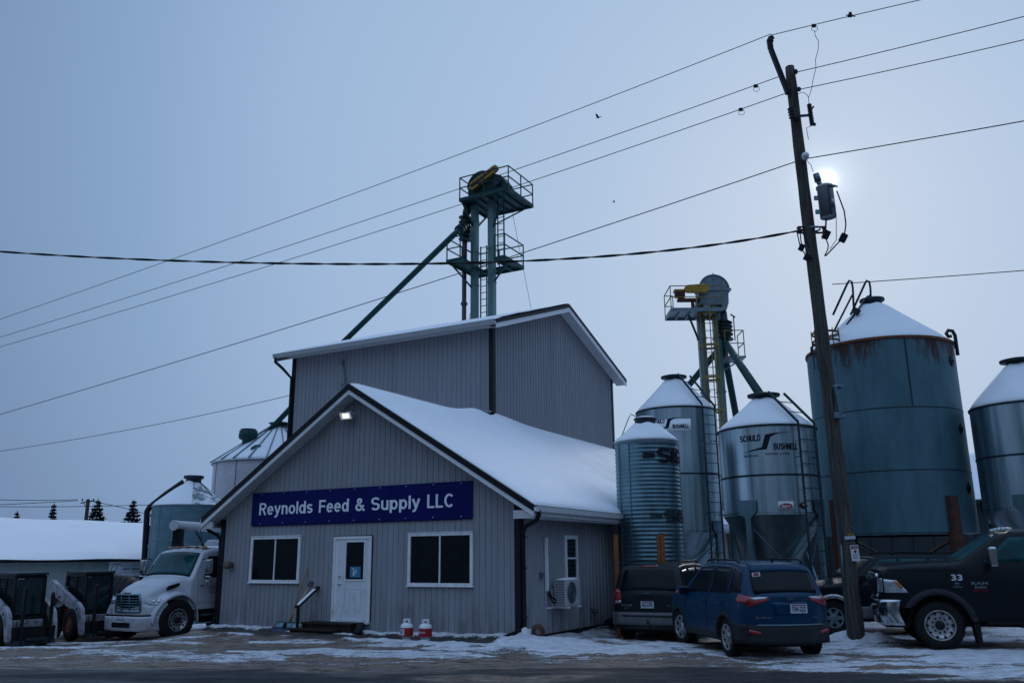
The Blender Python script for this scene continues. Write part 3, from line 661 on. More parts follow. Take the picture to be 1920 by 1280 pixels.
# separate things fixed to or standing by the shop
def sign():
    t = thing('store_sign', 'long blue sign with white shop name across the gable front', 'sign', LW(-8.68, -.012, 2.79), BROT)
    w_, h_ = 7.38, .91
    mb = MB(); mb.box((0, -.04, 0), (2.46-.004, 0, h_)); mb.box((2.46, -.041, 0), (4.92-.004, 0, h_)); mb.box((4.92, -.04, 0), (w_, 0, h_)); mb.box((.02, -.03, -.02), (w_-.02, 0, -.0)); 
    mb.build('panel', M['sign_blue'], t, bevel=.004)
    x = .30
    for word, ww in (('Reynolds', 1.98), ('Feed', 1.03), ('&', .30), ('Supply', 1.55), ('LLC', .80)):
        mb = MB(); glyphs(mb, word, x, ww, .335, TR((0, -.0425, .285))); x += ww+.225; mb.build('lettering', M['sign_white'], t)
    mb = MB()
    for i in range(9):
        for z in (.05, h_-.05): mb.lathe([(0, .006), (.014, .005), (.016, 0)], 8, TR((.35+i*.84, -.041, z), (PI/2, 0, 0)))
    mb.build('bolts', M['chrome'], t)
sign()
def floodlight():
    t = thing('floodlight', 'lit floodlight under the peak of the shop gable', 'floodlight', LW(-5.16, -.02, 5.62), BROT)
    T = TR((0, -.22, .02), (R_(28), 0, 0))
    mb = MB(); mb.box((-.05, 0, -.03), (.05, -.02+.02, .1)); mb.bar((0, 0, .05), (0, -.14, .05), .04); mb.build('bracket', M['trim_white'], t)
    mb = MB(); w_, h_ = .21, .115
    mb.add([(-w_, -.08, -h_), (w_, -.08, -h_), (w_, -.08, h_), (-w_, -.08, h_), (-w_*.6, .10, -h_*.6), (w_*.6, .10, -h_*.6), (w_*.6, .10, h_*.6), (-w_*.6, .10, h_*.6)], [(4,5,6,7), (0,1,5,4), (1,2,6,5), (2,3,7,6), (3,0,4,7)], T)
    for a, b in (((-w_, -.095, -h_), (-w_+.03, -.07, h_)), ((w_-.03, -.095, -h_), (w_, -.07, h_)), ((-w_+.03, -.095, h_-.025), (w_-.03, -.07, h_)), ((-w_+.03, -.095, -h_), (w_-.03, -.07, -h_+.025))): mb.box(a, b, T)
    mb.build('housing', M['ac_case'], t)
    mb = MB(); mb.box((-w_+.03, -.078, -h_+.025), (w_-.03, -.074, h_-.025), T); mb.build('reflector', M['lamp_dim'], t)
    mb = MB()
    for x in (-.055, .06): mb.box((x-.045, -.092, -.06), (x+.045, -.079, .06), T)
    mb.build('lit_panel', M['lamp_lit'], t, bevel=.01)
floodlight()
t = thing('wall_vent', 'round brown exhaust vent left of the small front window', 'vent', LW(-9.36, 0, 1.72), BROT)
mb = MB(); mb.box((-.13, -.02, -.13), (.13, .0, .13)); mb.build('plate', M['siding2'], t)
mb = MB(); mb.lathe([(.085, 0), (.085, .13), (.115, .13), (.115, .24), (.10, .25), (0, .25)], 20, TR((0, -.01, 0), (PI/2, 0, 0))); mb.build('hood', M['vent'], t)
mb = MB(); mb.tube([(-5.60, .015, 7.15), (-5.60, -.03, 7.1), (-5.57, -.03, 6.72), (-5.54, -.05, 6.5)], .022, 8)
# service mast is fixed on the tower block wall above the shop ridge
t = thing('service_mast', 'thin grey conduit rising on the tower block above the shop ridge', 'conduit', LW(-5.9, 7.24, 7.1), BROT)
P0 = PL(643, 680, LW(0, 7.26), by_); P1 = PL(650, 722, LW(0, 7.26), by_)
inv = (Matrix.Translation(LW(-5.9, 7.24, 7.1)) @ Rz(BROT)).inverted()
a_ = inv @ P0; b_ = inv @ P1
mb = MB(); mb.tube([a_, a_*.5+b_*.5+Vector((0, -.02, 0)), b_+Vector((0, -.02, -.4))], .03, 8); mb.box((a_.x-.09, -.1, a_.z), (a_.x+.07, .0, a_.z+.12)); mb.box((a_.x-.05, -.07, a_.z-.9), (a_.x+.09, .0, a_.z-.86)); mb.build('pipe', M['steel_grey'], t)

def ac():
    t = thing('air_conditioner', 'boxy outdoor air conditioner bracketed to the shop side wall with snow on top', 'air conditioner', LW(0, 1.5, .69), BROT)
    mb = MB(); x0, x1, L_, H_ = .12, .44, .84, .62
    mb.box((x0, 0, 0), (x1, L_, H_)); c = mb.build('casing', M['ac_case'], t, bevel=.012)
    mb = MB()
    for i in range(15): mb.box((x0+.03, -.012, .03+i*.038), (x1-.04, -.001, .052+i*.038))
    mb.box((x0+.03, -.004, .02), (x1-.04, -.0005, H_-.02), mi=1)
    mb.build('louvre', [M['ac_case'], M['black']], t)
    Tf = TR((x1, .34, .31), (0, PI/2, 0))
    mb = MB(); mb.lathe([(0, .003), (.25, .003)], 32, Tf, mi=1)
    for r in (.06, .10, .14, .18, .22, .255): mb.lathe([(r-.005, .006), (r-.005, .014), (r+.005, .014), (r+.005, .006)], 32, Tf)
    for i in range(12):
        a = i*PI/6; mb.bar((x1+.012, .34+.04*math.cos(a), .31+.04*math.sin(a)), (x1+.012, .34+.255*math.cos(a), .31+.255*math.sin(a)), .008)
    mb.build('fan_grille', [M['steel_grey'], M['black']], t)
    mb = MB(); mb.box((x1, .66, .04), (x1+.008, .80, H_-.05)); mb.box((x1+.008, .70, .42), (x1+.03, .77, .5)); mb.build('side_panel', M['ac_case'], t)
    mb = MB()
    for y in (.1, .74): mb.bar((.0, y, -.03), (.5, y, -.03), .035, .04); mb.bar((.02, y, -.02), (.02, y, .4), .035, .03)
    mb.box((.02, -.22, -.06), (.05, .9, -.02)); mb.build('bracket', M['trim_white'], t)
    mb = MB(); mb.grid(lambda u, v: (x0+.02+u*(x1-x0-.04), .03+v*.72, H_+.045*math.sin(PI*u)**.5*math.sin(PI*v)**.4+.003), 10, 12); mb.build('snow_cap', M['snow'], t)
    mb = MB(); mb.tube([(x0+.05, -.005, .15), (x0-.02, -.08, .2), (.05, -.16, .38), (.045, -.2, .42)], .025, 8); mb.tube([(x0+.07, -.005, .1), (x0+.02, -.1, .08), (.06, -.2, .3)], .018, 8); mb.build('hose', M['black'], t)
ac()
t = thing('line_cover', 'white vertical pipe cover on the shop side wall left of the window', 'pipe cover', LW(0, 1.28, 1.05), BROT)
mb = MB(); mb.box((.002, -.035, 0), (.075, .035, 1.22)); mb.box((.002, -.045, 1.22), (.085, .045, 1.27)); mb.build('cover', M['trim_white'], t, bevel=.008)
mb = MB(); mb.tube([(.03, -.055, 1.25), (.03, -.06, -.3)], .012, 6); mb.build('pipe', M['trim_white'], t)
tag(MB().box((.0, -.07, 0), (.09, .07, .14), TR(LW(0, 1.02, 1.36), (0, 0, BROT))).box((.09, -.05, .02), (.10, .05, .12), TR(LW(0, 1.02, 1.36), (0, 0, BROT))).build('junction_box', M['steel_grey'], bevel=.006), 'small grey electrical box beside the white pipe cover', 'electrical box')
t = thing('gas_meter', 'small brown gas fitting low on the shop side wall', 'gas meter', LW(0, 3.9, 0), BROT)
mb = MB(); mb.lathe([(0, 0), (.07, 0), (.09, .05), (.07, .12), (0, .13)], 14, TR((.14, 0, .38))); mb.build('regulator', M['rope_grey'], t)
mb = MB(); mb.tube([(.14, 0, -.05), (.14, 0, .4)], .02, 8); mb.tube([(.14, 0, .45), (.02, 0, .5)], .018, 8); mb.build('pipe', M['rope_grey'], t)
t = thing('debris_bag', 'crumpled black bag on the snow by the shop side wall', 'bag', LW(.55, 4.8, 0), BROT)
mb = MB(); mb.grid(lambda u, v: (.42*math.sin(PI*v)*math.cos(2*PI*u)*(1+.2*math.sin(9*u+4*v)), .6*math.sin(PI*v)*math.sin(2*PI*u)*(1+.2*math.cos(13*u)), .13+.14*math.cos(PI*v)*(1+.25*math.sin(17*u+3))), 22, 12); mb.build('bag', M['black'], t)
t = thing('splash_guard', 'black downspout tray with a white flared spout at the shop corner', 'downspout tray', LW(.15, -.1, 0), BROT)
mb = MB(); mb.prism([(-.75, .04), (-.1, .26), (.05, .26), (.05, .0), (-.7, .0)], -.16, .14); mb.build('tray', M['black'], t, bevel=.01)
mb = MB(); mb.prism([(.02, .08), (.03, .30), (.12, .33), (.17, .29), (.14, .08)], -.20, -.16); mb.prism([(.16, .09), (.17, .29), (.20, .29), (.19, .09)], -.19, .0); mb.build('spout', M['trim_white'], t, bevel=.006)
mb = MB(); mb.lathe([(.07, -.04), (.15, -.04), (.17, 0), (.15, .04), (.07, .04)], 20, TR((.33, .02, .22), (PI/2, 0, .2))); mb.build('drain_ring', M['rust'], t)

def steps():
    t = thing('door_steps', 'dark wooden steps with a snowy sloping handrail at the shop door', 'steps', LW(-5.2, 0, 0), BROT)
    mb = MB(); mb.box((-.92, -.62, .245), (.72, -.09, .295)); mb.build('platform', M['wood_dark'], t, bevel=.006)
    mb = MB(); mb.box((-1.0, -.98, .115), (.42, -.64, .16)); mb.build('tread', M['wood_dark'], t, bevel=.006)
    mb = MB(); mb.box((-.88, -.60, -.03), (-.82, -.1, .244)); mb.box((-.82, -.58, .02), (.64, -.55, .244)); mb.box((.64, -.60, -.03), (.70, -.1, .244)); mb.box((-.98, -.94, -.03), (-.92, -.64, .114)); mb.box((-.92, -.92, -.02), (.34, -.89, .114)); mb.box((.34, -.94, -.03), (.40, -.64, .114)); mb.build('riser', M['wood_dark'], t)
    mb = MB(); mb.tube([(.80, -.36, .29), (.84, -.38, .18), (.74, -.44, .05), (.62, -.5, -.02)], [.06, .11, .09, .06], 10); mb.build('mat_roll', M['clad_dark'], t)
    mb = MB(); mb.bar((-.93, .0, 1.14), (-.93, -.78, .66), .13, .05); r = mb.build('handrail', M['wood_dark'], t, bevel=.004)
    mb = MB(); mb.bar((-.93, -.14, 1.093), (-.93, -.74, .722), .085, .018); mb.build('snow_strip', M['snow'], r)
    mb = MB(); mb.bar((-.93, -.72, .64), (-.93, -.72, -.05), .045, .08); mb.build('post', M['wood_dark'], t)
steps()
def shovel(name, label, p, top, blade_m, wood, dgrip, blade_w, cat, scrape):
    t = thing(name, label, cat, LW(*p), BROT)
    top = Vector(top)
    mb = MB(); mb.tube([(0, .02, .12), (top.x*.5-.01, top.y*.5, top.z*.5+.06), top], .017, 8); mb.build('handle', wood, t)
    mb = MB()
    def bl(u, v):
        x = (u-.5)*blade_w; zz = v*scrape[1]; return (x, -.10+ .12*v*v + .02*math.cos(u*PI*4), zz+.012)
    mb.grid(bl, 14, 5); mb.build('blade', blade_m, t, solid=.012)
    mb = MB(); mb.prism([(-.13, .02), (.13, .02), (.03, .22), (.025, .26), (-.025, .26), (-.03, .22)], -.03, .03, TR((0, 0, 0), (R_(-8), 0, 0))); mb.build('socket', M['black'], t, bevel=.008)
    if dgrip:
        d = top.normalized(); x = Vector((1, 0, 0)); a = top - d*.04
        mb = MB(); mb.tube([a, a+d*.05+x*.05, a+d*.15+x*.06, a+d*.16, a+d*.15-x*.06, a+d*.05-x*.05, a], .014, 8); mb.build('grip', M['black'], t)
shovel('snow_pusher', 'wide pale snow pusher on a long reddish wooden handle against the wall', (-6.72, -.42, 0), (.22, .38, 1.62), M['galv'], M['wood_handle'], False, .92, 'snow shovel', (0, .26))
shovel('snow_shovel', 'dark blue snow shovel with a black grip leaning beside the handrail', (-6.68, -.62, 0), (.30, .56, 1.16), M['blue_plastic'], M['wood_pale'], True, .84, 'snow shovel', (0, .13))
def tank(px, name, label, txt_):
    p = px; t = thing(name, label, 'gas cylinder', p, BROT, group='propane cylinders by the shop wall')
    mb = MB(); mb.lathe([(.10, 0), (.10, .035), (.09, .04)], 24); mb.lathe([(0, .03), (.09, .035), (.135, .07), (.152, .12), (.152, .29), (.14, .335), (.10, .37), (.05, .385), (0, .39)], 28); mb.build('body', M['trim_white'], t)
    mb = MB(); mb.lathe([(.1545, .09), (.1545, .275)], 28, mi=0)
    if txt_: text_mb(mb, 'Propane', .06, TR((0, 0, .17)), mi=1, fit=.19, fitz=.075, wrapR=.152, wrapA=-.7, bold=.02)
    else:
        mb.lathe([(.1565, .11), (.1565, .25)], 10, a0=-PI/2-.85, a1=-PI/2+.25, mi=1); mb.lathe([(.158, .15), (.158, .21)], 4, a0=-PI/2-.45, a1=-PI/2-.2, mi=2)
    mb.build('sleeve', [M['red_paint'], M['text_white'], M['paint_blue']], t)
    mb = MB(); mb.lathe([(.085, .375), (.085, .44)], 20, a0=.9, a1=2*PI-.9+0, T=Rz(-PI/2)); mb.lathe([(.085, .44), (.085, .47)], 20, a0=-2.6, a1=2.6, T=Rz(PI/2)); mb.build('collar', M['trim_white'], t, solid=.008)
    mb = MB(); mb.tube([(0, 0, .38), (0, 0, .43)], .02, 8); mb.tube([(-.02, -.01, .42), (.05, -.01, .42)], .016, 8); mb.build('valve', M['vent'], t)
tank(LW(-2.62, -.82), 'gas_cylinder', 'propane cylinder with a white square label, the left one of two', False)
tank(LW(-2.10, -.80), 'gas_cylinder', 'propane cylinder with white script on its red band, the right one of two', True)

# ------------------------------------------------------------------ tall tower block behind
def barn():
    t = thing('mill_tower', 'tall grey metal sided mill block with gabled snowy roof behind the shop', 'mill building', LW(0, 0), BROT)
    X0, X1, Y0, Y1 = -14.42, -5.0, 7.3, 18.25; RY = 12.72
    rl = lambda y: 11.98 - abs(y-RY)*.345       # roof top line
    mb = MB(); zf = rl(Y0)-.30
    ribwall(mb, X0, X1, 0, lambda x: zf, .205, .02, .014, TR((0, Y0, 0)))
    TR_ = TR((X1, 0, 0)) @ Rz(PI/2)
    ribwall(mb, Y0, RY, 0, lambda y: rl(y)-.22, .225, .055, -.03, TR_); ribwall(mb, RY, Y1, 0, lambda y: rl(y)-.22, .225, .055, -.03, TR_)
    TL_ = TR((X0, 0, 0)) @ Rz(-PI/2)
    ribwall(mb, -Y1, -RY, 0, lambda y: rl(-y)-.22, .225, .055, -.03, TL_); ribwall(mb, -RY, -Y0, 0, lambda y: rl(-y)-.22, .225, .055, -.03, TL_)
    ribwall(mb, -X1, -X0, 0, lambda x: zf, .225, .055, .03, TR((0, Y1, 0)) @ Rz(PI))
    mb.build('wall', M['siding2'], t)
    mb = MB()
    for x, y in ((X0, Y0), (X1, Y0), (X1, Y1)):
        sx = -1 if x == X0 else 1; sy = -1 if y == Y0 else 1; mb = MB()
        mb.box((min(x+sx*.04, x-sx*.14), min(y+sy*.004, y+sy*.04), 0), (max(x+sx*.04, x-sx*.14), max(y+sy*.004, y+sy*.04), zf))
        mb.box((min(x+sx*.008, x+sx*.04), min(y+sy*.004, y-sy*.14), 0), (max(x+sx*.008, x+sx*.04), max(y+sy*.004, y-sy*.14), zf))
        mb.build('corner_trim', M['trim_black'], t)
    XA, XB, YA, YB = X0-.5, X1+.5, Y0-.58, Y1+.58
    mb = MB()
    for a, b in ((YA, RY), (RY, YB)): mb.prism([(a, rl(a)-.05), (b, rl(b)-.05), (b, rl(b)), (a, rl(a))], XA, XB, axis='x')
    roof = mb.build('roof', M['trim_black'], t)
    mb = MB()
    def sn(u, v):
        y = YA+.02+(YB-YA-.04)*v; x = XA+.03+(XB-XA-.06)*u
        return (x, y, rl(y)+.012+.05*min(1, min(v, 1-v)*25)+.03*float(fbm(np.array(x*1.5), np.array(y*1.2), 3, 8)))
    mb.grid(sn, 50, 50); mb.build('snow_cover', M['snow'], roof)
    for x, s in ((XB, 1), (XA, -1)):
        for name, m_, o0, o1, t0, t1 in (('rake_edge', 'trim_black', .02, -.12, -.02, .03), ('rake_board', 'trim_white', -.12, -.30, -.03, .012)):
            mb = MB()
            for a, b in ((YA, RY), (RY, YB)): mb.prism([(a, rl(a)+o1), (b, rl(b)+o1), (b, rl(b)+o0), (a, rl(a)+o0)], min(x+s*t0, x+s*t1), max(x+s*t0, x+s*t1), axis='x')
            mb.build(name, M[m_], t)
    mb = MB(); 
    for (xa, xb) in ((X1+.035, XB-.035), (XA+.035, X0-.035)):
        for a, b in ((YA+.05, RY), (RY, YB-.05)):
            n = 22
            for i in range(n):
                p = a+(b-a)*i/n; q = a+(b-a)*(i+1)/n-.015; mb.prism([(p, rl(p)-.27), (q, rl(q)-.27), (q, rl(q)-.255), (p, rl(p)-.255)], xa, xb, axis='x')
    n = 40
    for (ya, yb) in ((YA+.05, Y0-.045), (Y1+.045, YB-.05)):
        for i in range(n): mb.box((XA+.05+(XB-XA-.1)*i/n, ya, zf-.012), (XA+.05+(XB-XA-.1)*(i+1)/n-.02, yb, zf+.003))
    mb.build('soffit', M['soffit'], t)
    mb = MB(); mb.box((XA, YA-.005, zf-.03), (XB-.03, YA+.04, rl(YA)-.05)); mb.box((XA, YB-.04, zf-.03), (XB-.03, YB+.005, rl(YB)-.05)); mb.build('fascia', M['trim_white'], t)
    mb = MB(); z = rl(YA)
    mb.prism([(YA-.005, z-.17), (YA-.09, z-.16), (YA-.13, z-.03), (YA-.14, z+.0), (YA-.125, z+.0), (YA-.08, z-.14), (YA-.01, z-.15)], XA, XB-.02, axis='x')
    g = mb.build('gutter', M['ac_case'], t)
    mb = MB(); mb.tube([(XA+.12, YA-.07, z-.15), (XA+.12, YA-.07, z-.32), (XA+.3, YA+.15, z-.55), (X0+.02, Y0-.09, z-.95), (X0+.02, Y0-.09, .3)], .06, 8); mb.build('downspout', M['trim_black'], t)
barn()

# ------------------------------------------------------------------ silos and bins
def cyl_top(px, py, Y): return A(px, py, Y)
def wall_profile(R, z0, z1, rib=0, amp=0):
    if not rib: return [(R, z0), (R, z1)]
    n = int((z1-z0)/rib); pr = []
    for i in range(n*4+1):
        z = z0+(z1-z0)*i/(n*4); pr.append((R+amp*math.sin(2*PI*i/4+.3), z))
    return pr
def ladder_parts(t, R, z0, z1, zc, rc, phi, width=.55, st=.13, m=None, rung=.33, name='ladder'):
    """rails up the wall at azimuth phi (0 faces the camera, + to the right) then up the cone to radius rc, height zc"""
    m = m or M['steel_dark']
    mb = MB(); c, s = math.cos(phi), math.sin(phi)
    def P(r, z, u): return Vector((r*s + u*c, -r*c + u*s, z))
    for u in (-width/2, width/2):
        mb.bar(P(R+st, z0, u), P(R+st, z1+.05, u), .05, .05); mb.bar(P(R+st, z1+.05, u), P(rc, zc+.14, u), .05, .06)
        for z in np.arange(z0+.6, z1, 1.25): mb.bar(P(R-.01, z, u), P(R+st, z, u), .03)
    z = z0+.2
    while z < z1: mb.bar(P(R+st, z, -width/2), P(R+st, z, width/2), .022); z += rung
    n = int(math.hypot(zc-z1, R-rc)/rung)
    for i in range(1, n):
        k = i/n; r = (R+st)*(1-k)+rc*k; zz = (z1+.05)*(1-k)+(zc+.14)*k; mb.bar(P(r, zz, -width/2), P(r, zz, width/2), .022)
    return mb.build(name, m, t)
def cone_snow(t, R, z1, rc, zc, m=None, thick=.05, parent=None, over=.02, bare=None):
    def fn(u, v):
        a = 2*PI*u; k = v; r = (R+over)*(1-k)+rc*k; z = z1*(1-k)+zc*k
        th = thick*(.35+.65*min(1, v*9))*(1 if v < .97 else .4) + .018*math.sin(a*5+v*3)*min(1, v*4)
        return (r*math.cos(a), r*math.sin(a), z+th)
    mb = MB(); mb.grid(fn, 56, 14)
    vs = []
    for i in range(57): a = 2*PI*i/56; p = fn(i/56, 0); vs += [p, (R*math.cos(a), R*math.sin(a), z1-.0)]
    mb.add(vs, [(2*i, 2*i+1, 2*i+3, 2*i+2) for i in range(56)])
    return mb.build('snow_cover', m or M['snow'], parent or t)
def ring(mb, R, z, h=.03, d=.025, n=48): mb.lathe([(R-.01, z-h), (R+d, z-h*.8), (R+d, z+h*.8), (R-.01, z+h)], n, smooth=False)
def bolts(mb, R, z, n=60, s=.02):
    for i in range(n):
        a = 2*PI*i/n; mb.box((-s, -s, -s), (s, s, s), TR((R*math.cos(a), R*math.sin(a), z), (0, 0, a)))

def small_bin():
    Y = 25.0; R = 59.5/1630*Y
    c = A(1211, 820, Y); zt = A(1211, 831, Y).z; t = thing('corrugated_bin', 'small corrugated steel bin with dark block letters beside the shop eave', 'grain bin', (c.x, Y, 0))
    mb = MB(); mb.lathe(wall_profile(R, 0.02, zt, .112, .013), 72); w_ = mb.build('wall', M['galv'], t)
    mb = MB()
    for a in (-2.75, -2.3, -.12): 
        T = Rz(a); mb.box((R+.005, -.008, .1), (R+.026, .008, zt-.02), T)
    ring(mb, R, zt-.02, .05, .03); mb.build('seam_strips', M['steel_grey'], t)
    mb = MB(); rc = .30; zc = A(1208, 797, Y).z
    mb.lathe([(R+.03, zt-.02), (rc, zc), (rc, zc+.0)], 48); roof = mb.build('roof', M['galv'], t)
    cone_snow(t, R+.01, zt, rc, zc, parent=roof, thick=.07, over=.03)
    mb = MB(); mb.lathe([(rc, zc-.03), (rc+.01, zc+.16), (rc+.04, zc+.17), (rc+.03, zc+.2), (0, zc+.2)], 28); lid = mb.build('hatch', M['steel_dark'], roof)
    mb = MB(); mb.grid(lambda u, v: ((rc+.02)*v*math.cos(2*PI*u), (rc+.02)*v*math.sin(2*PI*u), zc+.205+.06*(1-v**3)), 24, 5); mb.build('lid_snow', M['snow'], roof)
    mb = MB(); mb.tube([(-.2, -.1, zc+.2), (-.42, -.1, zc+.32), (-.5, -.12, zc+.2), (-.75, -.2, zt+.15)], .013, 6); mb.build('cable', M['steel_dark'], t)
    for z, k, nm in ((A(1240, 866, Y-R).z, 1., 'text_dark'), (A(1240, 978, Y-R).z, .8, 'steel_dark')):
        mb = MB(); a0 = -.12 if k == 1. else .02
        glyphs(mb, 'SIG', 0, 1.12, .40*k, TR((0, 0, z)), wrapR=R+.022, wrapA=a0+.30, heavy=1.45, off=.004)
        for j in (0, 1):
            pts = []
            for q in range(6):
                a = a0-.16+q*.075; h0 = (.05+.0*q) if j == 0 else 0; pts.append(a)
            vs = []
            for a in pts:
                f = (a-pts[0])/(pts[-1]-pts[0]); zz = z+.20*k+(j-.5)*.10*k*(1-.35*f); 
                vs += [((R+.028)*math.sin(a), -(R+.028)*math.cos(a), zz-.035*k), ((R+.028)*math.sin(a), -(R+.028)*math.cos(a), zz+.03*k)]
            mb.add(vs, [(2*i, 2*i+2, 2*i+3, 2*i+1) for i in range(5)])
        mb.build('lettering', M[nm], t)
small_bin()

def hopper_bin(px, Y, Rpx, rim_y, bot_y, apex, label, logo=None, ladder_phi=.55, legs=True, cone_bottom=None, banner=False, collar=True, ladder=True, ladder_z0=.1, bands=()):
    R = Rpx/1640*Y; c = A(px, rim_y, Y); zt = c.z; zb = A(px, bot_y, Y).z; t = thing('hopper_bin', label, 'feed bin', (c.x, Y, 0))
    rc = .30; zc = A(apex[0], apex[1], Y).z
    mb = MB(); mb.lathe([(R, zb), (R, zt)], 96); mb.build('wall', M['galv_smooth'], t)
    mb = MB(); ring(mb, R, zt-.015, .035, .03, 64); mb.build('rim', M['steel_dark'], t)
    for z in bands: mb = MB(); mb.lathe([(R+.001, z-.03), (R+.006, z-.03), (R+.006, z+.03), (R+.001, z+.03)], 96, smooth=False); mb.build('band', M['steel_dark'], t)
    mb = MB()
    for z in bands: bolts(mb, R+.008, z, 110, .011)
    bolts(mb, R+.004, zb+.05, 110, .012); mb.build('bolts', M['steel_dark'], t)['kind'] = 'stuff'
    mb = MB(); mb.lathe([(R-.005, zb), (.22, zb-1.9), (.22, zb-2.1), (0, zb-2.1)], 64); mb.build('hopper', M['hopper_sheet'], t)
    mb = MB(); mb.lathe([(R+.03, zt-.01), (rc, zc)], 56); roof = mb.build('roof', M['galv_smooth'], t)
    cone_snow(t, R, zt, rc, zc, parent=roof, thick=.06, over=.01)
    mb = MB(); mb.lathe([(rc, zc-.02), (rc, zc+.10), (rc+.16, zc+.10), (rc+.17, zc+.16), (rc+.05, zc+.19), (0, zc+.19)], 28); mb.build('hatch', M['steel_dark'], roof)
    if legs:
        for k in range(4):
            a = PI/4*(2*k+1); x, y = (R-.02)*math.cos(a), (R-.02)*math.sin(a)
            mb = MB(); T = TR((x, y, 0), (0, 0, a)); mb.box((-.05, -.08, -.02), (.05, .08, zb+.35), T); mb.prism([(-.28, .30), (.28, .30), (.28, .0), (.1, -.18), (-.1, -.18), (-.28, 0)], .052, .062, TR((x, y, zb+.1), (0, 0, a)), axis='x'); mb.build('leg', M['galv'], t)
            a2 = a+PI/2; q = Vector(((R-.02)*math.cos(a2), (R-.02)*math.sin(a2), 0)); p = Vector((x, y, 0))
            mb = MB(); mb.bar(p+Vector((0, 0, zb-.25)), q+Vector((0, 0, .5)), .05, .03); mb.bar(q+Vector((0, 0, zb-.25)), p+Vector((0, 0, .5)), .05, .03); mb.build('cross_brace', M['galv'], t)
    if ladder: ladder_parts(t, R, ladder_z0, zt, zc, rc+.2, ladder_phi, .62)
    return t, R, zt, zb, c
# tall one behind
t, R, zt, zb, c = hopper_bin(1267, 30.5, 76, 773, 1000, (1264, 714), 'tall smooth steel bin with a white banner, rising behind the corrugated bin', ladder_phi=.62, bands=(A(1267, 886, 28.9).z,), ladder_z0=.1)
def logo(t, R, z, a0, wd, ban=False, m='text_dark'):
    """two words and a lightning stripe, wrapped on the wall; wd = total width"""
    mb = MB(); T = TR((0, 0, z)); o = .012 if ban else .005
    glyphs(mb, 'SCHULD', 0, wd*.36, wd*.105, T @ TR((0, 0, wd*.16)), shear=.12, wrapR=R, wrapA=a0, heavy=1.35, off=o, depth=.003)
    glyphs(mb, 'BUSHNELL', 0, wd*.42, wd*.105, T, shear=.0, wrapR=R, wrapA=a0+wd*.57/R, heavy=1.35, off=o, depth=.003)
    def W(x, zz): a = a0+x*wd/R; return ((R+o+.004)*math.sin(a), -(R+o+.004)*math.cos(a), zz*wd)
    up = [(.05, -.035), (.2, .01), (.30, .035), (.38, .05), (.44, .25), (.46, .265), (.6, .285), (.75, .292), (.88, .295)]
    lo = [(.05, -.038), (.2, -.01), (.32, .005), (.455, .01), (.53, .215), (.54, .22), (.62, .262), (.75, .284), (.88, .292)]
    vs = []
    for (a, b), (c_, d) in zip(up, lo): vs += [W(a, b), W(c_, d)]
    mb.add(vs, [(2*i, 2*i+1, 2*i+3, 2*i+2) for i in range(len(up)-1)], T)
    text_mb(mb, 'BUSHNELL, IL 61422', .04, T @ TR((0, 0, -wd*.085)), fit=wd*.40, fitz=wd*.05, wrapR=R, wrapA=a0+wd*.43/R, bold=.02, ext=.001)
    if not ban: text_mb(mb, '309-772-3106', .04, T @ TR((0, 0, -wd*.105)), fit=wd*.24, fitz=wd*.05, wrapR=R, wrapA=a0+wd*.06/R, bold=.02, ext=.001)
    return mb.build('lettering', M[m], t)
zb1 = A(1245, 808, 29.1).z; zb2 = A(1245, 785, 29.1).z
mb = MB(); mb.lathe([(R+.002, zb1), (R+.010, zb1), (R+.010, zb2), (R+.002, zb2)], 20, a0=-PI/2-.82, a1=-PI/2+.16, smooth=True)
mb.build('banner', M['sign_white'], t)
logo(t, R, zb1+.10, -.80, 1.28, True)
# near one
t, R, zt, zb, c = hopper_bin(1437, 24.7, 91, 808, 968, (1430, 750), 'wide smooth steel hopper bin with red oval sticker, behind the blue car', ladder_phi=.50, bands=(A(1437, 889, 23.3).z,))
logo(t, R, A(1437, 843, 23.4).z, -.85, 1.62)
zs = A(1425, 948, 23.3).z
mb = MB(); mb.lathe([(R+.003, zs-.13), (R+.007, zs-.13), (R+.007, zs+.12), (R+.003, zs+.12)], 8, a0=-PI/2-.18, a1=-PI/2+.12)
mb.add([((R+.010)*math.sin(-.03+.125*math.cos(q)), -(R+.010)*math.cos(-.03+.125*math.cos(q)), zs-.005+.075*math.sin(q)) for q in np.linspace(0, 2*PI, 28, endpoint=False)], [tuple(range(28))], mi=1)
text_mb(mb, 'Doboy', .1, TR((0, 0, zs-.035)), mi=0, fit=.26, fitz=.11, wrapR=R+.008, wrapA=-.03-.095, bold=.02, ext=.002, shear=.3)
mb.build('oval_sticker', [M['text_white'], M['red_paint']], t)
mb = MB()
def dia(r, z, k, mi): mb.add([(r*math.sin(.33-.115*k), -r*math.cos(.33-.115*k), z), (r*math.sin(.33), -r*math.cos(.33), z-.10*k), (r*math.sin(.33+.115*k), -r*math.cos(.33+.115*k), z), (r*math.sin(.33), -r*math.cos(.33), z+.10*k)], [(0, 1, 2, 3)], mi=mi)
dia(R+.014, zs, 1, 0); dia(R+.018, zs+.035, .35, 1); dia(R+.021, zs+.005, .16, 2); mb.build('hazard_sticker', [M['text_dark'], M['text_white'], M['amber_lens']], t)
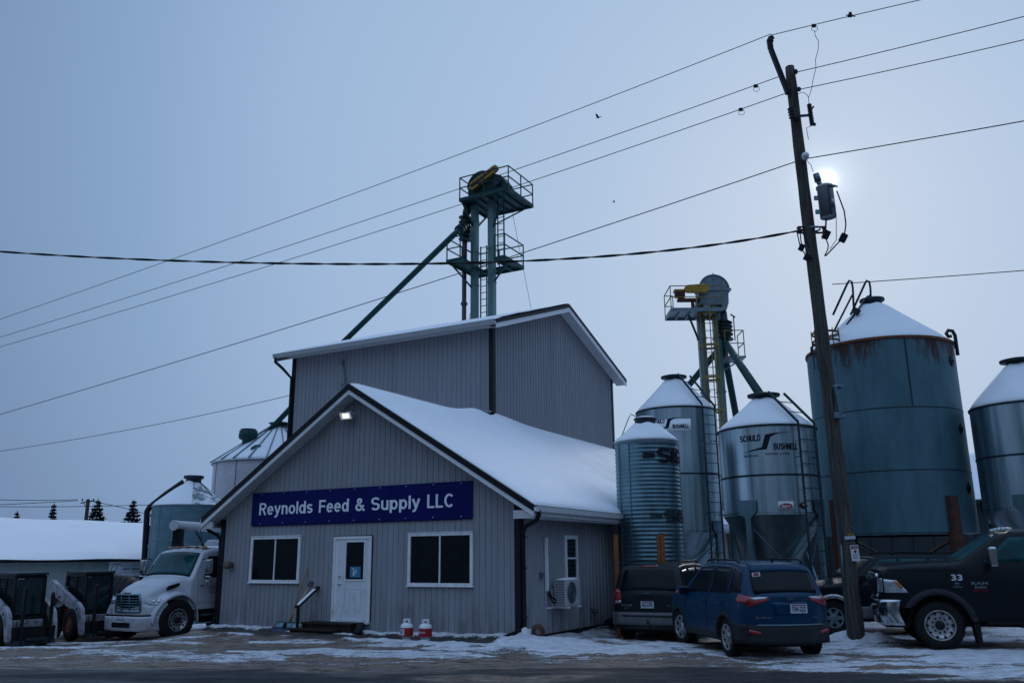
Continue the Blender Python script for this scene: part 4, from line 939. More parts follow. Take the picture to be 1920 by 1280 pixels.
# right edge
t, R, zt, zb, c = hopper_bin(1921, 24.2, 96, 764, 958, (1919, 685), 'smooth steel hopper bin cut by the right edge of the picture', ladder=False, bands=(A(1921, 848, 22.8).z,))
M['tanksteel'] = mat('old_tank_steel', (.062, .148, .185), .55, metal=.3, var=.22, scale=1.0, bump=.12, bscale=18, stretch=(2.4, 2.4, .7))
mix_layer(M['tanksteel'], (.10, .18, .215), 2.2, .50, .78, (4, 4, .5))
mix_layer(M['tanksteel'], (.045, .022, .016), 1.1, .53, .61, (1.0, 1.0, .25), zband=(5.6, 8.2))
def big_tank():
    Y = 26.5; R = 134/1640*Y; c = A(1645, 650, Y); zt = A(1661, 662, Y).z; zb = A(1690, 1000, Y-.8).z
    t = thing('storage_tank', 'huge weathered steel tank with rust streaks under its snowy cone, behind the pole', 'storage tank', (c.x, Y, 0))
    mb = MB(); mb.lathe([(R-.3, zb-.05), (R, zb), (R, zb+.02), (R, zt)], 96); mb.build('wall', M['tanksteel'], t)
    mb = MB()
    for k, py in enumerate((762, 880)):
        z = A(1661, py, Y-R).z; 
        mb.lathe([(R, z-.018), (R+.010, z-.01), (R+.010, z+.01), (R, z+.018)], 96)
    z2 = A(1661, 762, Y-R).z; a = -PI/2-.06; mb.box((R-.01, -.02, z2), (R+.014, .02, zt), Rz(a)); mb.build('weld_seams', M['steel_dark'], t)
    mb = MB(); ring(mb, R, zt, .045, .04, 72); mb.build('rim', M['rust_light'], t)
    rc = .33; zc = A(1638, 574, Y).z
    mb = MB(); mb.lathe([(R+.02, zt), (rc, zc)], 64); roof = mb.build('roof', M['galv'], t)
    cone_snow(t, R, zt, rc, zc, parent=roof, thick=.07, over=.0)
    mb = MB(); mb.lathe([(rc-.04, zc-.02), (rc-.04, zc+.12), (rc+.05, zc+.16), (rc+.05, zc+.23), (0, zc+.23)], 28); mb.build('hatch', M['steel_dark'], roof)
    # bolted diamond plates
    for px, py in ((1770, 683), (1787, 807), (1801, 917)):
        P = A(px, py, Y-R*.55); a = math.asin(max(-1, min(1, (P.x-c.x)/R)))
        mb = MB(); mb.box((-.11, -.03, -.11), (.11, .0, .11), TR((R*math.sin(a), -R*math.cos(a), P.z), (0, 0, a)) @ Matrix.Rotation(PI/4, 4, 'Y')); mb.box((-.03, -.07, -.03), (.03, -.03, .03), TR((R*math.sin(a), -R*math.cos(a), P.z), (0, 0, a))); mb.build('access_plate', M['text_dark'], t)
    # legs
    for a, m_ in ((-1.27, 'rust'), (-2.84, 'rust'), (.30, 'rust'), (1.87, 'rust')):
        ztop = zb+1.0 if a > -PI/2-1.5 and a < 0 else zb+.6
        mb = MB(); T = TR(((R-.05)*math.cos(a), (R-.05)*math.sin(a), 0), (0, 0, a)); mb.box((-.02, -.16, -.02), (.17, .16, ztop), T); mb.box((.171, -.13, -.02), (.19, .13, ztop-.04), T); mb.build('leg', M[m_], t)
    P = [Vector(((R)*math.cos(a), (R)*math.sin(a), 0)) for a in (-1.27, -2.84, 1.87, .30)]
    for i in range(4):
        p, q = P[i], P[(i+1) % 4]
        mb = MB(); mb.bar(p+Vector((0, 0, zb-.1)), q+Vector((0, 0, .5)), .10, .05); mb.bar(q+Vector((0, 0, zb-.1)), p+Vector((0, 0, .5)), .10, .05); mb.build('cross_brace', M['rust_light' if i == 0 else 'steel_dark'], t)
    # goosenecks and cage at the rim
    mb = MB(); x = R*math.sin(.95); y = -R*math.cos(.95)
    mb.tube([(x+.04, y-.1, zt-.4), (x+.04, y-.1, zt+.22), (x-.02, y-.1, zt+.36), (x-.15, y-.1, zt+.38), (x-.22, y-.1, zt+.28), (x-.16, y-.1, zt+.18), (x-.08, y-.1, zt+.2)], .055, 8); mb.build('vent_pipe', M['steel_dark'], t)
    mb = MB(); x = -R*.995; 
    mb.tube([(x-.02, -.2, zt-.1), (x-.02, -.2, zt+.15), (x+.08, -.2, zt+.25), (x+.2, -.2, zt+.15)], .05, 8); mb.build('vent_pipe', M['steel_dark'], t)
    mb = MB(); cx, cy = -2.0, -1.0
    for z in (zt+.12, zt+.38): mb.lathe([(.40, z-.02), (.40, z+.05)], 24, TR((cx, cy, 0)))
    cage = mb.build('cage_hoops', M['rust_light'], t, solid=.012)
    mb = MB()
    for i in range(9): a = i*2*PI/9; mb.bar((cx+.41*math.cos(a), cy+.41*math.sin(a), zt-.7), (cx+.41*math.cos(a), cy+.41*math.sin(a), zt+.60-.1*(i % 3)), .022)
    mb.build('cage_bars', M['steel_dark'], t)
    # stair rails up the cone
    mb = MB()
    def Q(px, py, dy=0): p = A(px, py, Y-.7+dy); return Vector((p.x-c.x, p.y-Y, p.z))
    for dx, dy in ((0, 0), (33, .6)):
        mb.tube([Q(1562+dx, 590, dy), Q(1589+dx, 531, dy), Q(1592+dx, 526, dy), Q(1597+dx, 528, dy), Q(1599+dx, 540, dy), Q(1601+dx, 583, dy)], .035, 8)
        mb.tube([Q(1564+dx, 620, dy), Q(1598+dx, 553, dy)], .03, 8)
    mb.tube([Q(1588, 608), Q(1627, 555, .6)], .03, 8)
    mb.build('roof_railing', M['steel_dark'], t)
    mb = MB(); mb.box((-.1, -.05, -.09), (.1, .05, .09), TR(Q(1606, 584), (0, R_(35), 0))); mb.build('roof_box', M['steel_dark'], t)
big_tank()
for px, nm, top in ((1157.5, 'orange post left of the corrugated bin, next to the shop wall', 1003), (1246, 'orange post with dark scuffs standing before the corrugated bin', 1000)):
    Y = 23.3; p = A(px, 1100, Y); z = A(px, top, Y).z
    o = MB().box((-.06, -.05, -.25), (.06, .05, z)).box((-.075, -.065, z), (.075, .065, z+.02)).box((-.1, -.09, -.25), (.1, .09, -.18))
    if px > 1200: o.box((-.15, -.045, -.25), (-.075, .05, z-.04), mi=0)
    o = o.build('guard_post', M['orange_post'], bevel=.01); o.location = (p.x, Y, 0); tag(o, nm, 'post', 'orange posts by the corrugated bin')

# ------------------------------------------------------------------ dark shed behind the bins
def back_shed():
    Y = 37.5; x0 = 11.2; x1 = 34; t = thing('back_shed', 'long dark walled shed with snowy roof behind the bins', 'shed', (x0, Y, 0))
    ez = A(1700, 938, Y).z; rz = A(1700, 853, Y+5).z
    mb = MB(); ribwall(mb, 0, x1-x0, -.05, lambda x: ez, .9, .08, -.05, TR()); 
    mb.prism([(0, -.05), (10, -.05), (10, ez), (5, rz-.15), (0, ez)], .0, .06, axis='x'); mb.prism([(0, -.05), (10, -.05), (10, ez), (5, rz-.15), (0, ez)], x1-x0-.06, x1-x0, axis='x'); mb.box((0, 9.95, -.05), (x1-x0, 10, ez))
    mb.build('wall', M['dark_wall'], t)
    mb = MB(); mb.prism([(-.4, ez-.12), (5, rz-.1), (10.4, ez-.12), (10.4, ez-.02), (5, rz), (-.4, ez-.02)], -.3, x1-x0+.3, axis='x'); r = mb.build('roof', M['steel_dark'], t)
    mb = MB()
    def f(u, v): y = -.42+10.84*v; z = ez-.02+(rz-ez)*(1-abs(y-5)/5.4); return (-.3+(x1-x0+.6)*u, y, z+.02+.12*min(1, min(v, 1-v)*30)+.03*math.sin(u*30+v*5))
    mb.grid(f, 60, 30); mb.build('snow_cover', M['snow'], r)
    mb = MB(); 
    for s in (0, 1): mb.prism([(-.42, ez-.14), (5, rz-.12), (10.42, ez-.14), (10.42, ez+.02), (5, rz+.04), (-.42, ez+.02)], (-.34, -.31)[0] if s == 0 else x1-x0+.31, -.31 if s == 0 else x1-x0+.34, axis='x')
    mb.box((-.3, -.46, ez-.16), (x1-x0+.3, -.425, ez+.0)); mb.build('fascia', M['steel_dark'], t)
back_shed()

# ------------------------------------------------------------------ long snowy shed on the left
def long_shed():
    xe = -25.0; ex_ = LW(xe, 9.5); t = thing('long_shed', 'low pale metal shed under a broad snowy roof at left', 'shed', LW(xe, 18.0, 0), BROT)
    # local: wall face looks along +x; runs along -y
    Lh = 33.0; ez = 1.93; rz = 3.72
    mb = MB(); ribwall(mb, -Lh, 0, -1.0, lambda y: ez-.02, .22, .04, -.02, TR() @ Rz(PI/2))
    mb.prism([(0, -1), (-12, -1), (-12, ez), (-6, rz-.1), (0, ez)], -.05, 0, axis='y'); mb.prism([(0, -1), (-12, -1), (-12, ez), (-6, rz-.1), (0, ez)], -Lh-.0, -Lh+.05, axis='y'); mb.box((-12, -Lh, -1), (-11.95, 0, ez)); mb.build('wall', M['shed_wall'], t)
    mb = MB(); mb.prism([(.35, ez-.11), (-6, rz-.08), (-12.3, ez-.11), (-12.3, ez), (-6, rz+.02), (.35, ez)], -Lh-.3, .25, axis='y'); r = mb.build('roof', M['trim_black'], t)
    mb = MB()
    def f(u, v): x = .37-12.7*v; z = ez+(rz+.02-ez)*(1-abs(x+6)/6.35); return (x, -Lh-.3+(Lh+.55)*u, z+.01+.13*min(1, min(v, 1-v)*30)*min(1, min(u, 1-u)*60+.1)+.02*math.sin(u*40+v*5))
    mb.grid(f, 90, 30); mb.build('snow_cover', M['snow'], r)
    mb = MB(); mb.box((.001, -11.9, -1), (.03, -11.8, ez)); mb.box((.001, -14.6, -1), (.03, -14.5, ez)); mb.build('wall_trim', M['siding2'], t)
    return t
long_shed()
P = PL(240, 1066, LW(-24.96, 0), bx_)
t = thing('shed_sign', 'small white sign with green outlined emblem on the pale shed wall', 'sign', P, BROT)
# face looks along +x local
mb = MB(); mb.box((0, -1.0, -.32), (.03, 1.0, .32)); mb.build('board', M['sign_white'], t)
mb = MB(); TT = TR((.034, -.75, -.08)) @ Rz(PI/2)
def loopw(pts, w_):
    for i in range(len(pts)): a = Vector(pts[i]); b = Vector(pts[(i+1) % len(pts)]); mb.bar(a, b, w_, .006)
loopw([(.036, -.85, -.2), (.036, -.9, 0), (.036, -.78, .2), (.036, -.5, .22), (.036, -.35, .12), (.036, .6, .12), (.036, .86, 0), (.036, .6, -.14), (.036, -.35, -.14), (.036, -.5, -.22)], .035)
mb.bar((.037, -.72, -.2), (.037, -.6, .2), .04, .006)
text_mb(mb, 'KENT FEEDS', .14, TR((.036, -.30, -.05)) @ Rz(PI/2), fit=.9, fitz=.14, bold=.03)
mb.build('emblem', M['frame_green'], t)

# ------------------------------------------------------------------ bins on the left
def left_bin():
    Y = 39.5; R = 69/1640*Y; c = A(359, 950, Y); zt = A(357, 950, Y).z; t = thing('feed_bin', 'weathered steel bin with half bare snowy cone behind the white truck', 'feed bin', (c.x, Y, 0))
    z0 = -.9
    mb = MB(); mb.lathe([(R, z0), (R, zt)], 72); mb.build('wall', M['galv_dull'], t)
    mb = MB(); ring(mb, R, zt, .04, .03); 
    for z in (zt-1.5, zt-3.0): mb.lathe([(R, z-.02), (R+.012, z-.02), (R+.012, z+.02), (R, z+.02)], 72)
    for k in range(18): a = k*PI/9; mb.box((R-.002, -.012, z0), (R+.012, .012, zt), Rz(a))
    mb.build('bands', M['steel_grey'], t)
    rc = .36; zc = A(358, 905, Y).z
    mb = MB(); mb.lathe([(R+.03, zt), (rc, zc)], 56)
    m = mat('patchy_snow_on_steel', (.78, .80, .84), .7, var=.03); mix_layer(m, (.16, .20, .23), 2.4, .47, .56, (1, 1, 1), zband=None)
    b = m.node_tree
    roof = mb.build('roof', m, t)
    mb = MB(); 
    def fn(u, v):
        a = R_(95)+R_(195)*u; k = v; r = (R+.02)*(1-k)+rc*k; z = (zt)*(1-k)+zc*k; e = min(1, min(u, 1-u)*8)*min(1, v*8+.2)
        return (r*math.cos(a), r*math.sin(a), z+.01+.07*e)
    mb.grid(fn, 36, 10); mb.build('snow_cover', M['snow'], roof)
    mb = MB(); mb.lathe([(rc-.02, zc-.05), (rc-.02, zc+.18), (rc+.08, zc+.2), (rc+.08, zc+.32), (0, zc+.32)], 24); mb.build('hatch', M['steel_dark'], roof)
    mb = MB()
    def Q(px, py): p = A(px, py, Y-.4); return Vector((p.x-c.x, p.y-Y, p.z))
    mb.tube([Q(344, 903), Q(311, 926), Q(281, 950), Q(276, 958), Q(275, 975), Q(271, 1045), Q(269, 1095)], .13, 10); mb.build('fill_pipe', M['trim_black'], t)
    mb = MB()
    for py in (966, 1023): mb.bar(Q(274, py), Q(290, py), .12, .12)
    mb.build('pipe_bracket', M['steel_grey'], t)
    mb = MB()
    for dx in (0, 5):
        mb.bar(Q(280+dx, 985), Q(277+dx, 1090), .05)
    for i in range(7): mb.bar(Q(280-i*.4, 990+i*14), Q(285-i*.4, 990+i*14), .03)
    mb.build('ladder', M['steel_dark'], t)
    mb = MB(); mb.tube([Q(373, 900), Q(389, 919), Q(402, 934)], .02, 6); mb.build('cable', M['steel_dark'], t)
left_bin()
def grain_bin():
    Y = 44; R = 117/1640*Y; c = A(521, 872, Y); zt = A(521, 872, Y).z; t = thing('grain_bin', 'big pale corrugated grain bin with roof vents between shop gable and tower', 'grain bin', (c.x, Y, 0))
    mb = MB(); mb.lathe(wall_profile(R, -.9, zt, .11, .014), 72); mb.build('wall', M['galv_pale'], t)
    mb = MB()
    for k in range(12): a = k*PI/6+.13; mb.box((R+.0, -.012, -.9), (R+.022, .012, zt), Rz(a))
    ring(mb, R, zt, .06, .06); mb.build('bands', M['steel_grey'], t)
    rc = .5; zc = zt + (R)*.60
    mb = MB(); mb.lathe([(R+.12, zt-.05), (rc, zc)], 48); roof = mb.build('roof', M['galv'], t)
    cone_snow(t, R+.08, zt-.03, rc, zc, parent=roof, thick=.08)
    mb = MB()
    for k in range(24): a = k*PI/12+.1; mb.bar(((R+.16)*math.cos(a), (R+.16)*math.sin(a), zt+.04), (rc*math.cos(a), rc*math.sin(a), zc+.10), .05, .06)
    mb.build('roof_ribs', M['steel_grey'], roof)
    mb = MB(); mb.lathe([(rc, zc-.05), (rc, zc+.25), (rc+.1, zc+.28), (0, zc+.4)], 24); mb.build('hatch', M['steel_dark'], roof)
    def Q(px, py, dy=0): p = A(px, py, Y+dy); return Vector((p.x-c.x, p.y-Y, p.z))
    q = Q(464, 838, -1.3)
    mb = MB(); mb.lathe([(.28, -.1), (.28, .35), (.42, .4), (.47, .50), (.44, .82), (.30, .9), (0, .9)], 20, TR(q)); mb.build('roof_vent', M['frame_green'], roof)
    mb = MB(); mb.grid(lambda u, v: (q.x+.4*v*math.cos(2*PI*u), q.y+.4*v*math.sin(2*PI*u), q.z+.9+.08*(1-v*v)), 20, 4); mb.build('vent_snow', M['snow'], roof)
    q = Q(479, 852, -2.1)
    mb = MB(); mb.lathe([(.22, -.25), (.22, .1)], 16, TR(q)); mb.prism([(.32*math.cos(a), .12+.34*math.sin(a)) for a in np.linspace(0, PI, 12)]+[(-.32, -.0), (.32, .0)], -.34, .30, TR(q, (0, 0, .5))); mb.build('roof_vent', M['galv'], roof)
grain_bin()

# ------------------------------------------------------------------ bucket elevator behind the tower block
def railing(mb, pts, z0, h=1.08, r=.045, mid=True, posts=None):
    P = [Vector(p) for p in pts]
    for a, b in zip(P[:-1], P[1:]):
        for hh in ((h, h*.5) if mid else (h,)): mb.bar(a+Vector((0, 0, hh)), b+Vector((0, 0, hh)), r)
        n = max(1, round((b-a).length/1.4))
        for i in range(n+1): q = a+(b-a)*i/n; mb.bar(q, q+Vector((0, 0, h)), r)
def elevator1():
    ox, oy = -10.2, 15.5; t = thing('bucket_elevator', 'tall green bucket elevator with yellow belt guard above the mill roof', 'grain elevator', LW(ox, oy), BROT)
    T = TR((-ox, -oy, 0))
    for x in (-10.95, -9.98):
        mb = MB(); mb.box((x, 15.35, 0), (x+.30, 15.65, 18.8), T)
        for z in (12.9, 14.6, 16.3, 17.9): mb.box((x-.02, 15.33, z), (x+.32, 15.67, z+.06), T)
        mb.build('leg', M['leg_side'], t)
    def deck(name, x0, y0, x1, y1, z):
        mb = MB(); 
        for a, b in (((x0, y0, z), (x1, y0+.05, z+.17)), ((x0, y1-.05, z), (x1, y1, z+.17)), ((x0, y0+.05, z), (x0+.05, y1-.05, z+.17)), ((x1-.05, y0+.05, z), (x1, y1-.05, z+.17))): mb.box(a, b, T)
        mb.box((x0+.05, y0+.05, z+.12), (x1-.05, y1-.05, z+.15), T)
        n = int((x1-x0)/.45)
        for i in range(1, n): xx = x0+(x1-x0)*i/n; mb.box((xx-.02, y0+.05, z+.02), (xx+.02, y1-.05, z+.119), T)
        return mb.build(name, M['frame_green'], t)
    zt = 18.78; x0, x1, y0, y1 = -11.2, -8.4, 14.65, 17.2
    d = deck('platform', x0, y0, x1, y1, zt)
    mb = MB(); railing(mb, [T @ Vector(p) for p in ((x0+.03, y1, zt+.17), (x0+.03, y0+.03, zt+.17), (x1-.03, y0+.03, zt+.17), (x1-.03, y1-.03, zt+.17), (x0+.03, y1-.03, zt+.17))], 0); mb.build('railing', M['frame_green'], t)
    mb = MB()
    for p, q in (((-10.8, 15.4, 17.6), (-11.1, 14.8, zt)), ((-9.7, 15.4, 17.4), (-8.7, 14.8, zt)), ((-9.7, 15.6, 17.6), (-8.6, 17.0, zt)), ((-10.8, 15.6, 17.6), (-11, 17, zt))): mb.bar(T @ Vector(p), T @ Vector(q), .09, .06)
    mb.build('knee_brace', M['frame_green'], t)
    # head: half drum on a tapering box
    R = .74; cx, cz = -10.28, 19.62
    poly = [(R*math.cos(a), R*math.sin(a)) for a in np.linspace(0, PI, 20)]
    mb = MB(); mb.prism([(cx+a, cz+b) for a, b in poly]+[(cx-R, cz-.25), (cx-R+.1, zt+.16), (cx+R-.1, zt+.16), (cx+R, cz-.25)], 15.2, 15.75, T)
    mb.prism([(cx+(R+.04)*math.cos(a), cz+(R+.04)*math.sin(a)) for a in np.linspace(0, PI, 20)]+[(cx+(R-.03)*math.cos(a), cz+(R-.03)*math.sin(a)) for a in np.linspace(PI, 0, 20)], 15.16, 15.198, T)
    mb.prism([(cx+R+.01, cz-.2), (cx+R+.01, cz+.45), (cx+R+.45, cz+.25), (cx+R+.75, cz-.2), (cx+R+.6, zt+.2), (cx+R+.01, zt+.2)], 15.1, 15.8, T); h = mb.build('head', M['frame_green'], t)
    mb = MB(); p, q = Vector((-10.62, 15.05, 19.62)), Vector((-9.36, 15.05, 20.25)); dv = (q-p).normalized(); nv = Vector((-dv.z, 0, dv.x)); r1, r2 = .21, .16
    ol = [p+(-dv*math.cos(a)+nv*math.sin(a))*r1 for a in np.linspace(-PI/2, PI/2, 8)]+[q+(dv*math.cos(a)+nv*math.sin(a))*r2 for a in np.linspace(PI/2, -PI/2, 8)]
    mb.prism([(v.x, v.z) for v in ol], 14.95, 15.14, T)
    ins = [p+(-dv*math.cos(a)+nv*math.sin(a))*r1*.5 for a in np.linspace(-PI/2, PI/2, 8)]+[q+(dv*math.cos(a)+nv*math.sin(a))*r2*.3 for a in np.linspace(PI/2, -PI/2, 8)]
    mb.prism([(v.x, v.z) for v in ins], 14.935, 14.949, T, mi=1)
    mb.build('belt_guard', [M['yellow'], M['rust']], t)
    mb = MB(); mb.tube([T @ Vector((-9.25, 15.0, 19.55)), T @ Vector((-9.25, 15.7, 19.55))], .2, 12); mb.box((-9.5, 15.1, 19.1), (-9.0, 15.6, 19.4), T); mb.build('motor', M['steel_dark'], t)
    # discharge and distributor
    mb = MB(); P = lambda x, y, z: T @ Vector((x, y, z))
    mb.tube([P(-10.95, 15.5, 19.1), P(-11.3, 15.5, 18.5), P(-11.35, 15.5, 18.25)], [.28, .2, .16], 10)
    mb.tube([P(-11.35, 15.5, 18.3), P(-11.35, 15.5, 18.05), P(-11.36, 15.5, 17.6), P(-11.38, 15.5, 17.0)], [.16, .27, .28, .16], 10)
    for z in (18.25, 18.0, 17.75, 17.5, 17.3, 17.1): mb.lathe([(.2, -.03), (.33, -.03), (.33, .03), (.2, .03)], 10, T @ TR((-11.36, 15.5, z), (0, .1, 0)), smooth=False)
    mb.build('distributor', M['steel_dark'], t)
    mb = MB(); mb.tube([P(-11.38, 15.5, 17.1), P(-11.4, 15.5, 15.9)], .13, 10); mb.tube([P(-11.4, 15.5, 15.9), P(-11.4, 15.5, 9)], .115, 10); mb.lathe([(.11, -.05), (.17, -.05), (.17, .05), (.11, .05)], 12, T @ TR((-11.4, 15.5, 13.8))); mb.build('drop_pipe', M['rope_grey'], t)
    inv = (Matrix.Translation(LW(ox, oy)) @ Rz(BROT)).inverted()
    mb = MB(); mb.tube([P(-11.36, 15.5, 17.9), inv @ A(850, 441, 37.4), inv @ A(645, 640, 41.2), inv @ A(542, 768, 43.2), inv @ A(500, 812, 43.3)], .14, 10)
    for k in (.02, .05, .08): 
        a = P(-11.36, 15.5, 17.9); b = inv @ A(850, 441, 37.4); 
        mb.tube([a+(b-a)*(k*6), a+(b-a)*(k*6+.06)], .24, 10)
    mb.build('spout', M['frame_green'], t)
    # lower catwalk round the legs
    zl = 15.35
    deck('platform', -11.35, 13.8, -10.55, 16.5, zl); deck('platform', -10.54, 15.9, -9.22, 16.5, zl); deck('platform', -9.21, 14.6, -8.6, 16.5, zl)
    mb = MB(); z = zl+.17
    railing(mb, [T @ Vector(p) for p in ((-10.58, 14.9, z), (-10.58, 13.83, z), (-11.32, 13.83, z), (-11.32, 16.47, z), (-8.63, 16.47, z), (-8.63, 14.63, z), (-9.18, 14.63, z))], 0); mb.build('railing', M['frame_green'], t)
    mb = MB()
    for p, q in (((-10.9, 15.4, 14.5), (-11.25, 14.2, zl)), ((-9.75, 15.5, 14.6), (-8.8, 15.2, zl)), ((-10.7, 15.6, 14.6), (-11.2, 16.3, zl))): mb.bar(T @ Vector(p), T @ Vector(q), .08, .05)
    mb.build('knee_brace', M['frame_green'], t)
    def lad(x, z0, z1, y=15.75):
        mb = MB()
        for xx in (x, x+.34): mb.bar(T @ Vector((xx, y, z0)), T @ Vector((xx, y, z1)), .05)
        z = z0+.1
        while z < z1: mb.bar(T @ Vector((x, y, z)), T @ Vector((x+.34, y, z)), .03); z += .33
        mb.build('ladder', M['frame_green'], t)
    lad(-10.52, 10.5, 16.6, 15.6); lad(-9.55, 15.5, 18.9, 15.6)
    mb = MB(); mb.tube([P(-10.08, 15.7, 10.5), P(-10.08, 15.7, 18.8)], .03, 6); mb.build('conduit', M['steel_dark'], t)
    mb = MB(); 
    for a, b in ((P(-8.6, 15, zt), inv @ A(1000, 600, 43)), (P(-11.1, 16.4, 15.4), inv @ A(876, 612, 42))): mb.tube([a, b], .012, 4)
    mb.build('guy_wire', M['wire'], t)
elevator1()

# ------------------------------------------------------------------ second elevator behind the smooth bins
def elevator2():
    Y = 36.5; bx = A(1341, 575, Y).x; t = thing('bucket_elevator', 'grey bucket elevator with yellow ladder cage and spouts rising behind the smooth bins', 'grain elevator', (bx, Y, 0))
    def Q(px, py, dy=0.): p = A(px, py, Y+dy); return Vector((p.x-bx, p.y-Y, p.z))
    ztop = Q(1341, 575).z; xl = Q(1312, 575).x
    for x in (xl, 0.):
        mb = MB(); mb.box((x-.16, -.15, 0), (x+.16, .15, ztop+.3))
        for z in np.arange(1.5, ztop, 2.4): mb.box((x-.19, -.18, z), (x+.19, .18, z+.07))
        mb.build('leg', M['leg_side'] if x == 0 else M['steel_grey'], t)
    # head
    cx, cz = Q(1336, 546).x, Q(1336, 546).z; R = .66
    mb = MB()
    mb.prism([(cx+R*math.cos(a), cz+R*math.sin(a)) for a in np.linspace(0, PI, 22)]+[(cx-R, cz-.0), (cx-R, cz-.0)][:1]+[(xl-.2, cz-.7), (.22, cz-.7), (.22, cz-.35), (cx+R-.02, cz-.12)], -.3, .3)
    mb.box((cx-R-.07, -.36, cz-.06), (cx+R+.09, .36, cz+.03)); mb.prism([(cx+(R+.03)*math.cos(a), cz+(R+.03)*math.sin(a)) for a in np.linspace(0, PI, 22)]+[(cx+(R-.02)*math.cos(a), cz+(R-.02)*math.sin(a)) for a in np.linspace(PI, 0, 22)], -.34, -.301)
    mb.box((cx-.02, -.32, cz+.03), (cx+.02, -.301, cz+R+.1)); mb.build('head', M['steel_grey'], t)
    mb = MB(); mb.prism([(.23, cz-.13), (cx+R-.02, cz-.13), (cx+R-.04, cz-.62), (cx+R-.16, cz-.95), (cx+R-.36, cz-.95), (.23, cz-.5)], -.26, .26); mb.build('discharge_hood', M['steel_grey'], t)
    dx = cx+R-.26
    mb = MB(); zs = [cz-.96, cz-1.3, cz-1.5, cz-1.8, cz-2.1, cz-2.35]; mb.tube([(dx, 0, z) for z in zs], [.17, .18, .3, .33, .28, .16], 12)
    for z in (cz-1.45, cz-1.62, cz-1.8, cz-1.98, cz-2.2): mb.lathe([(.25, -.02), (.38, -.02), (.38, .02), (.25, .02)], 12, TR((dx, 0, z), (0, .12, 0)), smooth=False)
    mb.bar((dx+.42, -.1, cz-1.2), (dx+.42, -.1, cz-2.3), .04); mb.bar((dx+.3, -.1, cz-1.1), (dx+.5, -.1, cz-1.25), .05); mb.build('distributor', M['steel_dark'], t)
    J = Vector((dx, 0, cz-2.3))
    for q, r in ((Q(1431, 748, -9), .15), (Q(1381, 784, 1.5), .15), (Q(1284, 731, 2.2), .14)):
        mb = MB(); j = J if q.y < -3 else J+Vector((0, .42, 0)); mb.tube([j, j+(q-j)*.05+Vector((0, 0, -.05)), q], r, 12); mb.build('spout', M['frame_green'], t)
    # platform with yellow rail
    zp = Q(1251.5, 590).z; x0 = Q(1251.5, 594).x; x1 = Q(1338, 588).x+.2
    mb = MB(); mb.box((x0, -.9, zp-.10), (x1, -.85, zp+.06)); mb.box((x0, .6, zp-.1), (x1, .65, zp+.06)); mb.box((x0, -.85, zp-.1), (x0+.05, .6, zp+.06)); mb.box((x0+.05, -.85, zp), (x1, .6, zp+.03)); 
    for i in range(1, 5): xx = x0+(x1-x0)*i/5; mb.box((xx-.03, -.85, zp-.1), (xx+.03, .6, zp-.002))
    mb.build('platform', M['steel_grey'], t)
    mb = MB(); railing(mb, [(x0+.4, .62, zp+.06), (x0+.02, .62, zp+.06), (x0+.02, -.87, zp+.06), (x1, -.87, zp+.06)], 0, 1.0, .035); mb.build('railing', M['yellow_dull'], t)
    mb = MB(); mb.bar((x0+.9, -.2, zp-.1), (xl-.15, -.05, zp-1.2), .07); mb.build('knee_brace', M['steel_dark'], t)
    # belt guard and motor
    p, q = Q(1290, 542, -.6), Q(1320, 541, -.6); r1, r2 = .17, .2
    mb = MB(); ol = [(p.x-r1*math.sin(a), p.z+r1*math.cos(a)) for a in np.linspace(0, PI, 9)]+[(q.x+r2*math.sin(a), q.z-r2*math.cos(a)) for a in np.linspace(0, PI, 9)]
    mb.prism(ol, -.72, -.52); g = mb.build('belt_guard', M['yellow'], t, bevel=.02)
    m_ = Q(1274, 552, -.5); mb = MB(); mb.tube([m_+Vector((-.2, 0, 0)), m_+Vector((.22, 0, 0))], .17, 12); mb.box((m_.x-.24, -.66, m_.z+.12), (m_.x+.2, -.3, m_.z+.2), mi=1); mb.box((m_.x-.1, -.6, m_.z-.32), (m_.x+.9, -.35, m_.z-.2)); mb.box((m_.x+.5, -.55, zp+.06), (m_.x+.62, -.4, m_.z-.2)); mb.build('motor', [M['rust'], M['yellow']], t)
    # small service platform on the right
    p = Q(1366, 673); mb = MB(); mb.box((.17, -.55, p.z-.06), (1.05, .55, p.z+.02)); mb.bar((.2, 0, p.z-.5), (.9, 0, p.z-.07), .06); mb.build('platform', M['steel_grey'], t)
    mb = MB(); railing(mb, [(.2, .5, p.z+.02), (.2, -.5, p.z+.02), (1.02, -.5, p.z+.02), (1.02, .5, p.z+.02)], 0, 1.15, .035); mb.build('railing', M['yellow_dull'], t)
    # caged ladder between the legs
    mb = MB(); lx = (xl+0)/2+.0
    for xx in (lx-.24, lx+.2): mb.bar((xx, -.25, 2.), (xx, -.25, zp+1.), .05)
    z = 2.2
    while z < zp+.8: mb.bar((lx-.24, -.25, z), (lx+.2, -.25, z), .028); z += .33
    mb.build('ladder', M['yellow_dull'], t)
    mb = MB(); z = zp-.15
    while z > 4: mb.lathe([(.42, -.05), (.42, .05)], 20, TR((lx-.15, -.45, z))); z -= 1.42
    for a in (-2.6, -1.57, -.6): mb.bar((lx-.15+.42*math.cos(a), -.45+.42*math.sin(a), 4), (lx-.15+.42*math.cos(a), -.45+.42*math.sin(a), zp+.3), .03)
    mb.build('cage', M['yellow_dull'], t, solid=.012)
elevator2()

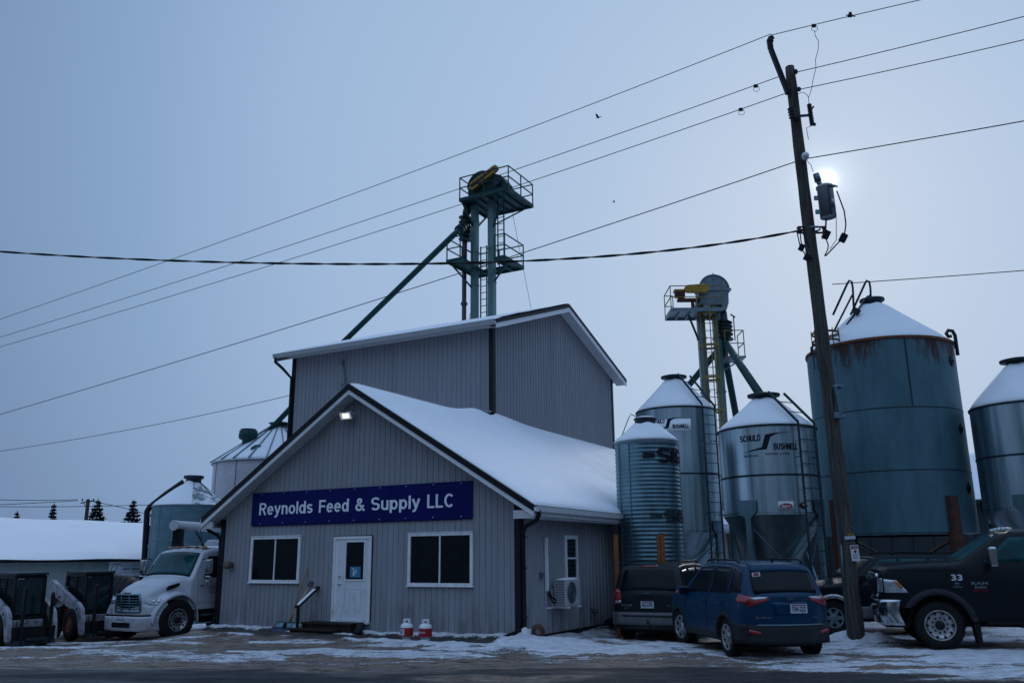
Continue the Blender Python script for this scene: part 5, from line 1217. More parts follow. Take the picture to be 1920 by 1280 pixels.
# ------------------------------------------------------------------ utility pole and its fittings
PB = G(1607, 1205); PY = PB.y
def utility_pole():
    t = thing('utility_pole', 'tall leaning wooden utility pole with yellow tag and white notice by the dark pickups', 'utility pole', (PB.x, PY, 0))
    def Q(px, py, dy=0.): p = A(px, py, PY+dy); return Vector((p.x-PB.x, p.y-PY, p.z))
    top = Q(1482, 126); n = 26; pts = []; rs = []
    for i in range(n+1):
        k = i/n; pts.append(Vector((0, 0, -.2))*(1-k)+top*k + Vector((.02*math.sin(k*5), 0, 0))); rs.append(.185*(1-k)+.125*k+.004*math.sin(i*2.1))
    rs[-1] = .11
    mb = MB(); mb.tube(pts, rs, 20); mb.build('post', M['pole_wood'], t)
    ax = lambda px, py, dy=0: Q(px, py, dy)
    # steel bracket above the top, with post insulator
    mb = MB(); mb.bar(Q(1478, 176, -.14), Q(1445, 92, -.14), .14, .10); mb.bar(Q(1445, 92, -.14), Q(1442.5, 74, -.14), .13, .10); mb.build('top_bracket', M['black'], t, bevel=.01)
    def insul(p, q, r=.06, n=3, m='porcelain', nm='insulator'):
        p = Vector(p); q = Vector(q); pr = []
        for i in range(n): z = i/n; pr += [(r*.55, z), (r, z+.3/n), (r*.95, z+.5/n), (r*.5, z+.6/n)]
        pr = [(0, 0)]+pr+[(r*.5, 1), (0, 1)]; L_ = (q-p).length; T = Matrix.Translation(p) @ (q-p).to_track_quat('Z', 'Y').to_matrix().to_4x4()
        mb = MB(); mb.lathe([(a, b*L_) for a, b in pr], 12, T); return mb.build(nm, M[m], t)
    insul(Q(1444, 79, -.14), Q(1447, 68, -.14), .085, 2)
    insul(Q(1492, 136, -.16), Q(1491, 133, -.3), .06, 2); insul(Q(1498, 168, -.16), Q(1497, 167, -.3), .06, 2); insul(Q(1510, 295, -.17), Q(1510, 290, -.32), .09, 3, 'trim_white'); 
    # cutout fuse on the right, arrester on the left
    mb = MB(); mb.bar(Q(1484, 219, -.2), Q(1521, 216, -.2), .05); mb.build('cutout_arm', M['steel_dark'], t)
    insul(Q(1523, 235, -.2), Q(1517, 195, -.2), .062, 13, nm='cutout_fuse'); insul(Q(1487, 222, -.2), Q(1483, 201, -.2), .10, 4, nm='arrester')
    mb = MB(); mb.tube([Q(1522, 205, -.25), Q(1526, 199, -.3)], .02, 6); mb.tube([Q(1525, 234, -.2), Q(1526, 232, -.2)], .06, 8); mb.build('fuse_hook', M['steel_dark'], t)
    mb = MB()
    for pts_ in ([(1527, 58), (1529, 68), (1535, 78), (1534, 94), (1529, 112), (1530, 128), (1525, 147), (1521, 170), (1516, 183), (1517, 196)], [(1516, 183), (1512, 177), (1505, 173), (1497, 176), (1490, 186), (1491, 198), (1483, 203)], [(1505, 250), (1512, 300), (1521, 310), (1525, 323)], [(1484, 222), (1487, 232), (1490, 240)], [(1522, 236), (1512, 240), (1516, 262)]):
        mb.tube([Q(a, b, -.22) for a, b in pts_], .008, 5)
    mb.build('jumper_wire', M['wire'], t)
    # clamps and little plates
    mb = MB()
    for px, py in ((1522, 430), (1568, 782), (1564, 726)):
        p = Q(px+2, py); mb.lathe([(.175, -.025), (.185, -.02), (.185, .02), (.175, .025)], 20, TR(p))
    mb.build('band', M['galv'], t)
    mb = MB(); 
    for (sx) in (-1, 1):
        p = Q(1522+sx*16, 431); mb.box((-.13, -.03, .06), (.13, .03, .09), TR(p)); mb.box((-.13, -.03, -.09), (.13, .03, -.06), TR(p)); mb.lathe([(.03, -.08), (.06, -.06), (.04, 0), (.06, .06), (.03, .08)], 10, TR(p+Vector((sx*.1, 0, 0))))
    mb.build('clevis', M['steel_dark'], t)
    mb = MB()
    for a, b, r in ((Q(1494, 433, -.05), Q(1500, 461, -.1), .014), (Q(1500, 434, -.05), Q(1503, 461, -.1), .014), (Q(1503, 433, -.05), Q(1518, 464, -.12), .01), (Q(1503, 466, -.1), Q(1512, 481, -.1), .014), (Q(1512, 481, -.1), Q(1523, 485, -.14), .014), (Q(1549, 410, -.3), Q(1548, 430, -.1), .02), (Q(1569, 358, -.3), Q(1583, 396, -.3), .016), (Q(1583, 396, -.3), Q(1586, 420, -.3), .016), (Q(1586, 420, -.3), Q(1583, 444, -.3), .016), (Q(1583, 444, -.3), Q(1565, 462, -.25), .016), (Q(1565, 462, -.25), Q(1548, 480, -.1), .016), (Q(1549, 448, -.1), Q(1553, 460, -.1), .014), (Q(1553, 460, -.1), Q(1552, 468, -.1), .014), (Q(1552, 468, -.1), Q(1546, 480, -.1), .014), (Q(1568, 408, -.3), Q(1568, 450, -.3), .008), (Q(1568, 450, -.3), Q(1556, 467, -.25), .008), (Q(1541, 448, -.1), Q(1549, 444, -.1), .012)): mb.tube([a, b], r, 6)
    mb.build('service_drops', M['wire'], t)
    for px, py, s in ((1503, 464, .06), (1512, 482, .055), (1549, 440, .075), (1581, 446, .075)): mb = MB(); p = Q(px, py, -.12 if px < 1560 else -.3); mb.box((-s, -s*.7, -s*1.3), (s, s*.7, s*1.3), TR(p, (0, .5, 0))); mb.build('wire_connector', M['wire'], t)
    mb = MB(); mb.bar(Q(1566, 724, -.17), Q(1569, 770, -.17), .06, .05); mb.box((-.09, -.05, -.07), (.09, .05, .07), TR(Q(1571, 778, -.2))); mb.box((-.035, -.03, -.25), (.035, .03, .25), TR(Q(1573, 758, -.22), (0, R_(-5), 0))); mb.build('ground_clamp', M['galv'], t)
    mb = MB(); mb.tube([Q(1577, 1020, -.1), Q(1580, 1060, -.11), Q(1589, 1190, -.11)], .014, 6); mb.tube([Q(1545, 600, -.13), Q(1560, 780, -.14), Q(1577, 1020, -.13)], .009, 5); mb.build('ground_wire', M['galv'], t)
    # tags and notice
    def plaque(name, px, py, w_, h_, mats, fn, dy=-.20):
        p = Q(px, py, dy); mb = MB(); T = TR(p, (0, R_(-3), -.18)); mb.box((-w_/2, -.006, -h_/2), (w_/2, .02, h_/2), T); fn(mb, T); return mb.build(name, mats, t)
    plaque('number_tag', 1595, 1001.5, .12, .055, [M['yellow'], M['text_dark']], lambda mb, T: text_mb(mb, '540', .05, T @ TR((-.045, -.008, -.018)), mi=1, fit=.09, fitz=.05, bold=.02, ext=.001))
    plaque('tag_strip', 1594, 1007.5, .22, .07, [M['plate'], M['text_dark']], lambda mb, T: None)
    def note(mb, T):
        mb.box((-.07, -.009, .085), (.07, -.0062, .15), T, 1); mb.box((-.028, -.009, -.028), (.028, -.0062, .028), T @ TR((.01, 0, .03)) @ Matrix.Rotation(PI/4, 4, 'Y'), 1)
        for i in range(4): mb.box((-.05, -.009, -.035-i*.028), (.055-.01*(i % 2), -.0062, -.028-i*.028), T, 2)
        text_mb(mb, 'DANGER', .03, T @ TR((-.055, -.011, .10)), mi=0, fit=.11, fitz=.04, ext=.001)
    plaque('warning_notice', 1603, 1036, .17, .34, [M['text_white'], M['red_lens'], M['text_dark']], note)
    mb = MB()
    for px, py in ((1597, 988), (1593, 995), (1590, 1018), (1594, 1018), (1599, 1017), (1603, 1017)): p = Q(px, py, -.185); mb.lathe([(0, .012), (.012, .01), (.013, 0)], 8, TR(p, (PI/2, 0, 0)))
    mb.build('nails', M['galv'], t)
utility_pole()
def transformer():
    p = A(1549, 380, PY-.02); t = thing('pole_transformer', 'grey cylindrical transformer hung high on the wooden utility pole', 'transformer', (p.x, PY-.05, p.z))
    a = A(1549, 408, PY-.05).z-p.z; b = A(1547, 350, PY-.05).z-p.z; R = .19
    T = TR((0, 0, 0), (0, R_(-1), 0))
    mb = MB(); mb.lathe([(0, a+.05), (R-.01, a+.05), (R, a), (R, b-.06), (R+.02, b-.05), (R+.02, b), (R*.7, b+.05), (0, b+.07)], 28, T); mb.build('tank', M['xformer'], t)
    mb = MB(); mb.lathe([(R+.004, a+.16), (R+.004, a+.29)], 8, T, a0=-1.3, a1=-.45, mi=0); mb.lathe([(R+.004, a+.34), (R+.004, a+.44)], 8, T, a0=-1.3, a1=-.5, mi=1); mb.build('label_patch', [M['paint_blue'], M['text_white']], t)
    mb = MB(); mb.box((-R-.1, -.03, b-.35), (-R+.02, .03, b-.25)); mb.box((-R-.1, -.03, a+.1), (-R+.02, .03, a+.2)); mb.build('mount_lug', M['galv'], t)
    q = A(1529, 338, PY-.05)-A(1549, 380, PY-.05); 
    mb = MB(); top = Vector((-.17, 0, b+.16)); mb.tube([(-.1, 0, b), (-.12, 0, b+.05), (-.13, 0, b+.1), (-.15, 0, b+.15)], [.07, .045, .07, .045], 10); mb.tube([(-.15, 0, b+.14), (-.19, 0, b+.34)], [.085, .075], 10); mb.build('bushing', M['steel_grey'], t)
    mb = MB(); mb.tube([(.0, -R-.015, b-.02), (0, -R-.02, a)], .012, 6); 
    for x in (.05, .13): mb.tube([(x, -R+.02, b-.08), (x+.02, -R-.06, b-.08)], .022, 8)
    mb.tube([(.13, -.1, b-.04), (.26, -.14, b-.06)], .02, 6); mb.build('terminals', M['steel_dark'], t)
transformer()

def wire(label, pts, p0, deg, r=.011, twist=False, deg2=2, extra=0, name='power_line', cat='power line', group='power lines'):
    d = R_(deg); n = Vector((-math.sin(d), -math.cos(d), 0)); pts = sorted(pts)
    xs = np.array([p[0] for p in pts], float); ysv = np.array([p[1] for p in pts], float)
    k = np.polyfit(xs, ysv, min(deg2, len(pts)-1)); X = np.linspace(xs[0]-(80 if xs[0] <= 1 else 0), xs[-1]+(90 if xs[-1] >= 1727 else 0), 90 if twist else 40)
    P = [PL(x, float(np.polyval(k, x)), p0, n) for x in X]; b = P[len(P)//2].copy(); b = P[0].copy()
    mb = MB()
    if twist:
        mb.tube([q-b for q in P], r*.6, 6)
        for ph in (0, PI): mb.tube([q-b+Vector((0, math.cos(i*.9+ph)*r*.9, math.sin(i*.9+ph)*r*.9)) for i, q in enumerate(P)], r*.75, 6)
    else: mb.tube([q-b for q in P], r, 6)
    o = mb.build(name, M['wire']); o.location = b
    tag(o, label, cat, group); return P
PP = Vector((PB.x, PY, 0))
wire('topmost wire running left from the bracket tip of the wooden pole', [(0, 596.4), (322.5, 488.8), (480, 431.4), (720, 341.8), (960, 250), (1242, 142.5), (1446, 66)], PP, 30)
wire('topmost wire running right from the bracket tip off the top of the photo', [(1446, 66), (1480, 58), (1525, 48), (1594, 30), (1727, 0)], PP, 30)
wire('second wire from the top left of the pole, passing behind the elevator head', [(0, 630.5), (450, 492.5), (480, 482.5), (857, 354.5), (960, 318.5), (1242, 219.8), (1470, 143)], PP, 30)
wire('second wire from the top on the right of the wooden pole', [(1492, 136), (1700.5, 86.3), (1920, 31.3)], PP, 30)
wire('third wire from the top left of the pole, passing the elevator platform', [(0, 648.9), (480, 509.4), (864, 383), (992.7, 340), (1242, 252.5), (1480, 175.5)], PP, 30)
wire('third wire from the top on the right of the wooden pole', [(1498.6, 168), (1700.5, 124.9), (1920, 74.9)], PP, 30)
wire('fourth wire from the top on the left, meeting the pole at the white insulator', [(0, 774.9), (240, 707), (480, 634.6), (727.5, 554.4), (868, 510.5), (963.4, 477.7), (1242, 386.6), (1508, 299)], PP, 30, .013)
wire('fourth wire from the top on the right, starting at the white insulator', [(1512, 297.5), (1700.5, 265.7), (1920, 227)], PP, 30, .013)
wire('thick twisted service cable sagging across the whole left sky to the pole', [(0, 471.9), (161, 481), (322, 488.8), (480, 493.3), (720, 495.5), (855, 493), (963, 489.7), (1166, 477.7), (1338, 459.8), (1489, 434), (1506, 431)], PP, 12, .021, True, 4)
wire('thin wire reaching the left corner of the tall mill block', [(0, 845.4), (240, 805.6), (480, 755.8), (543, 741)], LW(-14.5, 7.2), 30, .012)
wire('thin lone wire right of the pole above the big tank', [(1560, 533), (1740, 520.5), (1920, 507)], PP, 20, .010)
# small fittings clipped on the wires
def clip(px, py, label, loop, dy=0):
    P = PL(px, py, PP, Vector((-math.sin(R_(30)), -math.cos(R_(30)), 0))); mb = MB()
    mb.box((-.05, -.03, -.03), (.05, .03, .04))
    if loop: mb.tube([(-.05, 0, 0), (-.07, 0, -.13), (.03, 0, -.16), (.09, 0, -.10), (.07, 0, .01)], .007, 5)
    else: mb.box((-.02, -.02, .03), (.04, .02, .1)); mb.bar((-.1, 0, .02), (.13, 0, -.02), .02)
    o = mb.build('wire_clamp', M['wire']); o.location = P; tag(o, label, 'wire clamp', 'clamps on the power lines')
clip(1417, 162, 'square wire loop hanging on the second wire left of the pole', True)
clip(1389, 206, 'square wire loop hanging on the third wire left of the pole', True)
clip(1526, 49, 'dark clamp with jumper on the top wire just right of the pole', True)
clip(1594, 30, 'small spiky clamp alone on the top wire near the top edge', False)

def bird(px, py, Y, s, label, rot):
    p = A(px, py, Y); t = thing('bird', label, 'bird', p, rot, 'birds in the sky')
    mb = MB(); mb.tube([(0, -.5*s, 0), (0, -.25*s, 0), (0, .1*s, .02), (0, .4*s, .05), (0, .55*s, .04)], [.02*s, .12*s, .15*s, .09*s, .02*s], 8)
    for k in (-1, 1): mb.add([(k*.05*s, .2*s, .05), (k*.05*s, -.15*s, .05), (k*.6*s, -.25*s, .42*s), (k*.95*s, -.1*s, .5*s), (k*.55*s, .22*s, .36*s)], [(0, 1, 2, 3, 4)]); mb.add([(k*.05*s, .2*s, .02), (k*.05*s, -.15*s, .02), (k*.6*s, -.25*s, .40*s), (k*.55*s, .22*s, .34*s)], [(0, 1, 2, 3)])
    mb.build('body', M['bird'], t)
bird(1122, 221, 45, .30, 'larger dark bird with raised wings below the top wire', .8)
bird(1151, 379.5, 60, .22, 'tiny dark bird lower in the sky right of the elevator', 1.6)

# ------------------------------------------------------------------ distant trees and pole
def conifer(px, top, wid, seed, label):
    rnd = random.Random(seed); Y = 95; p = A(px, 1040, Y); H = A(px, top, Y).z+.9; t = thing('spruce_tree', label, 'spruce', (p.x, Y, -.9), 0, 'distant spruces behind the long shed')
    mb = MB(); mb.tube([(0, 0, 0), (0, 0, H*.5), (.05, 0, H*.99)], [.22, .13, .02], 8); mb.build('trunk', M['bark'], t)
    W = wid*1.2/1640*Y; mb = MB(); z = H*.12
    while z < H*.985:
        k = (H-z)/H; L = W*(k**.8)*1.25; n = 9
        for i in range(n):
            a = 2*PI*i/n+rnd.random()*.8; l = L*rnd.uniform(.55, 1.12); dz = -.22*l+rnd.uniform(-.1, .1)
            tip = Vector((math.cos(a)*l, math.sin(a)*l, z+dz+.18*l)); mid = Vector((math.cos(a)*l*.55, math.sin(a)*l*.55, z+dz))
            base = Vector((0, 0, z+.1)); side = Vector((-math.sin(a), math.cos(a), 0))
            w0 = .10+l*.16
            for (q0, q1, ww) in ((base, mid, w0), (mid, tip, w0*.8)):
                mb.add([q0+side*ww*.3, q1+side*ww, q1-side*ww, q0-side*ww*.3], [(0, 1, 2, 3)])
                mb.add([q0, q1+Vector((0, 0, .1)), q1+Vector((0, 0, -.16-.14*rnd.random())), q0+Vector((0, 0, -.15))], [(0, 1, 2, 3)])
            for j in range(5):
                f = rnd.uniform(.35, 1.); q = base.lerp(mid, min(1, f*1.6)) if f < .6 else mid.lerp(tip, (f-.6)/.4); s = (1 if j % 2 else -1)
                mb.add([q, q+side*s*(w0*1.3)+Vector((0, 0, .05)), q+side*s*w0*1.1+Vector((math.cos(a), math.sin(a), 0))*.2+Vector((0, 0, -.1)), q+Vector((math.cos(a), math.sin(a), 0))*.15], [(0, 1, 2, 3)])
        z += .36
    mb.add([(-.1, 0, H-.5), (.1, 0, H-.5), (0, 0, H+.1)], [(0, 1, 2)]); mb.build('crown', M['needles'], t, fix=False)
conifer(22, 957, 17, 1, 'lowest spruce tip at the far left above the snowy shed roof')
conifer(90, 942, 20, 2, 'compact spruce left of the distant crossarm pole')
conifer(173, 934, 34, 3, 'ragged spruce standing just right of the distant crossarm pole')
conifer(241, 936, 34, 4, 'open branched spruce nearest the weathered feed bin')
def far_pole():
    Y = 80; p = A(154, 1040, Y); t = thing('utility_pole', 'distant utility pole with wooden crossarm above the snowy shed roof', 'utility pole', (p.x, Y, -.9))
    H = A(154, 936, Y).z+.9; mb = MB(); mb.tube([(0, 0, 0), (0, 0, H)], [.22, .16], 10); mb.build('post', M['bark'], t)
    mb = MB(); za = A(154, 940.5, Y).z+.9; mb.bar((-.65, 0, za-.1), (.55, 0, za+.1), .12, .1); mb.bar((-.4, 0, za-.05), (0, 0, za-.7), .05); mb.build('crossarm', M['bark'], t)
    mb = MB()
    for x in (-.55, 0, .5): mb.lathe([(.06, 0), (.09, .1), (.03, .2)], 8, TR((x, 0, za+.1)))
    mb.build('insulator', M['porcelain'], t)
far_pole()
PF = A(154, 940, 80)
for lab, pts in (('uppermost faint distant wire left of the far crossarm pole', [(0, 936.5), (75, 937.5), (146, 936)]), ('second faint distant wire left of the far crossarm pole', [(0, 945.5), (75, 942), (146, 938)]), ('lower level distant wire crossing the far left sky', [(0, 949.3), (150, 949), (278, 946)]), ('distant wire dropping right from the far crossarm pole', [(160, 937), (215, 948), (278, 964)])):
    wire(lab, pts, PF, 3, .028, name='distant_wire', group='distant wires')
def bare_tree():
    rnd = random.Random(5); Y = 52; p = A(1532, 1040, Y); t = thing('bare_tree', 'leafless tree glimpsed between the hopper bin and the big tank', 'tree', (p.x, Y, 0))
    H = A(1532, 768, Y).z; mt = MB(); mc = MB()
    mt.tube([(0, 0, 0), (.1, 0, H*.35)], [.28, .18], 8)
    def br(q, d, l, r, k):
        e = q+d*l; mc.tube([q, q.lerp(e, .5)+Vector((rnd.uniform(-.05, .05)*l, 0, rnd.uniform(-.05, .05)*l)), e], [r, r*.8, r*.55], 5, cap=False)
        if k == 0: return
        for i in range(rnd.choice((2, 3, 3))):
            nd = (d+Vector((rnd.uniform(-.75, .75), rnd.uniform(-.75, .75), rnd.uniform(-.15, .55)))).normalized(); br(q.lerp(e, rnd.uniform(.5, 1)), nd, l*rnd.uniform(.62, .85), r*.6, k-1)
    for i in range(6): br(Vector((.1, 0, H*rnd.uniform(.2, .35))), Vector((rnd.uniform(-.5, .5), rnd.uniform(-.5, .5), 1)).normalized(), H*.22, .1, 5)
    mt.build('trunk', M['bark'], t); mc.build('crown', M['bark'], t, fix=False)
bare_tree()

# ------------------------------------------------------------------ vehicles
def lin(pts):
    xs = [p[0] for p in pts]; ys = [p[1] for p in pts]
    return lambda x: float(np.interp(x, xs, ys))
def smooth(pts, s=.05):
    f = lin(pts); return lambda x: sum(f(x+k*s)*w_ for k, w_ in ((-1, .25), (-.5, .25), (0, .0), (.5, .25), (1, .25)))
class Body:
    """x forward, y left, z up. top: roof/hood line; wid: plan half width; tum: inward lean by height; arches: (x, radius, axle z)"""
    def __init__(s, top, wid, tum, sill, arches, fil=.07, crown=.03, bf=.1, br=.06):
        s.x0 = top[0][0]; s.x1 = top[-1][0]; s.top = smooth(top, .045); s.wid = smooth(wid, .03); s.tum = lin(tum); s.sill = sill if callable(sill) else (lambda x: sill)
        s.arch = arches; s.fil = fil; s.crown = crown; s.bf = bf; s.br = br
    def zt(s, x): return s.top(min(max(x, s.x0), s.x1))
    def zb(s, x):
        z = s.sill(x)
        for ax, r, az in s.arch:
            d = abs(x-ax)
            if d < r: z = max(z, az+math.sqrt(r*r-d*d))
        return min(z, s.zt(x)-.12)
    def hw(s, x, z):
        w_ = s.wid(min(max(x, s.x0), s.x1))-s.tum(z); t = s.zt(x); r = min(s.fil, (t-.3)*.3)
        if z > t-r: w_ = w_-r+math.sqrt(max(0, r*r-(z-(t-r))**2))
        return w_
    def bul(s, x, y, w_):
        k = 1-min(1, (y/max(w_, .01))**2)
        f = max(0, (x-(s.x1-.5))/.5); b = max(0, ((s.x0+.4)-x)/.4)
        return k*(s.bf*f-s.br*b)
    def side(s, x, z, sg=1): return Vector((x, sg*s.hw(x, z), z))
    def topp(s, x, f): # f in -1..1 across
        t = s.zt(x); w_ = s.hw(x, t); y = f*w_; return Vector((x+s.bul(x, y, w_+s.fil), y, t+s.crown*(1-f*f)))
    def cap(s, y, z, end):
        x = s.x1 if end > 0 else s.x0; w_ = s.hw(x, z); return Vector((x+s.bul(x, y, w_), y, z))
    def build(s, name, m, parent, dx=.04, bevel=0):
        xs = set(np.round(np.arange(s.x0, s.x1, dx), 4)) | {s.x0, s.x1}
        for ax, r, az in s.arch:
            for q in (-r+.001, -r*.97, r*.97, r-.001, -r-.001, r+.001): xs.add(ax+q)
        xs = sorted(x for x in xs if s.x0 <= x <= s.x1); rows = 9; nf = 4; nc = 8; V = []; 
        for x in xs:
            zb, zt = s.zb(x), s.zt(x); r = min(s.fil, (zt-.3)*.3); zz = [zb+(zt-r-zb)*i/rows for i in range(rows+1)]+[zt-r+r*math.sin(PI/2*i/nf) for i in range(1, nf+1)]
            L_ = [s.side(x, z) for z in zz]; 
            Cc = [s.topp(x, 1-2*i/nc) for i in range(1, nc)]
            V.append(L_+Cc+[Vector((p.x, -p.y, p.z)) for p in reversed(L_)])
        mb = MB(); n = len(V[0]); vs = [p for ring_ in V for p in ring_]
        fs = [(i*n+j, i*n+j+1, (i+1)*n+j+1, (i+1)*n+j) for i in range(len(V)-1) for j in range(n-1)]
        mb.add(vs, fs, smooth=True); nz = rows+nf
        for e, ring_ in ((-1, V[0]), (1, V[-1])):
            g = []
            for j in range(nz+1):
                a, b = ring_[j], ring_[n-1-j]; row = [a]
                for i in range(1, nc): y = a.y*(1-2*i/nc); row.append(Vector((a.x+s.bul(a.x, y, a.y), y, a.z)) if j < nz else ring_[nz+i])
                g.append(row+[b])
            vs = [p for row in g for p in row]; mb.add(vs, [(j*(nc+1)+i, j*(nc+1)+i+1, (j+1)*(nc+1)+i+1, (j+1)*(nc+1)+i) for j in range(nz) for i in range(nc)], smooth=True)
        return mb.build(name, m, parent)
    def patch(s, name, m, parent, kind, lo, hi, nu=10, nv=6, off=.006, sg=1, thick=.012, mi=None):
        """lo/hi polylines in (x,z) for 'side', (x,f) for 'top', (y,z) for 'cap'"""
        def pl(P, u):
            n = len(P)-1; k = min(int(u*n), n-1); f = u*n-k; return (P[k][0]*(1-f)+P[k+1][0]*f, P[k][1]*(1-f)+P[k+1][1]*f)
        fn = {'side': lambda a, b: s.side(a, b, sg), 'top': lambda a, b: s.topp(a, b), 'cap': lambda a, b: s.cap(a, b, sg)}[kind]
        def Pt(u, v):
            a, b = pl(lo, u); c, d = pl(hi, u); A_, B_ = a*(1-v)+c*v, b*(1-v)+d*v; p = fn(A_, B_); e = .012
            du = fn(A_+e, B_)-fn(A_-e, B_); dv = fn(A_, B_+e)-fn(A_, B_-e); nn = du.cross(dv)
            if nn.length < 1e-9: return p
            nn.normalize(); ctr = Vector(((s.x0+s.x1)/2, 0, .8)); 
            if kind == 'side': ref = Vector((0, sg, 0))
            elif kind == 'cap': ref = Vector((sg, 0, 0))
            else: ref = Vector((0, 0, 1))
            if nn.dot(ref) < 0: nn = -nn
            return p+nn*off
        mb = MB(); mb.grid(Pt, nu, nv); o = mb.build(name, m, parent); md = o.modifiers.new('s', 'SOLIDIFY'); md.thickness = thick; md.offset = -1 if True else 0
        # solidify inward whichever way normals came out
        me = o.data; c = Vector((0, 0, .8)); f0 = me.polygons[len(me.polygons)//2]; ref = {'side': Vector((0, sg, 0)), 'cap': Vector((sg, 0, 0)), 'top': Vector((0, 0, 1))}[kind]
        if f0.normal.dot(ref) < 0: me.flip_normals()
        return o
def wheel(parent, pos, R, wd, rimR, style, sg, steer=0, rim_m='alu', n=6):
    """sg=+1: outer face towards +y"""
    T = Matrix.Translation(Vector(pos)) @ Matrix.Rotation(steer, 4, 'Z') @ Matrix.Rotation(-sg*PI/2, 4, 'X')
    h = wd/2; mb = MB()
    mb.lathe([(rimR, -h*.9), (rimR+.02, -h), (R*.86, -h), (R*.96, -h*.82), (R, -h*.55), (R, -h*.1), (R-.012, -h*.08), (R-.012, h*.08), (R, h*.1), (R, h*.55), (R*.96, h*.82), (R*.86, h), (rimR+.02, h), (rimR, h*.9)], 36, T)
    for k in range(36):
        a = k*2*PI/36; mb.box((R*.93, -.014, -h*.8), (R+.007, .014, -h*.15), T @ Rz(a)); mb.box((R*.93, -.014, h*.15), (R+.007, .014, h*.8), T @ Rz(a+.08))
    w_ = mb.build('wheel', M['rubber'], parent)
    mb = MB()
    if style == 'holes':
        mb.lathe([(rimR, h*.9), (rimR-.02, h*.95), (rimR-.03, h*.82), (rimR*.92, h*.66), (rimR*.60, h*.60), (rimR*.40, h*.56), (0, h*.56)], 40, T)
        for k in range(n): a = k*2*PI/n; mb.lathe([(0, h*.62+.012), (rimR*.085, h*.62+.012), (rimR*.09, h*.4)], 12, T @ Rz(a) @ TR((rimR*.78, 0, 0)), mi=1)
        for k in range(10): a = k*PI/5+.2; mb.lathe([(0, h*.62+.03), (.017, h*.62+.025), (.02, h*.4)], 8, T @ Rz(a) @ TR((rimR*.48, 0, 0)), mi=1)
        mb.lathe([(rimR*.30, h*.80), (rimR*.27, h*1.0), (0, h*1.03)], 20, T, mi=1)
    else:
        mb.lathe([(rimR, h*.9), (rimR-.015, h*.95), (rimR-.03, h*.7), (rimR-.05, h*.2), (rimR*.4, h*.1), (0, h*.1)], 32, T, mi=1)
        mb.lathe([(rimR, h*.9), (rimR-.015, h*.97), (rimR-.035, h*.75)], 32, T)
        for k in range(n):
            a = k*2*PI/n; w0, w1 = .05, .034
            for q in ((-.5, .5) if style == 'twin' else (0,)): mb.add([(.04, -w0+q*.05, h*.72), (rimR-.02, -w1+q*.1, h*.82), (rimR-.02, w1+q*.1, h*.82), (.04, w0+q*.05, h*.72), (.04, -w0, h*.3), (rimR-.02, -w1+q*.1, h*.4), (rimR-.02, w1+q*.1, h*.4), (.04, w0, h*.3)], [(0, 1, 2, 3), (0, 4, 5, 1), (3, 2, 6, 7)], T @ Rz(a))
        mb.lathe([(.09, h*.5), (.085, h*.78), (.05, h*.86), (0, h*.86)], 18, T)
    mb.build('rim', [M[rim_m], M['black']], w_)
    return w_
def under(parent, x0, x1, w_, z0, z1, wells=()):
    mb = MB(); mb.box((x0, -w_, z0), (x1, w_, z1)); mb.build('underbody', M['black'], parent)
def plate(parent, body, text, y, z, end, w_=.31, h=.155, off=.02):
    p = body.cap(y, z, end); T = TR((p.x+end*off, p.y, p.z), (0, 0, -PI/2 if end < 0 else PI/2))
    mb = MB(); mb.box((-w_/2, -.006, -h/2), (w_/2, .006, h/2), T); mb.box((-w_*.42, -.008, h*.32), (w_*.42, -.0062, h*.42), T, mi=2)
    text_mb(mb, text, .08, T @ TR((-w_*.42, -.008, -h*.28)), mi=1, fit=w_*.84, fitz=h*.72, bold=.02, ext=.001)
    mb.build('licence_plate', [M['plate'], M['text_dark'], M['red_lens']], parent)
def oval_badge(parent, body, y, z, end, a=.09, b=.037):
    p = body.cap(y, z, end); T = TR((p.x+end*.008, p.y, p.z), (0, 0, -PI/2 if end < 0 else PI/2))
    mb = MB()
    for k, mi, d in ((1, 0, 0), (.86, 1, -.004)): mb.prism([(a*k*math.cos(q), b*k*math.sin(q)) for q in np.linspace(0, 2*PI, 24, endpoint=False)], -.01+d, d+.0, T, mi)
    mb.box((-a*.5, -.018, -b*.2), (a*.5, -.0145, b*.15), T, 0)
    mb.build('badge', [M['chrome'], M['paint_blue']], parent)
def door_lines(parent, body, lines, sg):
    mb = MB()
    for pts in lines:
        P = []
        for (a, b), (c, d) in zip(pts[:-1], pts[1:]):
            n = max(2, int(math.hypot(c-a, d-b)/.06)); P += [(a+(c-a)*i/n, b+(d-b)*i/n) for i in range(n)]
        P.append(pts[-1]); mb.tube([body.side(x, z, sg)+Vector((0, sg*.0005, 0)) for x, z in P], .0045, 4, cap=False)
    mb.build('door_gap', M['black'], parent)
def mirror(parent, p, sg, m, s=1., gm='glass_car'):
    mb = MB(); T = TR(p, (0, 0, 0), s); y0, y1 = sorted((.06*sg, .26*sg)); mb.box((-.05, y0, -.02), (.07, y1, .14), T); y0, y1 = sorted((-.03*sg, .08*sg)); mb.box((-.02, y0, -.02), (.05, y1, .03), T)
    o = mb.build('mirror', m, parent, bevel=.03, seg=3)
    y0, y1 = sorted((.08*sg, .24*sg)); mb = MB(); mb.box((-.055, y0, .0), (-.0505, y1, .12), T); mb.build('mirror_glass', M[gm], o)
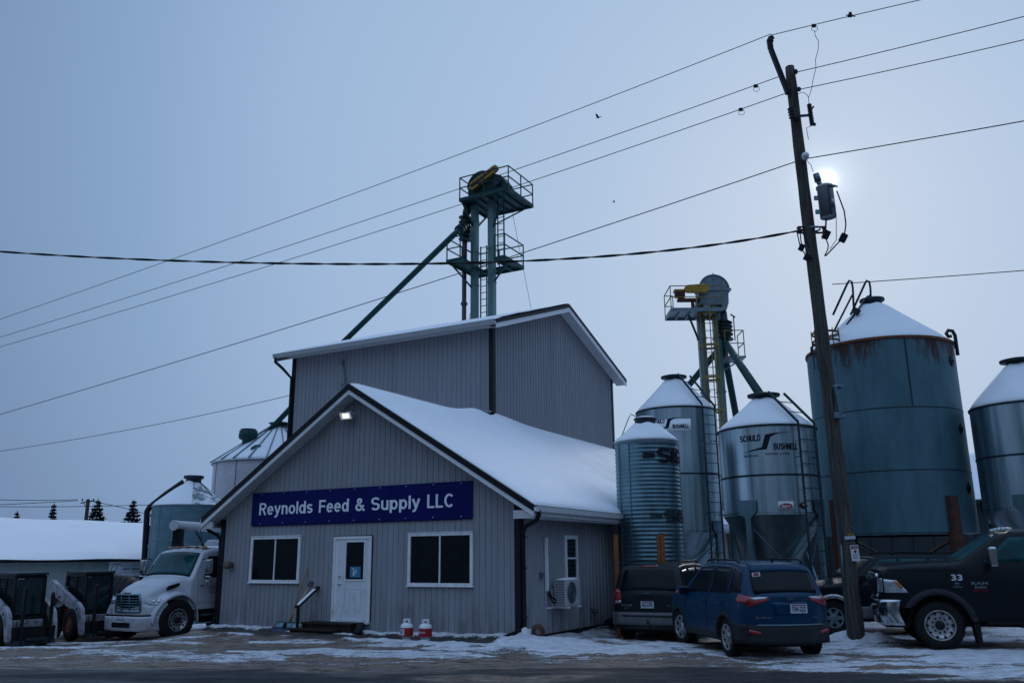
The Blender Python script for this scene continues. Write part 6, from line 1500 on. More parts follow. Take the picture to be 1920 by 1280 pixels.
def arch_trim(parent, body, ax, r, az, sg, m, wd=.07, out=.02, a0=0, a1=180, name='arch_trim'):
    mb = MB(); n = 22; vs = []
    for i in range(n+1):
        a = R_(a0+(a1-a0)*i/n)
        for rr, o in ((r-.012, -.06), (r-.012, out), (r+wd*.6, out*.9), (r+wd, .004)):
            x = ax+rr*math.cos(a); z = max(az+rr*math.sin(a), body.sill(x)+.0); vs.append(Vector((x, sg*(body.hw(min(max(x, body.x0), body.x1), max(z, .4))+o), z)))
    mb.add(vs, [(4*i+j, 4*i+j+1, 4*(i+1)+j+1, 4*(i+1)+j) for i in range(n) for j in range(3)], smooth=True); mb.build(name, m, parent)
def wells(parent, ax_list, r, az, w_in, w_out):
    mb = MB()
    for ax in ax_list:
        for sg in (-1, 1):
            T = Matrix.Translation((ax, sg*w_in if sg > 0 else sg*w_out, az)) @ Matrix.Rotation(-PI/2, 4, 'X')
            mb.lathe([(0, 0), (r, 0), (r, w_out-w_in)] if sg > 0 else [(r, 0), (r, w_out-w_in), (0, w_out-w_in)], 24, T, a0=PI, a1=2*PI)
    mb.build('wheel_well', M['black'], parent)

def blue_suv():
    s = 1.05; t = thing('parked_car', 'small blue hatchback SUV seen from behind, parked left of the wooden pole', 'car', (0, 0, 0), R_(98.5), scale=s)
    hd = Vector((math.cos(R_(98.5)), math.sin(R_(98.5)), 0)); lf = Vector((-hd.y, hd.x, 0)); o = Vector((4.03, 17.16, 0))+hd*1.33*s-lf*.86*s; t.location = (o.x, o.y, 0)
    top = [(-2.08, 1.00), (-2.04, 1.10), (-1.83, 1.52), (-1.76, 1.585), (-1.2, 1.64), (-.3, 1.645), (.25, 1.60), (1.0, 1.10), (1.25, 1.04), (1.85, .93), (2.05, .78)]
    wid = [(-2.08, .66), (-2.02, .765), (-1.9, .835), (-1.6, .88), (0, .885), (1.5, .88), (1.85, .80), (2.05, .62)]
    tum = [(0, .03), (.45, .0), (.85, 0), (.98, .01), (1.06, .06), (1.58, .25), (1.7, .28)]
    b = Body(top, wid, tum, .27, [(-1.33, .385, .34), (1.19, .385, .34)], fil=.06, crown=.03, bf=.14, br=.15)
    b.build('body', M['paint_blue'], t)
    under(t, -1.9, 1.85, .62, .2, .62); wells(t, (-1.33, 1.19), .384, .34, .5, .86)
    for (x, sg, st) in ((-1.33, 1, 0), (-1.33, -1, 0), (1.19, 1, .18), (1.19, -1, .18)): wheel(t, (x, sg*.75, .335), .335, .215, .235, 'spoke', sg, st, n=7)
    g = M['glass_car']
    b.patch('rear_window', g, t, 'top', [(-2.035, -.96), (-2.035, .96)], [(-1.80, -.97), (-1.80, .97)], 14, 8)
    for sg in (1, -1):
        b.patch('side_window', g, t, 'side', [(-1.88, 1.13), (-1.45, 1.10)], [(-1.76, 1.47), (-1.42, 1.56)], 6, 6, sg=sg)
        b.patch('side_window', g, t, 'side', [(-1.36, 1.09), (-.55, 1.06)], [(-1.34, 1.555), (-.58, 1.57)], 8, 6, sg=sg)
        b.patch('side_window', g, t, 'side', [(-.47, 1.06), (.72, 1.06)], [(-.50, 1.57), (.18, 1.55)], 8, 6, sg=sg)
        b.patch('bumper_side', M['clad_dark'], t, 'side', [(-2.07, .28), (-1.72, .28)], [(-2.07, .60), (-1.76, .62)], 6, 5, off=.016, sg=sg, thick=.03)
        b.patch('sill_cladding', M['clad_dark'], t, 'side', [(-.92, .275), (.79, .275)], [(-.88, .40), (.75, .40)], 10, 3, off=.012, sg=sg, thick=.02)
        arch_trim(t, b, -1.33, .385, .34, sg, M['clad_dark'], .06, .018, 5, 178); arch_trim(t, b, 1.19, .385, .34, sg, M['clad_dark'], .06, .018, 0, 178)
        l = b.patch('tail_light', M['red_lens'], t, 'side', [(-2.07, .93), (-1.80, .99)], [(-2.075, 1.06), (-1.84, 1.10)], 5, 4, off=.010, sg=sg)
        b.patch('tail_light', M['red_lens'], t, 'cap', [(sg*.38, 1.00), (sg*.73, .88)], [(sg*.36, 1.05), (sg*.75, 1.03)], 6, 4, off=.012, sg=-1)
        b.patch('reversing_lens', M['clear_lens'], t, 'cap', [(sg*.40, 1.03), (sg*.62, 1.0)], [(sg*.37, 1.06), (sg*.70, 1.045)], 6, 3, off=.018, sg=-1)
        b.patch('reflector', M['red_lens'], t, 'cap', [(sg*.55, .43), (sg*.74, .45)], [(sg*.53, .475), (sg*.74, .52)], 3, 2, off=.032, sg=-1)
        door_lines(t, b, [[(-1.40, 1.09), (-1.38, .9), (-1.12, .72), (-.93, .5), (-.90, .40)], [(-.5, 1.06), (-.5, .42)], [(.68, 1.05), (.72, .8), (.66, .42)], [(-.92, .62), (.70, .62)]], sg)
        mb = MB()
        for x in (-1.2, -.35): p = b.side(x, .93, sg); mb.box((x-.09, min(p.y, p.y+sg*.03), .915), (x+.09, max(p.y, p.y+sg*.03), .945))
        mb.build('door_handle', M['paint_blue'], t, bevel=.01)
        mirror(t, (.62, sg*.78, 1.02), sg, M['paint_blue'])
        mb = MB(); mb.tube([(-1.55, sg*.60, 1.63), (-1.45, sg*.61, 1.685), (-.2, sg*.60, 1.70), (.0, sg*.6, 1.66)], .017, 6); mb.build('roof_rail', M['black'], t)
    b.patch('bumper', M['clad_dark'], t, 'cap', [(-.74, .28), (0, .28), (.74, .28)], [(-.74, .60), (-.5, .57), (0, .56), (.5, .57), (.74, .60)], 14, 5, off=.022, sg=-1, thick=.04)
    b.patch('bumper_strip', M['steel_grey'], t, 'cap', [(-.6, .575), (.6, .575)], [(-.6, .60), (.6, .60)], 12, 2, off=.028, sg=-1)
    b.patch('hatch_recess', M['paint_blue'], t, 'cap', [(-.28, .76), (.28, .76)], [(-.33, .97), (.33, .97)], 8, 4, off=.008, sg=-1)
    plate(t, b, '704-ZJZ', -.14, .86, -1, off=.022); oval_badge(t, b, 0, 1.025, -1, .075, .034)
    p = b.cap(.40, .70, -1); mb = MB(); text_mb(mb, 'EcoSport', .05, TR((p.x-.02, p.y+.24, .70), (0, 0, -PI/2)), fit=.30, fitz=.06, bold=.02); text_mb(mb, '4WD', .05, TR((p.x-.02, -.40, .70), (0, 0, -PI/2)), fit=.10, fitz=.04, bold=.02); mb.build('lettering', M['chrome'], t)
    b.patch('window_sticker', M['text_white'], t, 'top', [(-1.90, .66), (-1.90, .90)], [(-1.845, .66), (-1.845, .90)], 3, 2, off=.012, thick=.003)
    b.patch('window_sticker', M['red_lens'], t, 'top', [(-1.892, .70), (-1.892, .86)], [(-1.865, .70), (-1.865, .86)], 3, 2, off=.0155, thick=.003)
    mb = MB(); mb.tube([(-2.06, -.1, 1.13), (-2.03, -.45, 1.16), (-2.02, -.55, 1.17)], .012, 5); mb.build('wiper', M['black'], t)
    b.patch('spoiler', M['paint_blue'], t, 'top', [(-1.86, -.95), (-1.86, .95)], [(-1.66, -.93), (-1.66, .93)], 12, 4, off=.02, thick=.035)
    mb = MB(); mb.tube([(-1.62, 0, 1.63), (-1.64, 0, 1.68), (-1.70, 0, 1.72)], [.03, .02, .008], 6); mb.build('aerial', M['black'], t)
    b.patch('windscreen', g, t, 'top', [(.32, -.93), (.32, .93)], [(.97, -.96), (.97, .96)], 12, 8)
    mb = MB(); mb.tube([(-2.0, -.35, .26), (-1.8, -.35, .26)], .03, 8); mb.build('exhaust', M['steel_dark'], t)
blue_suv()

def dark_suv():
    s = 1.05; t = thing('parked_car', 'charcoal SUV seen from behind, parked between the shop wall and the blue car', 'car', (0, 0, -.2), R_(66), scale=s)
    hd = Vector((math.cos(R_(66)), math.sin(R_(66)), 0)); lf = Vector((-hd.y, hd.x, 0)); rl = Vector(((1139-960)/1640*22.2, 22.2, 0)); o = rl+hd*2.38*s-lf*.90*s; t.location = (o.x, o.y, -.2)
    top = [(-2.42, 1.02), (-2.38, 1.16), (-2.20, 1.66), (-2.10, 1.73), (-1.6, 1.775), (-.4, 1.79), (.3, 1.75), (1.0, 1.24), (1.25, 1.17), (2.2, 1.04), (2.4, .85)]
    wid = [(-2.42, .80), (-2.35, .87), (-2.2, .91), (-1.6, .93), (0, .93), (1.6, .93), (2.15, .87), (2.4, .70)]
    tum = [(0, .02), (.5, 0), (1.0, .01), (1.15, .05), (1.7, .2), (1.85, .23)]
    b = Body(top, wid, tum, .33, [(-1.45, .43, .375), (1.42, .43, .375)], fil=.06, crown=.03, bf=.1, br=.06)
    b.build('body', M['paint_dark'], t); under(t, -2.2, 2.2, .66, .26, .7); wells(t, (-1.45, 1.42), .429, .375, .55, .9)
    for (x, sg) in ((-1.45, 1), (-1.45, -1), (1.42, 1), (1.42, -1)): wheel(t, (x, sg*.79, .37), .37, .235, .22, 'spoke', sg, n=5, rim_m='alu')
    g = M['glass_car']
    b.patch('rear_window', g, t, 'top', [(-2.375, -.90), (-2.375, .90)], [(-2.19, -.88), (-2.19, .88)], 12, 8)
    b.patch('brake_lamp', M['red_lens'], t, 'top', [(-2.16, -.3), (-2.16, .3)], [(-2.12, -.3), (-2.12, .3)], 6, 2, off=.01)
    for sg in (1, -1):
        for lo, hi in (([(-2.18, 1.22), (-1.55, 1.20)], [(-2.08, 1.62), (-1.55, 1.66)]), ([(-1.45, 1.20), (-.58, 1.18)], [(-1.45, 1.66), (-.6, 1.68)]), ([(-.48, 1.18), (.70, 1.17)], [(-.5, 1.68), (.16, 1.66)])): b.patch('side_window', g, t, 'side', lo, hi, 6, 6, sg=sg)
        b.patch('tail_light', M['red_lens'], t, 'side', [(-2.41, .87), (-2.25, .87)], [(-2.41, 1.22), (-2.22, 1.24)], 4, 6, off=.014, sg=sg)
        b.patch('tail_light', M['red_lens'], t, 'cap', [(sg*.63, .88), (sg*.80, .87)], [(sg*.66, 1.18), (sg*.78, 1.2)], 4, 6, off=.014, sg=-1)
        b.patch('reversing_lens', M['clear_lens'], t, 'cap', [(sg*.64, .91), (sg*.79, .90)], [(sg*.64, .96), (sg*.79, .95)], 3, 2, off=.02, sg=-1)
        b.patch('bumper_side', M['grey_clad'], t, 'side', [(-2.41, .42), (-1.92, .42)], [(-2.41, .70), (-1.90, .68)], 6, 4, off=.022, sg=sg, thick=.04)
        door_lines(t, b, [[(-1.5, 1.2), (-1.45, .95), (-1.0, .75), (-.95, .4)], [(-.53, 1.18), (-.53, .4)], [(.75, 1.17), (.8, .4)]], sg); mirror(t, (.7, sg*.85, 1.15), sg, M['black'])
        mb = MB(); mb.tube([(-2.0, sg*.66, 1.76), (-1.9, sg*.67, 1.83), (-.2, sg*.67, 1.85), (-.05, sg*.67, 1.79)], .02, 6); mb.build('roof_rail', M['black'], t)
    b.patch('bumper', M['grey_clad'], t, 'cap', [(-.79, .42), (.79, .42)], [(-.79, .70), (.79, .70)], 12, 4, off=.05, sg=-1, thick=.08)
    b.patch('tailgate_step', M['clad_dark'], t, 'cap', [(-.6, .60), (.6, .60)], [(-.6, .64), (.6, .64)], 8, 2, off=.056, sg=-1)
    plate(t, b, '462-DFR', 0, .87, -1, off=.02); oval_badge(t, b, 0, 1.13, -1, .085, .035)
    p = b.cap(0, .8, -1); mb = MB(); text_mb(mb, 'EXPLORER', .05, TR((p.x-.015, .62, .84), (0, 0, -PI/2)), fit=.26, fitz=.05, bold=.02); text_mb(mb, 'XLT', .05, TR((p.x-.015, .55, .77), (0, 0, -PI/2)), fit=.1, fitz=.06); text_mb(mb, '4X4', .05, TR((p.x-.015, -.45, .84), (0, 0, -PI/2)), fit=.14, fitz=.045); mb.build('lettering', M['steel_grey'], t)
    mb = MB(); mb.box((-2.56, -.04, .40), (-2.4, .04, .48)); mb.lathe([(0, 0), (.03, .02), (.03, .05), (0, .07)], 10, TR((-2.53, 0, .48))); mb.build('tow_hitch', M['steel_dark'], t)
    b.patch('windscreen', g, t, 'top', [(.38, -.92), (.38, .92)], [(.97, -.95), (.97, .95)], 12, 8)
dark_suv()

def old_suv():
    t = thing('parked_car', 'old black SUV with silver wheel arch and grey rocker, half hidden behind the wooden pole', 'car', (7.55, 22.05, 0), R_(180))
    top = [(-3.7, 1.15), (-3.65, 1.35), (-3.4, 1.76), (-2.6, 1.83), (-1.6, 1.84), (-1.2, 1.80), (-.55, 1.26), (-.4, 1.22), (.5, 1.12), (.85, 1.04), (.92, .85)]
    wid = [(-3.7, .82), (-3.5, .92), (-2, .95), (.4, .95), (.75, .90), (.92, .76)]
    tum = [(0, .02), (.6, 0), (1.1, .01), (1.25, .06), (1.75, .2), (1.9, .23)]
    b = Body(top, wid, tum, .38, [(-2.75, .46, .41), (0, .46, .41)], fil=.05, crown=.03, bf=.08, br=.05)
    b.build('body', M['paint_black'], t); under(t, -3.5, .75, .68, .3, .75); wells(t, (-2.75, 0), .459, .41, .55, .9)
    for x in (-2.75, 0):
        for sg in (1, -1): wheel(t, (x, sg*.80, .41), .41, .26, .235, 'spoke', sg, n=6, rim_m='steel_grey')
    for sg in (1, -1):
        for lo, hi in (([(-3.4, 1.3), (-2.5, 1.28)], [(-3.3, 1.7), (-2.5, 1.74)]), ([(-2.4, 1.28), (-1.75, 1.27)], [(-2.4, 1.74), (-1.75, 1.75)]), ([(-1.68, 1.27), (-.75, 1.25)], [(-1.68, 1.75), (-1.28, 1.74)])): b.patch('side_window', M['glass_teal'], t, 'side', lo, hi, 6, 6, sg=sg)
        for x in (-2.75, 0): arch_trim(t, b, x, .46, .41, sg, M['alu'] if x == 0 else M['grey_clad'], .08, .03, 0, 180)
        b.patch('rocker_cladding', M['grey_clad'], t, 'side', [(-2.25, .39), (-.5, .39)], [(-2.28, .66), (-.47, .66)], 12, 4, off=.016, sg=sg, thick=.03)
        door_lines(t, b, [[(-.7, 1.25), (-.66, .68)], [(-1.72, 1.27), (-1.72, .68)]], sg); mirror(t, (-.72, sg*.86, 1.24), sg, M['black'])
        b.patch('headlight', M['clear_lens'], t, 'cap', [(sg*.4, .78), (sg*.7, .78)], [(sg*.4, .93), (sg*.7, .92)], 4, 3, off=.01, sg=1)
        mb = MB(); mb.tube([(-3.2, sg*.66, 1.80), (-3.1, sg*.67, 1.88), (-1.7, sg*.67, 1.90), (-1.6, sg*.67, 1.84)], .02, 6); mb.build('roof_rail', M['black'], t)
    b.patch('bumper', M['grey_clad'], t, 'cap', [(-.74, .42), (.74, .42)], [(-.74, .66), (.74, .66)], 10, 4, off=.05, sg=1, thick=.08)
    b.patch('windscreen', M['glass_car'], t, 'top', [(-1.14, -.93), (-1.14, .93)], [(-.60, -.95), (-.60, .95)], 12, 8)
old_suv()

def pickup():
    t = thing('pickup_truck', 'big black pickup with chrome bumper and the number 33, cut by the right edge', 'pickup truck', (8.80, 18.94, 0), R_(164.5))
    top = [(-5.6, 1.62), (-5.5, 1.68), (-3.62, 1.68), (-3.52, 1.72), (-3.42, 2.20), (-3.25, 2.27), (-2.3, 2.31), (-1.6, 2.29), (-1.32, 2.22), (-.50, 1.69), (-.35, 1.67), (.45, 1.64), (.86, 1.58), (.97, 1.50)]
    wid = [(-5.6, .98), (-3.5, 1.0), (-.6, 1.0), (.3, 1.0), (.75, .98), (.97, .90)]
    tum = [(0, .03), (.6, .0), (1.3, .01), (1.6, .04), (1.72, .09), (2.3, .25), (2.4, .27)]
    b = Body(top, wid, tum, lambda x: .55 if x < .5 else .80, [(0, .60, .46), (-4.1, .60, .46)], fil=.075, crown=.05, bf=.10, br=.02)
    b.build('body', M['paint_black'], t, dx=.05); under(t, -5.4, .75, .66, .42, 1.0); wells(t, (0, -4.1), .599, .46, .52, .96)
    for x in (0, -4.1):
        for sg in (1, -1): wheel(t, (x, sg*.86, .462), .462, .27, .295, 'holes', sg, n=10)
    g = M['glass_teal']
    for sg in (1, -1):
        b.patch('side_window', g, t, 'side', [(-2.2, 1.69), (-.92, 1.67)], [(-2.2, 2.17), (-1.50, 2.17)], 8, 6, sg=sg)
        b.patch('side_window', g, t, 'side', [(-3.3, 1.69), (-2.32, 1.69)], [(-3.22, 2.14), (-2.32, 2.17)], 8, 6, sg=sg)
        arch_trim(t, b, 0, .60, .46, sg, M['clad_dark'], .11, .05, -5, 182, 'fender_flare'); arch_trim(t, b, -4.1, .60, .46, sg, M['clad_dark'], .09, .04, 0, 180, 'fender_flare')
        door_lines(t, b, [[(-.86, 1.70), (-.78, 1.5), (-.80, .62)], [(-2.19, 1.75), (-2.19, .62)], [(-.8, .62), (-2.9, .62)], [(-.8, .98), (-3.3, .98)]], sg)
        # headlight: wraps the corner
        h = b.patch('headlight', M['clear_lens'], t, 'side', [(.52, 1.09), (.96, 1.09)], [(.72, 1.33), (.96, 1.36)], 8, 5, off=.016, sg=sg)
        b.patch('indicator', M['amber_lens'], h, 'side', [(.60, 1.20), (.66, 1.17)], [(.72, 1.32), (.78, 1.32)], 3, 4, off=.024, sg=sg)
        b.patch('headlight', M['clear_lens'], t, 'cap', [(sg*.62, 1.10), (sg*.86, 1.10)], [(sg*.64, 1.36), (sg*.86, 1.38)], 6, 5, off=.014, sg=1)
        # tow mirror
        mb = MB(); y = sg*1.0; mb.bar((-1.05, y-sg*.05, 1.74), (-1.05, y+sg*.16, 1.76), .10, .07); mb.bar((-1.05, y-sg*.05, 1.64), (-1.05, y+sg*.16, 1.66), .06, .05); a = mb.build('mirror_arm', M['black'], t)
        mb = MB(); mb.box((-1.13, min(y+sg*.14, y+sg*.36), 1.60), (-.98, max(y+sg*.14, y+sg*.36), 1.98)); mb.build('mirror', M['chrome'], t, bevel=.04, seg=3)
        mb = MB(); p = b.side(-2.03, 1.50, sg); mb.box((-2.16, min(p.y, p.y+sg*.04), 1.48), (-1.93, max(p.y, p.y+sg*.04), 1.53)); mb.build('door_handle', M['chrome'], t, bevel=.012)
        p = b.side(-.5, 1.4, sg); T = TR((0, p.y+sg*.008, 0), (0, 0, 0 if sg < 0 else PI))
        if sg > 0:
            T = Matrix.Translation((-.30, p.y+.008, 1.33)) @ Matrix.Rotation(PI, 4, 'Z')
            mb = MB(); glyphs(mb, '33', 0, .21, .115, T, heavy=1.35, depth=.004); mb.build('number', M['text_white'], t)
            mb = MB(); mb.tube([T @ Vector((.15, -.004, -.06)), T @ Vector((.09, -.004, -.045)), T @ Vector((.06, -.004, -.07)), T @ Vector((.09, -.004, -.095)), T @ Vector((.14, -.004, -.09))], .011, 5); mb.box((.02, -.006, -.135), (.2, -.002, -.12), T); mb.build('engine_badge', M['galv'], t)
            p = b.side(-.8, 1.2, sg); T2 = Matrix.Translation((-.66, p.y+.012, 1.25)) @ Matrix.Rotation(PI, 4, 'Z')
            mb = MB(); text_mb(mb, 'RAM', .1, T2, fit=.30, fitz=.075, bold=.03); mb.build('badge', M['steel_grey'], t)
            mb = MB(); text_mb(mb, '5500', .1, T2 @ TR((.05, 0, -.075)), fit=.22, fitz=.07, bold=.02); text_mb(mb, 'HEAVY DUTY', .1, T2 @ TR((.03, 0, -.125)), fit=.26, fitz=.045, bold=.03, mi=1); mb.build('badge', [M['steel_grey'], M['red_lens']], t)
        mb = MB(); mb.prism([(-.58, .75), (-.66, .12), (-.74, .10), (-.72, .75)], min(sg*.70, sg*.98), max(sg*.70, sg*.98)); mb.build('mud_flap', M['rubber'], t)
    for sg in (1, -1):
        mb = MB(); mb.tube([b.side(x, 1.555-.02*abs(x), sg)+Vector((0, sg*.002, 0)) for x in np.arange(-.45, .9, .1)], .010, 5); mb.build('bonnet_seam', M['black'], t)
        mb = MB(); mb.tube([b.topp(x, sg*(.60-.10*(x+.4)))+Vector((0, 0, .004)) for x in np.arange(-.4, .86, .1)], .016, 6); mb.build('bonnet_crease', M['paint_black'], t)
    # chrome grille surround, bumper
    gr_ = b.patch('grille', M['chrome'], t, 'cap', [(-.60, 1.0), (0, 1.0), (.60, 1.0)], [(-.66, 1.46), (0, 1.50), (.66, 1.46)], 12, 6, off=.05, sg=1, thick=.07)
    b.patch('grille_mesh', M['black'], gr_, 'cap', [(-.52, 1.05), (.52, 1.05)], [(-.57, 1.36), (.57, 1.36)], 12, 4, off=.054, sg=1)
    mb = MB()
    def bp(u, v):
        y = (u-.5)*2; k = abs(y); x = 1.09-.06*k*k-(max(0, k-.86)/.14)**2*.34; z = .95-.50*v; bulge = .045*math.sin(PI*min(1, v*1.25)); return (x+bulge-(.16*max(0, v-.75)), y*1.0, z)
    mb.grid(bp, 40, 10); mb.build('bumper', M['chrome'], t, solid=.03)
    for sg in (1, -1):
        mb = MB(); mb.lathe([(0, .02), (.06, .02), (.075, .0)], 16, TR((1.10, sg*.72, .72), (0, PI/2, 0)), mi=1); mb.box((1.06, sg*.72-.11, .63), (1.105, sg*.72+.11, .81)); mb.build('fog_lamp', [M['steel_dark'], M['clear_lens']], t)
    mb = MB(); mb.box((.55, -.8, .40), (.98, .8, .52)); mb.build('air_dam', M['black'], t)
    b.patch('windscreen', M['glass_teal'], t, 'top', [(-1.29, -.94), (-1.29, .94)], [(-.53, -.96), (-.53, .96)], 12, 8)
    for i, y in enumerate((-.62, -.3, 0, .3, .62)):
        mb = MB(); mb.lathe([(.07, 0), (.065, .03), (.04, .045), (0, .05)], 14, TR((-1.56, y, 2.30+.04*(1-y*y)))); mb.build('roof_marker_lamp', M['clear_lens'], t)
    mb = MB(); mb.box((-5.55, -.84, 1.675), (-3.6, .84, 1.70)); mb.build('bed_cover', M['black'], t)
    mb = MB(); mb.box((-3.1, .92, .50), (-.85, 1.08, .56)); mb.box((-3.1, -1.08, .50), (-.85, -.92, .56)); mb.build('side_step', M['black'], t)
    mb = MB()
    for i in range(9): x = -1.6-i*.055; mb.lathe([(.02, .50), (.012, .40), (0, .33+.04*(i % 3))], 6, TR((x, .7, 0)))
    mb.box((-2.2, .6, .42), (-1.5, .8, .52)); mb.build('ice_clump', M['clad_dark'], t)
pickup()

# ------------------------------------------------------------------ white feed truck
GZ = -.27
def feed_truck():
    hd_a = R_(-117.5); o_ = LW(-10.35, 0); 
    d = ray(344, 1161); best = None
    X = -9.27; Y = 24.7; hd = Vector((math.cos(hd_a), math.sin(hd_a), 0)); lf = Vector((-hd.y, hd.x, 0)); c = Vector((X, Y, 0))-lf*1.12
    t = thing('feed_truck', 'white bonneted delivery truck with amber roof lamps poking out left of the shop', 'truck', (c.x, c.y, GZ), hd_a)
    inv = (Matrix.Translation((c.x, c.y, GZ)) @ Rz(hd_a)).inverted()
    # bonnet: narrow nose between rounded fenders
    top = [(-.62, 1.70), (-.3, 1.64), (.12, 1.54), (.45, 1.42), (.66, 1.29), (.75, 1.14)]
    b = Body(top, [(-.62, .92), (0, .86), (.4, .72), (.65, .62), (.75, .52)], [(0, 0), (1.0, 0), (1.4, .06), (1.7, .16)], .62, [], fil=.14, crown=.07, bf=.10, br=0)
    b.build('bonnet', M['paint_white'], t)
    for sg in (1, -1):
        # fender as a swept arch
        def fen(u, v):
            a = PI*1.06*u-.03*PI; x = .66*math.cos(a)*1.05; z = .53+.70*math.sin(a); 
            if u < .25: x += .03*(1-u/.25)
            yo = 1.12-.10*max(0, math.cos(a))**2*1.5; yi = .55
            y = yo*(1-v)+yi*v; zz = z+.05*math.sin(PI*v*.6)*(1-v)+(.06*v if .2 < u < .8 else 0)
            r = .05; 
            if v < .12: zz -= r*(1-v/.12)**2
            return (x, sg*y, zz)
        mb = MB(); mb.grid(fen, 36, 12); mb.build('fender', M['paint_white'], t, solid=.03)
        h = MB(); ell = [(.19*math.cos(a)*(1+.5*(math.cos(a) > 0)), .10*math.sin(a)) for a in np.linspace(0, 2*PI, 22, endpoint=False)]
        T = Matrix.Translation((.49, sg*.80, 1.02)) @ Matrix.Rotation(sg*R_(38), 4, 'Z') @ Matrix.Rotation(R_(-12), 4, 'Y')
        h.prism([(sg*-a*1.0, z+a*.12) for a, z in ell], .08, .16, T, axis='x')
        for yy, r in ((.06, .05), (-.07, .045)): h.lathe([(0, .01), (r, .012), (r, 0)], 14, T @ TR((.161, yy*sg, 0), (0, PI/2, 0)), mi=1)
        h.build('headlight', [M['clear_lens'], M['chrome']], t, bevel=.01)
        mb = MB(); T = Matrix.Translation((.0, sg*.82, 1.41)) @ Matrix.Rotation(sg*R_(9), 4, 'Z'); mb.prism([(-.26, .02), (.24, -.09), (.28, -.04), (.20, .03), (-.20, .10)], -.02, .02, T); mb.build('air_vent', M['black'], t)
    # cheeks joining bonnet, headlights and bumper
    nb = Body([(.35, 1.04), (.64, .98), (.74, .92)], [(.35, 1.08), (.56, .98), (.74, .80)], [(0, 0), (1.2, .03)], .62, [], fil=.08, crown=.03, bf=.06, br=0); nb.build('nose', M['paint_white'], t)
    # grille
    mb = MB(); 
    def gf(u, v, off=0): y = (u-.5)*1.0*(1-.06*v); return Vector((.89-.10*(y/.5)**2+off-.05*(1-v), y, .77+.45*v))
    mb.grid(lambda u, v: gf(u, v), 14, 6); g_ = mb.build('grille', M['black'], t)
    mb = MB()
    for i in range(7): z = i/6*.92+.04; mb.tube([gf(u, z, .018) for u in np.linspace(.02, .98, 9)], .013, 6)
    for u in (.0, .33, .66, 1.): mb.tube([gf(u, v, .022) for v in (0, .5, 1)], .012 if 0 < u < 1 else .03, 6)
    for v in (0, 1): mb.tube([gf(u, v, .018) for u in np.linspace(0, 1, 9)], .028, 6)
    mb.build('grille_bars', M['galv'], g_)
    mb = MB(); mb.box((.80, -.12, 1.235), (.87, .12, 1.29)); mb.build('badge', M['chrome'], t, bevel=.01)
    # bumper
    def bu(u, v):
        y = (u-.5)*2.0; k = abs(y)/1.0; x = .99-.05*k-(max(0, k-.62)/.38)**2*.52; return (x-.03*v, y, .66-.38*v)
    mb = MB(); mb.grid(bu, 36, 6); bp_ = mb.build('bumper', M['paint_white'], t, solid=.03)
    mb = MB(); mb.grid(lambda u, v: (lambda p: (p[0]+.022, p[1], p[2]))(bu(.32+.36*u, .42+.34*v)), 10, 3); mb.build('bumper_opening', M['black'], bp_)
    mb = MB(); T = TR((1.015, 0, .575), (0, 0, PI/2)); mb.box((-.15, -.006, -.07), (.15, .006, .07), T); text_mb(mb, 'TRK 48', .05, T @ TR((-.12, -.008, -.03)), mi=1, fit=.24, fitz=.08, bold=.02); mb.build('licence_plate', [M['plate'], M['text_dark']], bp_)
    mb = MB(); mb.grid(lambda u, v: (lambda p: (p[0]-.02, p[1]*.99, p[2]+.045))(bu(u, v*.12)), 30, 2); mb.build('bumper_gap', M['black'], bp_)
    # cab
    ct = [(-2.35, 2.40), (-1.3, 2.46), (-.98, 2.40), (-.86, 2.32), (-.50, 1.72), (-.42, 1.62)]
    cb = Body(ct, [(-2.35, 1.08), (-1.0, 1.08), (-.42, 1.04)], [(0, 0), (1.5, 0), (1.7, .03), (2.35, .14), (2.5, .18)], .78, [], fil=.12, crown=.05, bf=.16, br=0)
    cb.build('cab', M['paint_white'], t)
    ws = cb.patch('windscreen', M['glass_teal'], t, 'top', [(-.855, -.96), (-.855, .96)], [(-.49, -.985), (-.49, .985)], 16, 8, off=.014)
    cb.patch('screen_seal', M['black'], t, 'top', [(-.875, -1.0), (-.875, 1.0)], [(-.47, -1.02), (-.47, 1.02)], 16, 8, off=.007)
    for sg in (1, -1):
        cb.patch('side_window', M['glass_car'], t, 'side', [(-1.95, 1.68), (-.85, 1.62)], [(-1.92, 2.26), (-1.05, 2.24)], 8, 6, sg=sg, off=.01)
        door_lines(t, cb, [[(-.62, 2.0), (-.66, 1.5), (-.66, .82)], [(-.95, 2.36), (-.62, 1.72)], [(-1.98, 2.34), (-2.02, .82)], [(-.66, .95), (-2.02, .95)]], sg)
        # mirror
        y = sg*1.36; mb = MB(); mb.tube([(-.75, sg*1.05, 2.15), (-.72, y, 2.2), (-.72, y, 1.45), (-.75, sg*1.06, 1.42)], .016, 6); a = mb.build('mirror_arm', M['black'], t)
        mb = MB(); mb.box((-.80, y-.10, 1.75), (-.66, y+.10, 2.15)); mb.box((-.80, y-.10, 1.50), (-.68, y+.10, 1.70)); mb.build('mirror', M['chrome'], t, bevel=.03)
        mb = MB(); mb.box((-1.9, min(sg*1.0, sg*1.13), .42), (-.75, max(sg*1.0, sg*1.13), .78)); mb.box((-1.88, min(sg*1.131, sg*1.16), .60), (-.78, max(sg*1.131, sg*1.16), .64), mi=1); mb.build('step_box', [M['black'], M['steel_grey']], t)
        mb = MB(); p = cb.side(-1.8, 1.42, sg); mb.box((-1.9, min(p.y, p.y+sg*.04), 1.40), (-1.72, max(p.y, p.y+sg*.04), 1.45)); mb.build('door_handle', M['black'], t)
